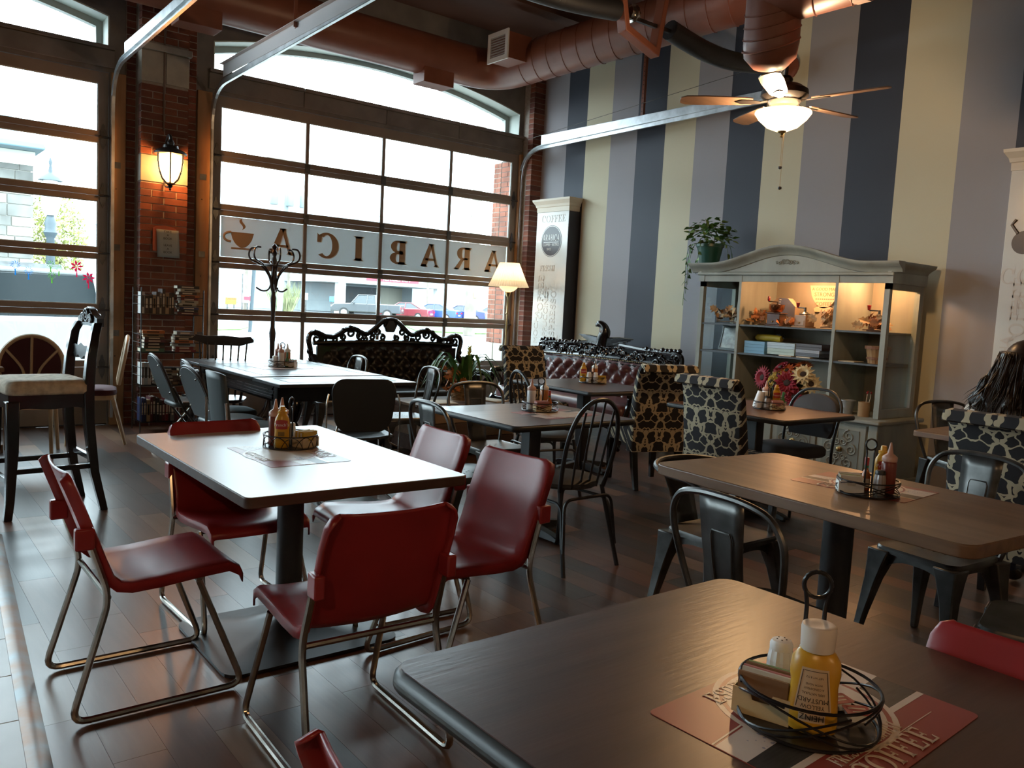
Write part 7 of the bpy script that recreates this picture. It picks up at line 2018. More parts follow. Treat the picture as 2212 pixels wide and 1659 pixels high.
# ================================================================ ceiling fan, lantern, sign
def emis_glass(name, col, strength, tr=0.35):
    m = bpy.data.materials.new(name); m.use_nodes = True; n_ = m.node_tree
    n_.nodes.remove(n_.nodes['Principled BSDF'])
    e_ = n_.nodes.new('ShaderNodeEmission'); e_.inputs[0].default_value = (*col, 1); e_.inputs[1].default_value = strength
    t_ = n_.nodes.new('ShaderNodeBsdfTransparent'); t_.inputs[0].default_value = (1.0, 0.85, 0.65, 1)
    x_ = n_.nodes.new('ShaderNodeMixShader'); x_.inputs[0].default_value = tr
    n_.links.new(e_.outputs[0], x_.inputs[1]); n_.links.new(t_.outputs[0], x_.inputs[2]); n_.links.new(x_.outputs[0], n_.nodes['Material Output'].inputs['Surface'])
    return m
FANP = 150.0
def ceiling_fan(label, loc, rot, power):
    t_ = thing('ceiling_fan', label, 'ceiling fan', loc, rot)
    q = MB(); q.lathe([(0.012, 0.36), (0.012, ZC - loc[2] - 0.06)], 10); q.build('down_rod', BLACKM, t_, smooth=True)
    q = MB(); q.lathe([(0.012, ZC - loc[2] - 0.10), (0.06, ZC - loc[2] - 0.06), (0.07, ZC - loc[2])], 14); q.build('canopy', BLACKM, t_, smooth=True)
    q = MB(); q.lathe([(0.03, 0.36), (0.045, 0.34), (0.04, 0.315), (0.10, 0.30), (0.145, 0.27), (0.15, 0.235), (0.13, 0.215), (0.09, 0.20)], 24); q.build('motor_housing', mat('dark_bronze', (0.022, 0.016, 0.013), rough=0.4, metal=0.5), t_, smooth=True)
    q = MB(); q.lathe([(0.10, 0.215), (0.105, 0.20), (0.09, 0.175), (0.07, 0.165), (0.06, 0.145), (0.07, 0.135)], 24); q.build('switch_cup', mat('brushed_nickel', (0.45, 0.38, 0.33), rough=0.3, metal=0.9), t_, smooth=True)
    q = MB(); q.lathe([(0.175, 0.135), (0.178, 0.125), (0.150, 0.085), (0.10, 0.040), (0.04, 0.015), (0.015, 0.012)], 28, caps=False); q.build('glass_bowl', emis_glass('amber_bowl', (1.0, 0.70, 0.36), 4.0, 0.30), t_, smooth=True)
    q = MB(); q.lathe([(0.03, 0.018), (0.025, 0.005), (0.012, 0.0), (0.006, -0.014), (0.010, -0.02), (0.002, -0.026)], 10); q.build('finial', BRASS, t_, smooth=True)
    for (dx, L) in ((0.03, 0.20), (0.042, 0.33)):
        q = MB(); q.tube([(dx, 0.02, 0.02), (dx, 0.02, -L)], 0.0018, 4); ch = q.build('pull_chain', BRASS, t_)
        q = MB(); q.lathe([(0.001, 0.012), (0.012, 0.006), (0.012, -0.006), (0.001, -0.012)], 10, (dx, 0.02, -L - 0.01)); q.build('chain_fob', BLACKM, ch, smooth=True)
    for k in range(5):
        a = R(72 * k)
        mt = Matrix.Rotation(a, 4, 'Z') @ Matrix.Translation((0, 0, 0.20)) @ Matrix.Rotation(R(10), 4, 'X')
        q = MB(); q.loft([[(x, -w, -0.004), (x, w, -0.004), (x, w, 0.003), (x, -w, 0.003)] for (x, w) in ((0.20, 0.045), (0.26, 0.055), (0.50, 0.066), (0.62, 0.062), (0.655, 0.04), (0.66, 0.01))]); q.xf(mt); q.build('blade', wood_mat('fan_blade_wood', (0.13, 0.075, 0.045), (0.20, 0.12, 0.075), axis='x', scale=6), t_)
        q = MB(); q.loft([[(x, -w, z), (x, w, z), (x, w, z + 0.004), (x, -w, z + 0.004)] for (x, w, z) in ((0.085, 0.018, 0.004), (0.15, 0.014, -0.010), (0.20, 0.030, -0.009), (0.27, 0.030, -0.009), (0.30, 0.006, -0.009))]); q.xf(mt); br = q.build('blade_iron', mat('dark_bronze', (0.022, 0.016, 0.013)), t_)
    add_light('fan_bulb', 'POINT', (0, 0, 0.09), power, (1.0, 0.70, 0.42), 0.06, t_)
    return t_
ceiling_fan('dark ceiling fan with an amber glass bowl before the striped wall', (4.70, 3.25, 2.60), R(-10), FANP)
ceiling_fan('added unseen ceiling fan for warm fill light, towards the counter', (-1.4, -0.6, 2.60), R(20), FANP)  # extra fan, added out of view for its warm light
ceiling_fan('added unseen ceiling fan for warm fill light, at the rear of the room', (1.6, -3.2, 2.60), R(35), FANP)  # also added behind the camera to fill the room with warm light

t = thing('wall_lantern', 'black wall lantern with a glowing amber glass on the brick pier', 'lantern', (2.42, 8.775, 2.55))
q = MB(); q.lathe([(0.055, 0.0), (0.055, -0.012), (0.035, -0.022), (0.01, -0.026)], 16, (0, 0, 0.16), axis='y', sy=1.5); q.build('back_plate', BLACKM, t, smooth=True)
q = MB(); q.tube(smooth_path([(0, -0.02, 0.20), (0, -0.05, 0.30), (0, -0.11, 0.345), (0, -0.165, 0.33), (0, -0.175, 0.28)], 4), 0.016, 8); q.build('hanger_arm', BLACKM, t, smooth=True)
q = MB(); q.tube(smooth_path([(0, -0.02, 0.12), (0, -0.03, -0.02), (-0.02, -0.06, -0.13), (0, -0.17, -0.16)], 4), 0.010, 7); q.build('lower_arm', BLACKM, t, smooth=True)
yl = -0.175
q = MB(); q.lathe([(0.02, 0.30), (0.035, 0.27), (0.03, 0.25), (0.07, 0.24), (0.075, 0.215), (0.13, 0.19), (0.155, 0.17), (0.15, 0.155), (0.12, 0.15)], 20, (0, yl, 0)); q.build('cap', BLACKM, t, smooth=True)
q = MB(); q.lathe([(0.115, 0.149), (0.118, 0.08), (0.105, 0.0), (0.075, -0.075), (0.035, -0.115)], 20, (0, yl, 0), caps=False); q.build('glass', emis_glass('lantern_amber', (1.0, 0.55, 0.20), 9.0, 0.35), t, smooth=True)
for k in range(6):
    a = k * PI / 3 + 0.25
    q = MB(); q.tube([(r_ * math.cos(a), yl + r_ * math.sin(a), z) for r_, z in ((0.128, 0.155), (0.128, 0.08), (0.114, 0.0), (0.083, -0.078), (0.036, -0.122))], 0.007, 6); q.build('rib', BLACKM, t, smooth=True)
q = MB(); q.lathe([(0.04, -0.115), (0.045, -0.125), (0.02, -0.14), (0.025, -0.15), (0.008, -0.17), (0.012, -0.18), (0.001, -0.195)], 12, (0, yl, 0)); q.build('finial', BLACKM, t, smooth=True)
add_light('lantern_bulb', 'POINT', (0, yl, 0.03), 45, (1.0, 0.42, 0.13), 0.05, t)
# take-a-book notice in a red holder
t = thing('paper_notice', 'grey paper notice about leaving a book in a red wall holder', 'notice', (2.43, 8.775, 1.71))
q = MB(); q.box(-0.125, -0.022, 0.06, 0.10, -0.003, 0.285); q.prism([(-0.125, 0.285), (0.10, 0.285), (0.07, 0.30), (-0.01, 0.318), (-0.09, 0.305)], -0.022, -0.003, 'xz'); q.build('holder', mat('orange_red_holder', (0.42, 0.085, 0.03), rough=0.45), t)
q = MB(); q.grid(7, 9, lambda u, v: (-0.095 + 0.215 * u + 0.01 * (1 - v), -0.028 - 0.012 * (1 - v) * (1 + 0.6 * math.sin(PI * u)) - 0.006 * math.sin(3 * v), 0.0 + 0.275 * v - 0.02 * (1 - v) * (1 - u) * 0.0)); q.build('sheet', mat('grey_blue_sheet', (0.27, 0.32, 0.34), rough=0.5), t, smooth=True, solid=0.001)
for i, s in enumerate(('TAKE', 'A', 'BOOK', '', 'LEAVE', 'A', 'BOOK')):
    if s:
        tm_ = text_mb(s, 0.030, 0.0003); tm_.xf(Matrix.Translation((0.012, -0.036 - 0.0016 * i - 0.006, 0.255 - 0.034 * i)) @ Matrix.Rotation(PI / 2, 4, 'X')); tm_.build('notice_lettering', INK, t)

# ================================================================ wire bookshelf with books
t = thing('wire_bookshelf', 'black wire bookshelf against the brick pier', 'bookshelf', (2.40, 8.53, 0))
WIRE = mat('black_wire', (0.012, 0.012, 0.013), rough=0.5)
SHZ = [1.15, 0.78, 0.46, 0.10]
for sx in (-1, 1):
    for sy in (-1, 1):
        q = MB(); q.tube([(sx * 0.29, sy * 0.15, 0.0), (sx * 0.29, sy * 0.15, 1.40)], 0.006, 6); q.build('upright', WIRE, t, smooth=True)
for z in SHZ:
    q = MB()
    for k in range(9): q.tube([(-0.29, -0.145 + 0.29 * k / 8, z - 0.004), (0.29, -0.145 + 0.29 * k / 8, z - 0.004)], 0.0025, 4)
    o = q.build('shelf_wires', WIRE, t); o['kind'] = 'stuff'
    for zz in (0.0, 0.09, 0.17):
        q = MB(); q.tube([(-0.29, 0.15, z + zz), (-0.29, -0.15, z + zz), (0.29, -0.15, z + zz), (0.29, 0.15, z + zz)] if zz else [(-0.29, -0.15, z), (0.29, -0.15, z)], 0.003, 4); q.build('guard_wire', WIRE, t)
BC = [('dark brown', (0.05, 0.03, 0.025)), ('cream', (0.42, 0.37, 0.28)), ('black', (0.015, 0.015, 0.018)), ('dark red', (0.17, 0.02, 0.025)), ('navy', (0.02, 0.03, 0.10)), ('tan', (0.30, 0.20, 0.11)), ('pale blue', (0.30, 0.38, 0.42)), ('orange', (0.42, 0.12, 0.03)), ('green', (0.05, 0.13, 0.09)), ('grey', (0.16, 0.16, 0.17)), ('white', (0.50, 0.49, 0.47)), ('maroon', (0.09, 0.02, 0.03))]
CNT = {}
SHN = ['top', 'second', 'third', 'lowest']
def book(ci, x, y, z, w, h, d, shelf, lying=False, lean=0.0, lab=None):
    nm, col = BC[ci]
    m_ = mat('book_' + nm.replace(' ', '_'), col, rough=0.5)
    lb = lab or ('%s book %s on the %s wire shelf' % (nm, 'lying flat' if lying else ('leaning' if lean else 'standing upright'), SHN[shelf]))
    b_ = thing('book', lb, 'book', (x, y, z), 0.0, 'books on the wire bookshelf')
    b_.rotation_euler = (0, lean, 0) if not lying else (0, 0, random.uniform(-0.06, 0.06))
    q = MB()
    if lying:        # spine faces the room (-y)
        q.box(-h / 2, -d / 2, 0, h / 2, d / 2, 0.003); q.box(-h / 2, -d / 2, w - 0.003, h / 2, d / 2, w); q.box(-h / 2, -d / 2, 0.003, h / 2, -d / 2 + 0.003, w - 0.003)
        q.build('cover', m_, b_); q = MB(); q.box(-h / 2 + 0.004, -d / 2 + 0.0032, 0.0032, h / 2 - 0.004, d / 2 - 0.004, w - 0.0032)
        q.build('pages', PAPER, b_)
        q = MB(); q.box(-h * 0.3, -d / 2 - 0.0006, w * 0.3, h * 0.25, -d / 2 - 0.0001, w * 0.7); q.build('spine_title', PAPER if sum(col) < 0.5 else INK, b_)
    else:
        q.box(-w / 2, -d / 2, 0, -w / 2 + 0.003, d / 2, h); q.box(w / 2 - 0.003, -d / 2, 0, w / 2, d / 2, h); q.box(-w / 2 + 0.003, -d / 2, 0, w / 2 - 0.003, -d / 2 + 0.003, h)
        q.build('cover', m_, b_); q = MB(); q.box(-w / 2 + 0.0032, -d / 2 + 0.0032, 0.003, w / 2 - 0.0032, d / 2 - 0.004, h - 0.004)
        q.build('pages', PAPER, b_)
        q = MB(); q.box(-w * 0.25, -d / 2 - 0.0006, h * 0.3, w * 0.25, -d / 2 - 0.0001, h * 0.8); q.build('spine_title', PAPER if sum(col) < 0.5 else INK, b_)
    return b_
rs = random.Random(9)
def standing(shelf, x0, x1, cols, hmin, hmax, y=8.50):
    x = x0; i = 0
    while x < x1 - 0.02:
        w = rs.uniform(0.020, 0.038); h = rs.uniform(hmin, hmax)
        book(cols[i % len(cols)], x + w / 2, y, SHZ[shelf] + 0.001, w - 0.001, h, rs.uniform(0.13, 0.17), shelf); x += w; i += 1
def pile(shelf, x, cols, z0=0.0, hmin=0.16, hmax=0.21, y=8.49):
    z = SHZ[shelf] + z0 + 0.001
    for c_ in cols:
        w = rs.uniform(0.022, 0.036); book(c_, x + rs.uniform(-0.012, 0.012), y + rs.uniform(-0.01, 0.01), z, w - 0.001, rs.uniform(hmin, hmax), 0.14, shelf, True); z += w
standing(0, 2.125, 2.44, [10, 0, 2, 5, 0, 1, 0, 5, 0, 2], 0.18, 0.25)
pile(0, 2.565, [11, 2, 4, 1, 1, 3, 7, 0, 1, 2])
pile(1, 2.24, [8, 0, 2, 11, 0, 5, 7], hmin=0.18, hmax=0.22); pile(1, 2.53, [3, 3, 6, 7, 2, 1, 9])
standing(2, 2.13, 2.22, [10, 6, 10], 0.2, 0.24); pile(2, 2.36, [5, 0, 0, 1, 5, 2], hmin=0.2); pile(2, 2.58, [11, 5, 0, 2, 9])
standing(3, 2.13, 2.66, [4, 4, 5, 11, 0, 2, 0, 11, 3, 0, 9, 11, 3, 5, 0, 2, 11, 9], 0.19, 0.25)
# ================================================================ TABLE SETS
MATR = mat('placemat_red', (0.27, 0.045, 0.040), rough=0.35)
MATW = mat('placemat_marble', (0.55, 0.47, 0.42), rough=0.35, col2=(0.62, 0.54, 0.48), vscale=8)
MATC = mat('placemat_charcoal', (0.030, 0.028, 0.028), rough=0.4, var=0.4, vscale=30, stretch=(1, 6, 1))
CREAMI = mat('placemat_cream', (0.60, 0.50, 0.42), rough=0.35)
MARB = mat('blue_grey_speckle', (0.28, 0.27, 0.33), rough=0.4)
def placemat():
    t = thing('placemat', 'printed placemat', 'placemat')
    w, h = 0.46, 0.335
    q = MB(); q.prism(rrect(w, h, 0.012, 3, w / 2, h / 2), 0.0, 0.0010); q.build('mat_sheet', MATR, t)
    z = 0.0011
    q = MB(); q.prism([(0.001, 0.092), (w - 0.001, 0.092), (w - 0.001, 0.104), (0.001, 0.104)], z, z + 0.0002); q.build('cream_rule', CREAMI, t)
    q = MB(); q.prism([(0.001, 0.104), (w - 0.001, 0.104), (w - 0.001, 0.176), (0.001, 0.150)], z, z + 0.0002); q.build('charcoal_band', MATC, t)
    q = MB(); q.prism([(0.001, 0.150), (w - 0.001, 0.176), (w - 0.001, 0.300), (0.34, 0.285), (0.10, 0.215), (0.001, 0.205)], z, z + 0.0002); q.build('marble_field', MATW, t)
    q = MB()
    for (a, b) in (((0.001, 0.210), (0.10, 0.220)), ((0.34, 0.290), (w - 0.001, 0.305))):
        d = Vector((b[0] - a[0], b[1] - a[1])).normalized(); n_ = Vector((-d.y, d.x)) * 0.0016
        q.prism([(a[0] - n_.x, a[1] - n_.y), (b[0] - n_.x, b[1] - n_.y), (b[0] + n_.x, b[1] + n_.y), (a[0] + n_.x, a[1] + n_.y)], z, z + 0.0003)
    q.build('border_line', CREAMI, t)
    for (r_, m_, dz, nm) in ((0.148, CREAMI, 0.0003, 'medallion'), (0.138, MATR, 0.0005, 'medallion_ring'), (0.130, CREAMI, 0.0007, 'medallion_field')):
        q = MB(); q.lathe([(r_, z + dz - 0.0001), (r_, z + dz + 0.0001)], 48, (0.235, 0.195, 0)); q.build(nm, m_, t)
    q = MB(); rs = random.Random(4)
    for k in range(150):
        cx, cy = 0.11 + rs.gauss(0, 0.022), 0.165 + rs.gauss(0, 0.012)
        if k > 110: cx, cy = 0.40 + rs.gauss(0, 0.03), 0.24 + rs.gauss(0, 0.02)
        r_ = rs.uniform(0.0008, 0.0035); cx = min(max(cx, 0.01), 0.45); cy = min(max(cy, 0.157), 0.28)
        n = 5; a0 = rs.uniform(0, 6)
        q.prism([(cx + r_ * math.cos(a0 + 2 * PI * j / n) * rs.uniform(0.5, 1), cy + r_ * math.sin(a0 + 2 * PI * j / n)) for j in range(n)], z + 0.0009, z + 0.0010)
    o = q.build('speckled_print', MARB, t); o['kind'] = 'stuff'
    def ptext(s, size, x, y, sx=0.8):
        g, wd = serif_text(s, size, 0.06, sx); g.xf(Matrix.Translation((x, y, z + 0.0006))); g.build('lettering', CREAMI, t)
    ptext('FRESH PREMIUM', 0.024, 0.105, 0.060, 0.72)
    ptext('COFFEE', 0.044, 0.105, 0.008, 0.92)
    q = MB(); q.prism([(0.12, 0.0545), (0.40, 0.0545), (0.40, 0.0560), (0.12, 0.0560)], z, z + 0.0004); q.build('thin_rule', CREAMI, t)
    ptext('ESPRESSO', 0.036, 0.120, 0.280, 0.80)
    return t
PM = Proto(placemat())
def on(x, y, zt, rz, lab): PM.place(x, y, rz, lab, None, zt + 0.0002)
on(1.005, 0.515, 0.75, R(2.5), 'red coffee placemat with a cream medallion on the dark brown table')
on(1.53, 2.92, 0.75, R(91), 'red coffee placemat on the white table')
on(2.97, 1.885, 0.75, R(-86), 'red coffee placemat on the oak table')
on(3.58, 3.99, 0.75, R(187), 'red coffee placemat on the square dark table')
on(3.05, 6.95, 0.7755, R(184), 'dark reflecting placemat on the carved black table')

def caddy(label, x, y, z, r_, rz=0.0, style='vine', hh=0.055, handle=0.21):
    t = thing('wire_caddy', label, 'caddy', (x, y, z), rz)
    W_ = mat('black_wire_gloss', (0.010, 0.010, 0.012), rough=0.28)
    q = MB(); q.lathe([(r_ - 0.004, 0.001), (r_ - 0.004, 0.003)], 28); q.build('tray', W_, t)
    for (z_, rr_) in ((0.004, r_), (hh, r_)):
        q = MB(); q.tube([(rr_ * math.cos(2 * PI * j / 36), rr_ * math.sin(2 * PI * j / 36), z_) for j in range(36)], 0.0028, 6, closed=True); q.build('ring', W_, t, smooth=True)
    if style == 'vine':
        for k in range(7):
            q = MB(); ph = 2 * PI * k / 7
            q.tube([((r_ + 0.002) * math.cos(a), (r_ + 0.002) * math.sin(a), 0.006 + (hh - 0.008) * (0.5 + 0.5 * math.sin(1.5 * a * (1 if k % 2 else -1) + ph * 2))) for a in [2 * PI * j / 30 + ph for j in range(17)]], 0.0020, 5); q.build('vine_wire', W_, t, smooth=True)
    else:
        n = 12
        for k in range(n):
            a0 = 2 * PI * k / n; q = MB(); da = 2 * PI / n * 0.8
            q.tube([(r_ * math.cos(a0 + da * (-1 + 2 * i / 8)), r_ * math.sin(a0 + da * (-1 + 2 * i / 8)), 0.005 + (hh - 0.007) * math.sin(PI * i / 8) ** 0.7) for i in range(9)], 0.0018, 5); q.build('arch_wire', W_, t, smooth=True)
    hr = 0.021
    path = [(-0.012, 0, 0.003), (-0.012, 0, handle - 0.05)] + [(hr * math.sin(R(a)), 0, handle - hr - 0.004 - hr * math.cos(R(a)) * 1.0) for a in range(-150 + 0, 151, 25)] + [(0.012, 0, handle - 0.05), (0.012, 0, 0.003)]
    path = [(-0.014, 0, 0.003), (-0.014, 0, handle - 0.055)] + [(-hr * math.cos(R(a)), 0, handle - hr + hr * math.sin(R(a))) for a in range(-35, 216, 25)] + [(0.014, 0, handle - 0.055), (0.014, 0, 0.003)]
    q = MB(); q.tube(path, 0.0036, 7); q.build('handle', W_, t, smooth=True)
    q = MB(); q.tube([(hr * math.cos(R(a)), 0, handle - hr + hr * math.sin(R(a))) for a in range(0, 360, 20)], 0.0036, 7, closed=True); q.build('handle_ring', W_, t, smooth=True)
    return t
# ---- bottle prototypes
def squeeze(body, cap, name, label, fill=None):
    t = thing(name, label, 'bottle')
    q = MB(); q.lathe([(0.020, 0.0), (0.027, 0.004), (0.028, 0.03), (0.027, 0.09), (0.028, 0.118), (0.024, 0.126), (0.018, 0.128)], 20); q.build('bottle_body', body, t, smooth=True, ang=60)
    q = MB(); q.lathe([(0.026, 0.126), (0.0275, 0.130), (0.0275, 0.143), (0.020, 0.150), (0.011, 0.156), (0.008, 0.172), (0.0035, 0.198), (0.001, 0.199)], 18); q.build('nozzle_cap', cap, t, smooth=True, ang=50)
    if fill:
        q = MB(); q.lathe([(0.0283, 0.006), (0.0283, 0.075)], 20, caps=False); q.build('sauce_level', fill, t, smooth=True)
    return t
def mustard(name, label):
    t = thing(name, label, 'bottle')
    q = MB(); q.lathe([(0.024, 0.0), (0.030, 0.004), (0.031, 0.04), (0.030, 0.075), (0.032, 0.10), (0.028, 0.125), (0.018, 0.142), (0.016, 0.146)], 20, sy=0.72); q.build('bottle_body', YELLOW, t, smooth=True, ang=60)
    q = MB(); q.lathe([(0.019, 0.145), (0.019, 0.156), (0.013, 0.158), (0.011, 0.172), (0.009, 0.176)], 16); q.build('nozzle_cap', YELLOW, t, smooth=True, ang=50)
    q = MB()
    q.grid(9, 4, lambda u, v: (0.0325 * math.sin(R(-48 + 96 * u)), -0.0325 * 0.73 * math.cos(R(-48 + 96 * u)) - 0.0004, 0.082 + 0.034 * v + 0.005 * math.sin(PI * u) * (1 if v > 0.5 else -0.2))); q.build('red_label', mat('mustard_label_red', (0.36, 0.03, 0.025), rough=0.4), t, smooth=True)
    tx = text_mb('French\u2019s', 0.018); tx.xf(Matrix.Translation((0, -0.0262, 0.099)) @ Matrix.Rotation(PI / 2, 4, 'X')); tx.v = [(a, -0.0330 * 0.73 * math.sqrt(max(0.01, 1 - (a / 0.0335) ** 2)) - 0.0010, c) for a, b, c in tx.v]; tx.build('label_lettering', WHITEINK, t)
    q = MB(); q.grid(7, 3, lambda u, v: (0.0315 * math.sin(R(-24 + 48 * u)), -0.0315 * 0.73 * math.cos(R(-24 + 48 * u)) - 0.0005, 0.052 + 0.018 * v)); q.build('flavour_panel', mat('olive_print', (0.20, 0.12, 0.02), rough=0.4), t, smooth=True)
    return t
def shaker(name, label, body, lid):
    t = thing(name, label, 'shaker')
    q = MB(); N = 24; q.loft([[((r_ + (0.0008 if j % 2 else -0.0006)) * math.cos(2 * PI * j / N), (r_ + (0.0008 if j % 2 else -0.0006)) * math.sin(2 * PI * j / N), z) for j in range(N)] for (z, r_) in ((0.0, 0.019), (0.003, 0.021), (0.06, 0.0215), (0.078, 0.0185))]); q.build('shaker_body', body, t)
    q = MB(); q.lathe([(0.0188, 0.0782), (0.0192, 0.088), (0.016, 0.094), (0.006, 0.096), (0.001, 0.096)], 18); q.build('shaker_lid', lid, t, smooth=True, ang=50)
    q = MB()
    for k in range(5): q.lathe([(0.0014, 0.0958), (0.0014, 0.0966)], 6, (0.008 * math.cos(k * 1.256), 0.008 * math.sin(k * 1.256), 0))
    o = q.build('shaker_holes', INK, t); o['kind'] = 'stuff'
    return t
def hotsauce(name, label, glass, cap):
    t = thing(name, label, 'bottle')
    q = MB(); q.lathe([(0.015, 0.0), (0.0175, 0.003), (0.0175, 0.055), (0.012, 0.072), (0.0075, 0.082), (0.0075, 0.10)], 16); q.build('bottle_body', glass, t, smooth=True, ang=60)
    q = MB(); q.lathe([(0.0178, 0.012), (0.0178, 0.048)], 16, caps=False); q.build('label_band', PAPER, t, smooth=True)
    q = MB(); q.lathe([(0.0085, 0.098), (0.0085, 0.125), (0.007, 0.128), (0.001, 0.128)], 12); q.build('cap', cap, t, smooth=True, ang=50)
    q = MB(); q.lathe([(0.0082, 0.088), (0.0086, 0.0975)], 12, caps=False); q.build('neck_foil', mat('green_foil', (0.02, 0.16, 0.05), rough=0.4), t, smooth=True)
    return t
def packets(name, label, cols, tray):
    t = thing(name, label, 'sugar caddy')
    q = MB(); w, d, h = 0.046, 0.030, 0.042
    q.prism([(-w, 0), (w, 0), (w, h), (0.4 * w, h), (0.3 * w, h * 0.62), (-0.3 * w, h * 0.62), (-0.4 * w, h), (-w, h)], -d - 0.002, -d, 'xz'); q.prism([(-w, 0), (w, 0), (w, h), (-w, h)], d, d + 0.002, 'xz')
    q.box(-w, -d, 0, -w + 0.002, d, h); q.box(w - 0.002, -d, 0, w, d, h); q.box(-w, -d, 0, w, d, 0.002); q.build('tray', tray, t)
    for k in range(9):
        q = MB(); y = -d + 0.005 + k * (2 * d - 0.01) / 8; dz = random.uniform(-0.004, 0.006)
        q.box(-w + 0.006, y - 0.0022, 0.003, w - 0.006, y + 0.0022, 0.064 + dz); q.build('packet', cols[k % len(cols)], t)
    return t
PK = mat('pink_packet', (0.50, 0.20, 0.20), rough=0.7); YK = mat('yellow_packet', (0.50, 0.34, 0.05), rough=0.7); WK = mat('white_packet', (0.62, 0.60, 0.55), rough=0.7); BK = mat('brown_packet', (0.20, 0.11, 0.05), rough=0.7); GK = mat('green_packet', (0.25, 0.36, 0.16), rough=0.7)
CREAMT = mat('cream_plastic', (0.58, 0.46, 0.27), rough=0.4)
PINKC = mat('pinkish_cap', (0.55, 0.32, 0.25), rough=0.4)
KET = mat('ketchup_red', (0.17, 0.030, 0.018), rough=0.3); KETD = mat('sauce_brown', (0.16, 0.07, 0.03), rough=0.3)
P_MUS = Proto(mustard('mustard_bottle', 'm')); P_SQW = Proto(squeeze(CLEARP, PINKC, 'squeeze_bottle', 'w')); P_SQK = Proto(squeeze(KET, PINKC, 'squeeze_bottle', 'k')); P_SQO = Proto(squeeze(mat('orange_sauce', (0.40, 0.14, 0.03), rough=0.3), WHITE, 'squeeze_bottle', 'o'))
P_SHK = Proto(shaker('salt_shaker', 's', CLEARP, WHITE)); P_PEP = Proto(shaker('pepper_shaker', 'p', mat('smoky_glass', (0.30, 0.26, 0.24), rough=0.2), BLACKM))
P_HOT = Proto(hotsauce('hot_sauce_bottle', 'h', mat('hot_sauce_glass', (0.35, 0.10, 0.02), rough=0.15), mat('red_cap', (0.40, 0.02, 0.02), rough=0.4)))
P_GRN = Proto(hotsauce('hot_sauce_bottle', 'g', mat('green_glass', (0.05, 0.14, 0.04), rough=0.15), mat('green_cap', (0.03, 0.18, 0.06), rough=0.4)))
P_PKW = Proto(packets('sugar_packets', 'pw', [WK, GK, WK, PK], WHITE)); P_PKY = Proto(packets('sugar_packets', 'py', [YK, YK, WK], CREAMT)); P_PKP = Proto(packets('sugar_packets', 'pp', [PK, WK, PK], CREAMT)); P_PKB = Proto(packets('sugar_packets', 'pb', [BK, BK, GK, WK, PK, WK], CREAMT))
def tset(x, y, z, items, where, rz=0.0, style='vine', r_=0.112):
    caddy('black wire caddy with a ring handle on the ' + where, x, y, z, r_, rz, style)
    for (pr, dx, dy, a, lab) in items:
        pr.place(x + dx, y + dy, a, lab + ' in the caddy on the ' + where, None, z + 0.0031)
VA = R(-38)
tset(1.435, 3.30, 0.7515, [(P_MUS, -0.052, -0.030, R(-30), 'yellow mustard bottle with a red label'), (P_SQK, -0.055, 0.035, 0, 'dark red squeeze bottle with a pink cap'), (P_SQW, -0.010, 0.075, 0, 'clear squeeze bottle with a tall nozzle'), (P_SHK, 0.015, 0.035, 0, 'ribbed white shaker'), (P_PKY, 0.055, -0.030, R(20), 'yellow sugar packets in a cream tray')], 'white table', R(40), 'arch')
tset(2.86, 6.80, 0.7765, [(P_SHK, -0.075, -0.02, 0, 'ribbed white shaker by the clear bottle'), (P_SQK, -0.02, 0.045, 0, 'dark red squeeze bottle'), (P_SQW, -0.03, -0.045, 0, 'clear squeeze bottle'), (P_GRN, 0.025, -0.05, 0, 'small green sauce bottle'), (P_SQO, 0.055, 0.02, 0, 'orange squeeze bottle with a white cap'), (P_PKW, 0.075, -0.045, R(50), 'white sugar packets')], 'carved black table', R(-38))
tset(3.36, 3.93, 0.7515, [(P_SQW, -0.055, 0.025, 0, 'clear squeeze bottle with a pink cap'), (P_SQO, 0.055, 0.03, 0, 'orange squeeze bottle with a white cap'), (P_HOT, 0.035, -0.045, 0, 'small hot sauce bottle'), (P_PKP, -0.035, -0.055, R(-20), 'pink sugar packets in a cream tray')], 'square dark table', R(-38))
tset(3.03, 1.585, 0.7515, [(P_PKW, -0.05, 0.045, R(-50), 'white sugar packets in a white tray'), (P_PEP, 0.0, -0.045, 0, 'pepper shaker with a black lid'), (P_SQK, 0.052, -0.050, 0, 'ketchup squeeze bottle with a pink cap'), (P_MUS, 0.088, -0.005, R(-38), 'yellow mustard bottle'), (P_HOT, 0.035, 0.03, 0, 'hot sauce bottle with a red cap')], 'oak table', R(-38))
tset(5.19, 5.37, 0.7505, [(P_MUS, -0.06, 0.055, R(-38), 'yellow mustard bottle'), (P_SHK, -0.045, -0.005, 0, 'ribbed white shaker next to the mustard'), (P_SHK, 0.0, -0.045, 0, 'ribbed white shaker next to the packets'), (P_PEP, 0.01, 0.03, 0, 'pepper shaker with a black lid'), (P_SQO, 0.06, 0.035, 0, 'orange squeeze bottle'), (P_PKY, 0.065, -0.050, R(-38), 'yellow sugar packets')], 'settee table', R(-38))
tset(5.21, 3.52, 0.7505, [(P_PEP, -0.035, 0.0, 0, 'pepper shaker with a black lid'), (P_SQW, 0.01, 0.045, 0, 'clear squeeze bottle'), (P_MUS, 0.045, -0.02, R(-38), 'yellow mustard bottle'), (P_GRN, 0.065, -0.065, 0, 'small green sauce bottle'), (P_PKP, 0.0, -0.060, R(-38), 'pink sugar packets in a cream tray')], 'reddish brown table', R(-38))
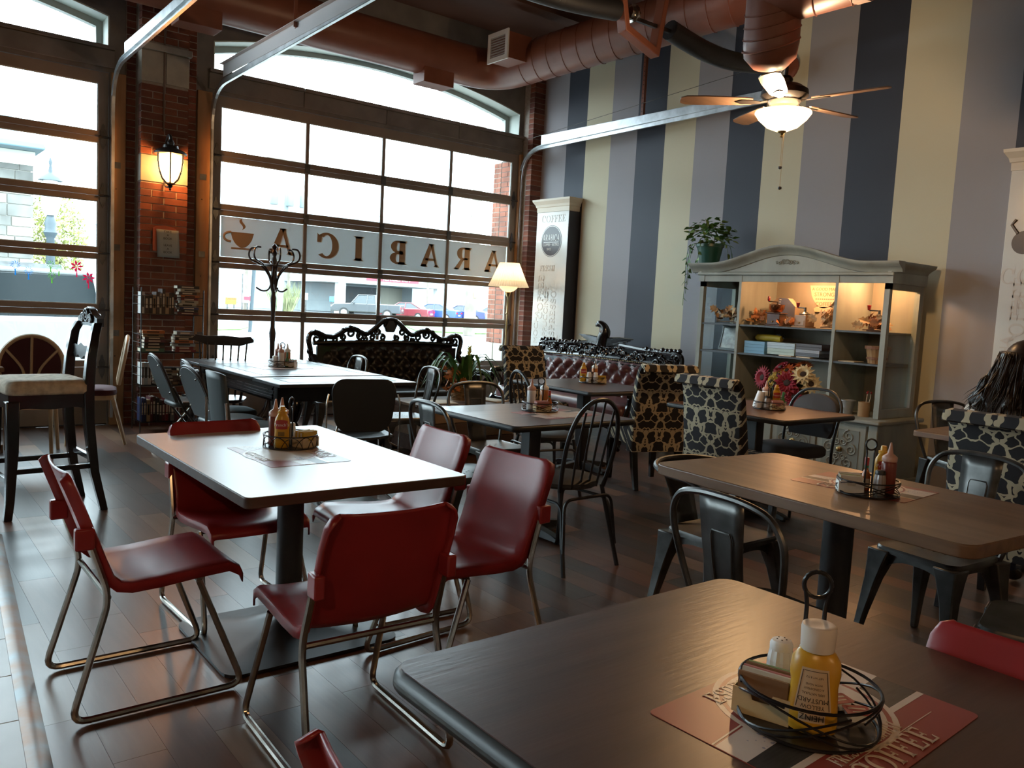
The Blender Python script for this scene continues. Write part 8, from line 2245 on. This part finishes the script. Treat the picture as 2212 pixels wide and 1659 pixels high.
# tilted stack of clear cups in that caddy
t = thing('cup_stack', 'tilted stack of clear plastic cups in the caddy on the reddish brown table', 'cups', (5.150, 3.585, 0.757)); t.rotation_euler = (0, R(12), R(-38))
for k in range(4):
    q = MB(); q.lathe([(0.034, 0.0 + 0.012 * k), (0.026, 0.085 + 0.012 * k), (0.024, 0.085 + 0.012 * k), (0.030, 0.004 + 0.012 * k)], 18); q.build('cup', CLEARP, t, smooth=True, ang=50)

# ---- big caddy in the foreground
FX, FY, FZ = 1.192, 0.690, 0.7520
caddy('black wire caddy with a tall ring handle on the dark brown table', FX, FY, FZ, 0.108, R(-50), 'vine', 0.062, 0.245)
mb_ = thing('mustard_bottle', 'yellow mustard bottle with a white cap and an upside down keystone label', 'bottle', (FX - 0.030, FY - 0.026, FZ + 0.0035), R(-60)); 
q = MB(); q.lathe([(0.030, 0.0), (0.037, 0.004), (0.038, 0.02), (0.036, 0.055), (0.035, 0.075), (0.038, 0.095), (0.036, 0.115), (0.028, 0.128), (0.022, 0.132)], 28, sy=0.66); q.build('bottle_body', YELLOW, mb_, smooth=True, ang=60)
q = MB(); q.lathe([(0.0245, 0.131), (0.0255, 0.134), (0.0265, 0.165), (0.0255, 0.170), (0.0235, 0.171), (0.012, 0.1685), (0.001, 0.168)], 28); q.build('cap', mat('cream_white_cap', (0.66, 0.58, 0.50), rough=0.4), mb_, smooth=True, ang=50)
def on_bottle(mbx, off):
    """wrap x,z sheet onto the oval bottle front (-y)"""
    mbx.v = [(a, -0.0375 * 0.66 * math.sqrt(max(0.02, 1 - (a / 0.0385) ** 2)) - off, c) for a, b, c in mbx.v]
def keystone(s):
    return [(-0.020 * s, 0.105), (0.020 * s, 0.105), (0.027 * s, 0.045), (0.019 * s, 0.040), (0.019 * s, 0.024), (-0.019 * s, 0.024), (-0.019 * s, 0.040), (-0.027 * s, 0.045)]
def strip_fill(w0, w1, z0, z1, off, m_, nm):
    q = MB(); q.grid(9, 7, lambda u, v: ((-1 + 2 * u) * (w0 + (w1 - w0) * v), 0, z0 + (z1 - z0) * v)); on_bottle(q, off); q.build(nm, m_, mb_, smooth=True)
LABC = mat('label_cream', (0.56, 0.42, 0.28), rough=0.5)
strip_fill(0.0275, 0.0195, 0.040, 0.108, 0.0006, LABC, 'label_panel'); strip_fill(0.0195, 0.0195, 0.022, 0.040, 0.0006, LABC, 'label_tab')
q = MB(); kp = [(-0.0245, 0.043), (-0.0175, 0.104), (0.0175, 0.104), (0.0245, 0.043)]
pts = []
for (a, b) in zip(kp[:-1], kp[1:]):
    for i in range(8): pts.append((a[0] + (b[0] - a[0]) * i / 8, 0, a[1] + (b[1] - a[1]) * i / 8))
pts.append((kp[-1][0], 0, kp[-1][1]))
tmp = MB(); tmp.v = list(pts); on_bottle(tmp, 0.0012); q.tube(tmp.v, 0.0005, 4); q.build('label_border', INK, mb_)
for (s, sz, z, sx) in (('HEINZ', 0.0135, 0.0305, 0.95), ('YELLOW', 0.0095, 0.0475, 0.95), ('MUSTARD', 0.0105, 0.0580, 0.95), ('100% NATURAL', 0.0055, 0.0685, 0.9), ('A CONDIMENT', 0.0048, 0.0765, 0.9), ('WITH NONE', 0.0048, 0.0835, 0.9), ('NET WT 8 OZ', 0.0045, 0.0945, 0.9)):
    tx = text_mb(s, sz, sx=sx); tx.xf(Matrix.Translation((0, 0, z)) @ Matrix.Rotation(PI / 2, 4, 'X') @ Matrix.Rotation(PI, 4, 'Z')); on_bottle(tx, 0.0011); tx.build('label_lettering', INK, mb_)
P_SHK.place(FX + 0.066, FY + 0.040, 0, 'ribbed white shaker with a rusty lid beside the big mustard bottle', None, FZ + 0.0035)
P_SHK.place(FX + 0.036, FY + 0.078, 0, 'ribbed white shaker half hidden behind the big mustard bottle', None, FZ + 0.0035)
P_PKB.place(FX - 0.040, FY + 0.050, R(-72), 'brown and white sugar packets in a scalloped cream tray on the dark brown table', None, FZ + 0.0035)
for k, (dx, dy, rz, lab) in enumerate(((0.074, -0.012, R(-20), 'red foil jam portion beside the ribbed shaker'), (0.050, -0.058, R(-40), 'red foil jam portion at the edge of the caddy, tilted'))):
    t = thing('jam_portion', lab, 'jam portion', (FX + dx, FY + dy, FZ + 0.006 + (0.006 if k else 0.0)), rz)
    q = MB(); q.loft([[(x, y, z) for x, y in rrect(0.036 * f_, 0.028 * f_, 0.004, 3)] for (z, f_) in ((0.0, 0.85), (0.014, 1.0))]); q.build('tub', CLEARP, t)
    q = MB(); q.prism(rrect(0.041, 0.033, 0.004, 3), 0.0142, 0.0150); q.build('foil_lid', mat('red_foil', (0.36, 0.05, 0.045), rough=0.3), t)
    q = MB(); q.prism([(-0.014, 0.002), (0.014, 0.002), (0.014, 0.007), (-0.014, 0.007)], 0.0151, 0.0153); q.prism([(-0.010, -0.008), (0.010, -0.008), (0.010, -0.005), (-0.010, -0.005)], 0.0151, 0.0153); q.build('lid_print', CREAMI, t)

# ================================================================ woman in white
wm = thing('person', 'woman with dark wavy hair in a white knit sweater, seated with her back turned', 'person', (4.56, 1.66, 0), 0)
V = []; E = []; RD = []
def jv(p, r_, par=None):
    V.append(p); RD.append(r_ if isinstance(r_, tuple) else (r_, r_)); i = len(V) - 1
    if par is not None: E.append((par, i))
    return i
pel = jv((0.0, 0, 0.60), (0.15, 0.12)); sp1 = jv((0.0, 0, 0.74), (0.135, 0.105), pel); sp2 = jv((-0.01, 0.01, 0.88), (0.15, 0.11), sp1); ch = jv((-0.02, 0.01, 0.985), (0.135, 0.10), sp2); nk = jv((0.0, 0.01, 1.075), 0.055, ch); nk2 = jv((0.015, 0.0, 1.14), 0.052, nk); hd = jv((0.035, -0.01, 1.22), (0.078, 0.088), nk2); hd2 = jv((0.04, -0.015, 1.295), (0.065, 0.075), hd)
for s in (-1, 1):
    sh = jv((-0.01, 0.01 + s * 0.165, 1.005), 0.066, ch); ub = jv((0.02, s * 0.215, 0.88), 0.055, sh); el = jv((0.09, s * 0.235, 0.755), 0.045, ub); fa = jv((0.22, s * 0.20, 0.70), 0.038, el); wr = jv((0.33, s * 0.15, 0.665), 0.026, fa); hn = jv((0.385, s * 0.13, 0.655), (0.034, 0.018), wr)
    for k, (dy, L) in enumerate(((-0.026, 0.052), (-0.009, 0.062), (0.009, 0.058), (0.026, 0.046))):
        f1 = jv((0.425, s * 0.13 + dy, 0.655), 0.0085, hn); f2 = jv((0.425 + L * 0.6, s * 0.13 + dy, 0.648), 0.008, f1); jv((0.425 + L, s * 0.13 + dy, 0.634), 0.007, f2)
    th = jv((0.37, s * 0.13 - s * 0.034, 0.652), 0.010, hn); jv((0.41, s * 0.13 - s * 0.055, 0.645), 0.009, th)
    hp_ = jv((0.04, s * 0.09, 0.585), 0.095, pel); kn0 = jv((0.24, s * 0.10, 0.575), 0.078, hp_); kn = jv((0.44, s * 0.105, 0.555), 0.058, kn0); cf = jv((0.46, s * 0.105, 0.38), 0.050, kn); an = jv((0.44, s * 0.105, 0.10), 0.034, cf); ft = jv((0.50, s * 0.105, 0.045), 0.038, an); jv((0.60, s * 0.11, 0.032), 0.030, ft)
me = bpy.data.meshes.new('body'); me.from_pydata(V, E, []); ob = bpy.data.objects.new('body_tmp', me); COL.objects.link(ob)
sk = ob.modifiers.new('skin', 'SKIN'); sk.use_smooth_shade = True
for i, d in enumerate(me.skin_vertices[0].data):
    d.radius = RD[i]; d.use_root = (i == 0)
sb_ = ob.modifiers.new('sub', 'SUBSURF'); sb_.levels = 2; sb_.render_levels = 2
bpy.context.view_layer.update()
ev = ob.evaluated_get(bpy.context.evaluated_depsgraph_get())
body = bpy.data.meshes.new_from_object(ev)
bpy.data.objects.remove(ob)
SKIN = mat('skin', (0.42, 0.23, 0.16), rough=0.5)
KNIT = mat('white_knit', (0.62, 0.58, 0.53), rough=0.95, bump=0.0)
nt, pb = uv_mat_nodes(KNIT)
tcn = nt.nodes.new('ShaderNodeTexCoord'); vr = nt.nodes.new('ShaderNodeTexVoronoi'); vr.inputs['Scale'].default_value = 95; vr.inputs['Randomness'].default_value = 0.25
nt.links.new(tcn.outputs['Object'], vr.inputs['Vector'])
rp = nt.nodes.new('ShaderNodeValToRGB'); rp.color_ramp.elements[0].color = (0.40, 0.34, 0.28, 1); rp.color_ramp.elements[0].position = 0.10; rp.color_ramp.elements[1].color = (0.64, 0.60, 0.55, 1); rp.color_ramp.elements[1].position = 0.36
nt.links.new(vr.outputs['Distance'], rp.inputs['Fac']); nt.links.new(rp.outputs['Color'], pb.inputs['Base Color'])
body.materials.clear()
for m_ in (KNIT, SKIN, mat('dark_denim', (0.02, 0.03, 0.06), rough=0.9), mat('black_shoe', (0.012, 0.012, 0.012), rough=0.5)): body.materials.append(m_)
for p in body.polygons:
    c = p.center; p.use_smooth = True
    if c.z > 1.09 or (c.x > 0.325 and c.z > 0.60 and c.z < 0.70 and c.x < 0.56 and abs(c.y) > 0.05 and c.z > 0.625): p.material_index = 1
    elif c.z < 0.085: p.material_index = 3
    elif c.z < 0.66 and not (c.x < 0.33 and abs(c.y) > 0.19): p.material_index = 2
    else: p.material_index = 0
o = bpy.data.objects.new('body', body); COL.objects.link(o); o.parent = wm
HAIR = mat('dark_brown_hair', (0.016, 0.009, 0.007), rough=0.38, var=0.4, vscale=30, stretch=(1, 1, 0.2))
q = MB()
rings = []
for i in range(12):
    ph = R(92 - 150 * i / 11)
    ring = []
    for j in range(24):
        a = 2 * PI * j / 24
        rx, ry, rz_ = 0.108, 0.098, 0.118
        x, y = rx * math.cos(ph) * math.cos(a), ry * math.cos(ph) * math.sin(a)
        if math.cos(a) > 0.45 and ph < 0.6: x *= 0.62          # leave the face free
        ring.append((0.03 + x, -0.012 + y, 1.245 + rz_ * math.sin(ph)))
    rings.append(ring)
q.loft(rings); q.build('hair_cap', HAIR, wm, smooth=True, ang=180)
rs = random.Random(6)
# flowing wavy curtain of hair with a ragged lower edge
def hair_pt(a, s_, L, lift=0.0):
    """a: direction round the head, s_: 0 crown .. 1 tip"""
    flare = 1.02 + 0.55 * s_ ** 1.6
    wv = 0.012 * s_ * math.sin(9 * a + 5 * s_) + 0.007 * s_ * math.sin(23 * a + 9 * s_)
    r1, r2 = 0.108 + wv + lift, 0.100 + wv + lift
    x = 0.03 + r1 * flare * math.cos(a) - 0.045 * s_
    y = -0.012 + r2 * flare * math.sin(a) * (1 + 0.18 * s_)
    x = min(x, -0.118 + 0.25 * abs(y) + lift) if s_ > 0.55 and math.cos(a) < 0 else x
    return (x, y, 1.30 - L * s_)
q = MB(); NA = 72
def curtain(i, j):
    a = R(58 + 244 * i); L = 0.30 + 0.035 * math.sin(7 * a) + 0.02 * math.sin(19 * a) + 0.012 * math.sin(47 * a)
    return hair_pt(a, j, L)
q.grid(NA, 16, curtain); q.build('hair_curtain', HAIR, wm, smooth=True, ang=180, solid=0.012)
q = MB()
for k in range(420):
    a = R(rs.uniform(58, 302)); L = rs.uniform(0.24, 0.37); s0 = rs.uniform(0.0, 0.25); ph = rs.uniform(0, 6); am = rs.uniform(0.002, 0.007); lf = rs.uniform(0.002, 0.012)
    pts = []
    for i in range(10):
        s_ = s0 + (1 - s0) * i / 9
        p = hair_pt(a + 0.10 * math.sin(ph) * s_, s_, L, lf)
        pts.append((p[0] + am * math.sin(ph + 10 * s_), p[1] + am * math.cos(ph + 9 * s_) + 0.02 * s_ ** 3 * math.sin(ph), p[2]))
    q.tube(pts, [0.002, 0.0035, 0.004, 0.004, 0.004, 0.0038, 0.0034, 0.003, 0.002, 0.0006], 4)
o = q.build('hair_locks', HAIR, wm, smooth=True, ang=180); o['kind'] = 'stuff'
q = MB(); q.tube([(0.118, -0.014, 1.235), (0.140, -0.014, 1.205), (0.128, -0.014, 1.195)], [0.008, 0.012, 0.010], 7); q.build('nose', SKIN, wm, smooth=True)
for s in (-1, 1):
    q = MB(); q.lathe([(0.001, -0.008), (0.009, -0.004), (0.009, 0.004), (0.001, 0.008)], 10, (0.108, -0.014 + s * 0.032, 1.238)); q.build('eye', WHITEINK, wm, smooth=True)
q = MB(); q.tube([(0.112, -0.035, 1.165), (0.120, -0.014, 1.163), (0.112, 0.007, 1.165)], [0.003, 0.006, 0.003], 6); q.build('mouth', mat('lip', (0.30, 0.09, 0.08)), wm, smooth=True)
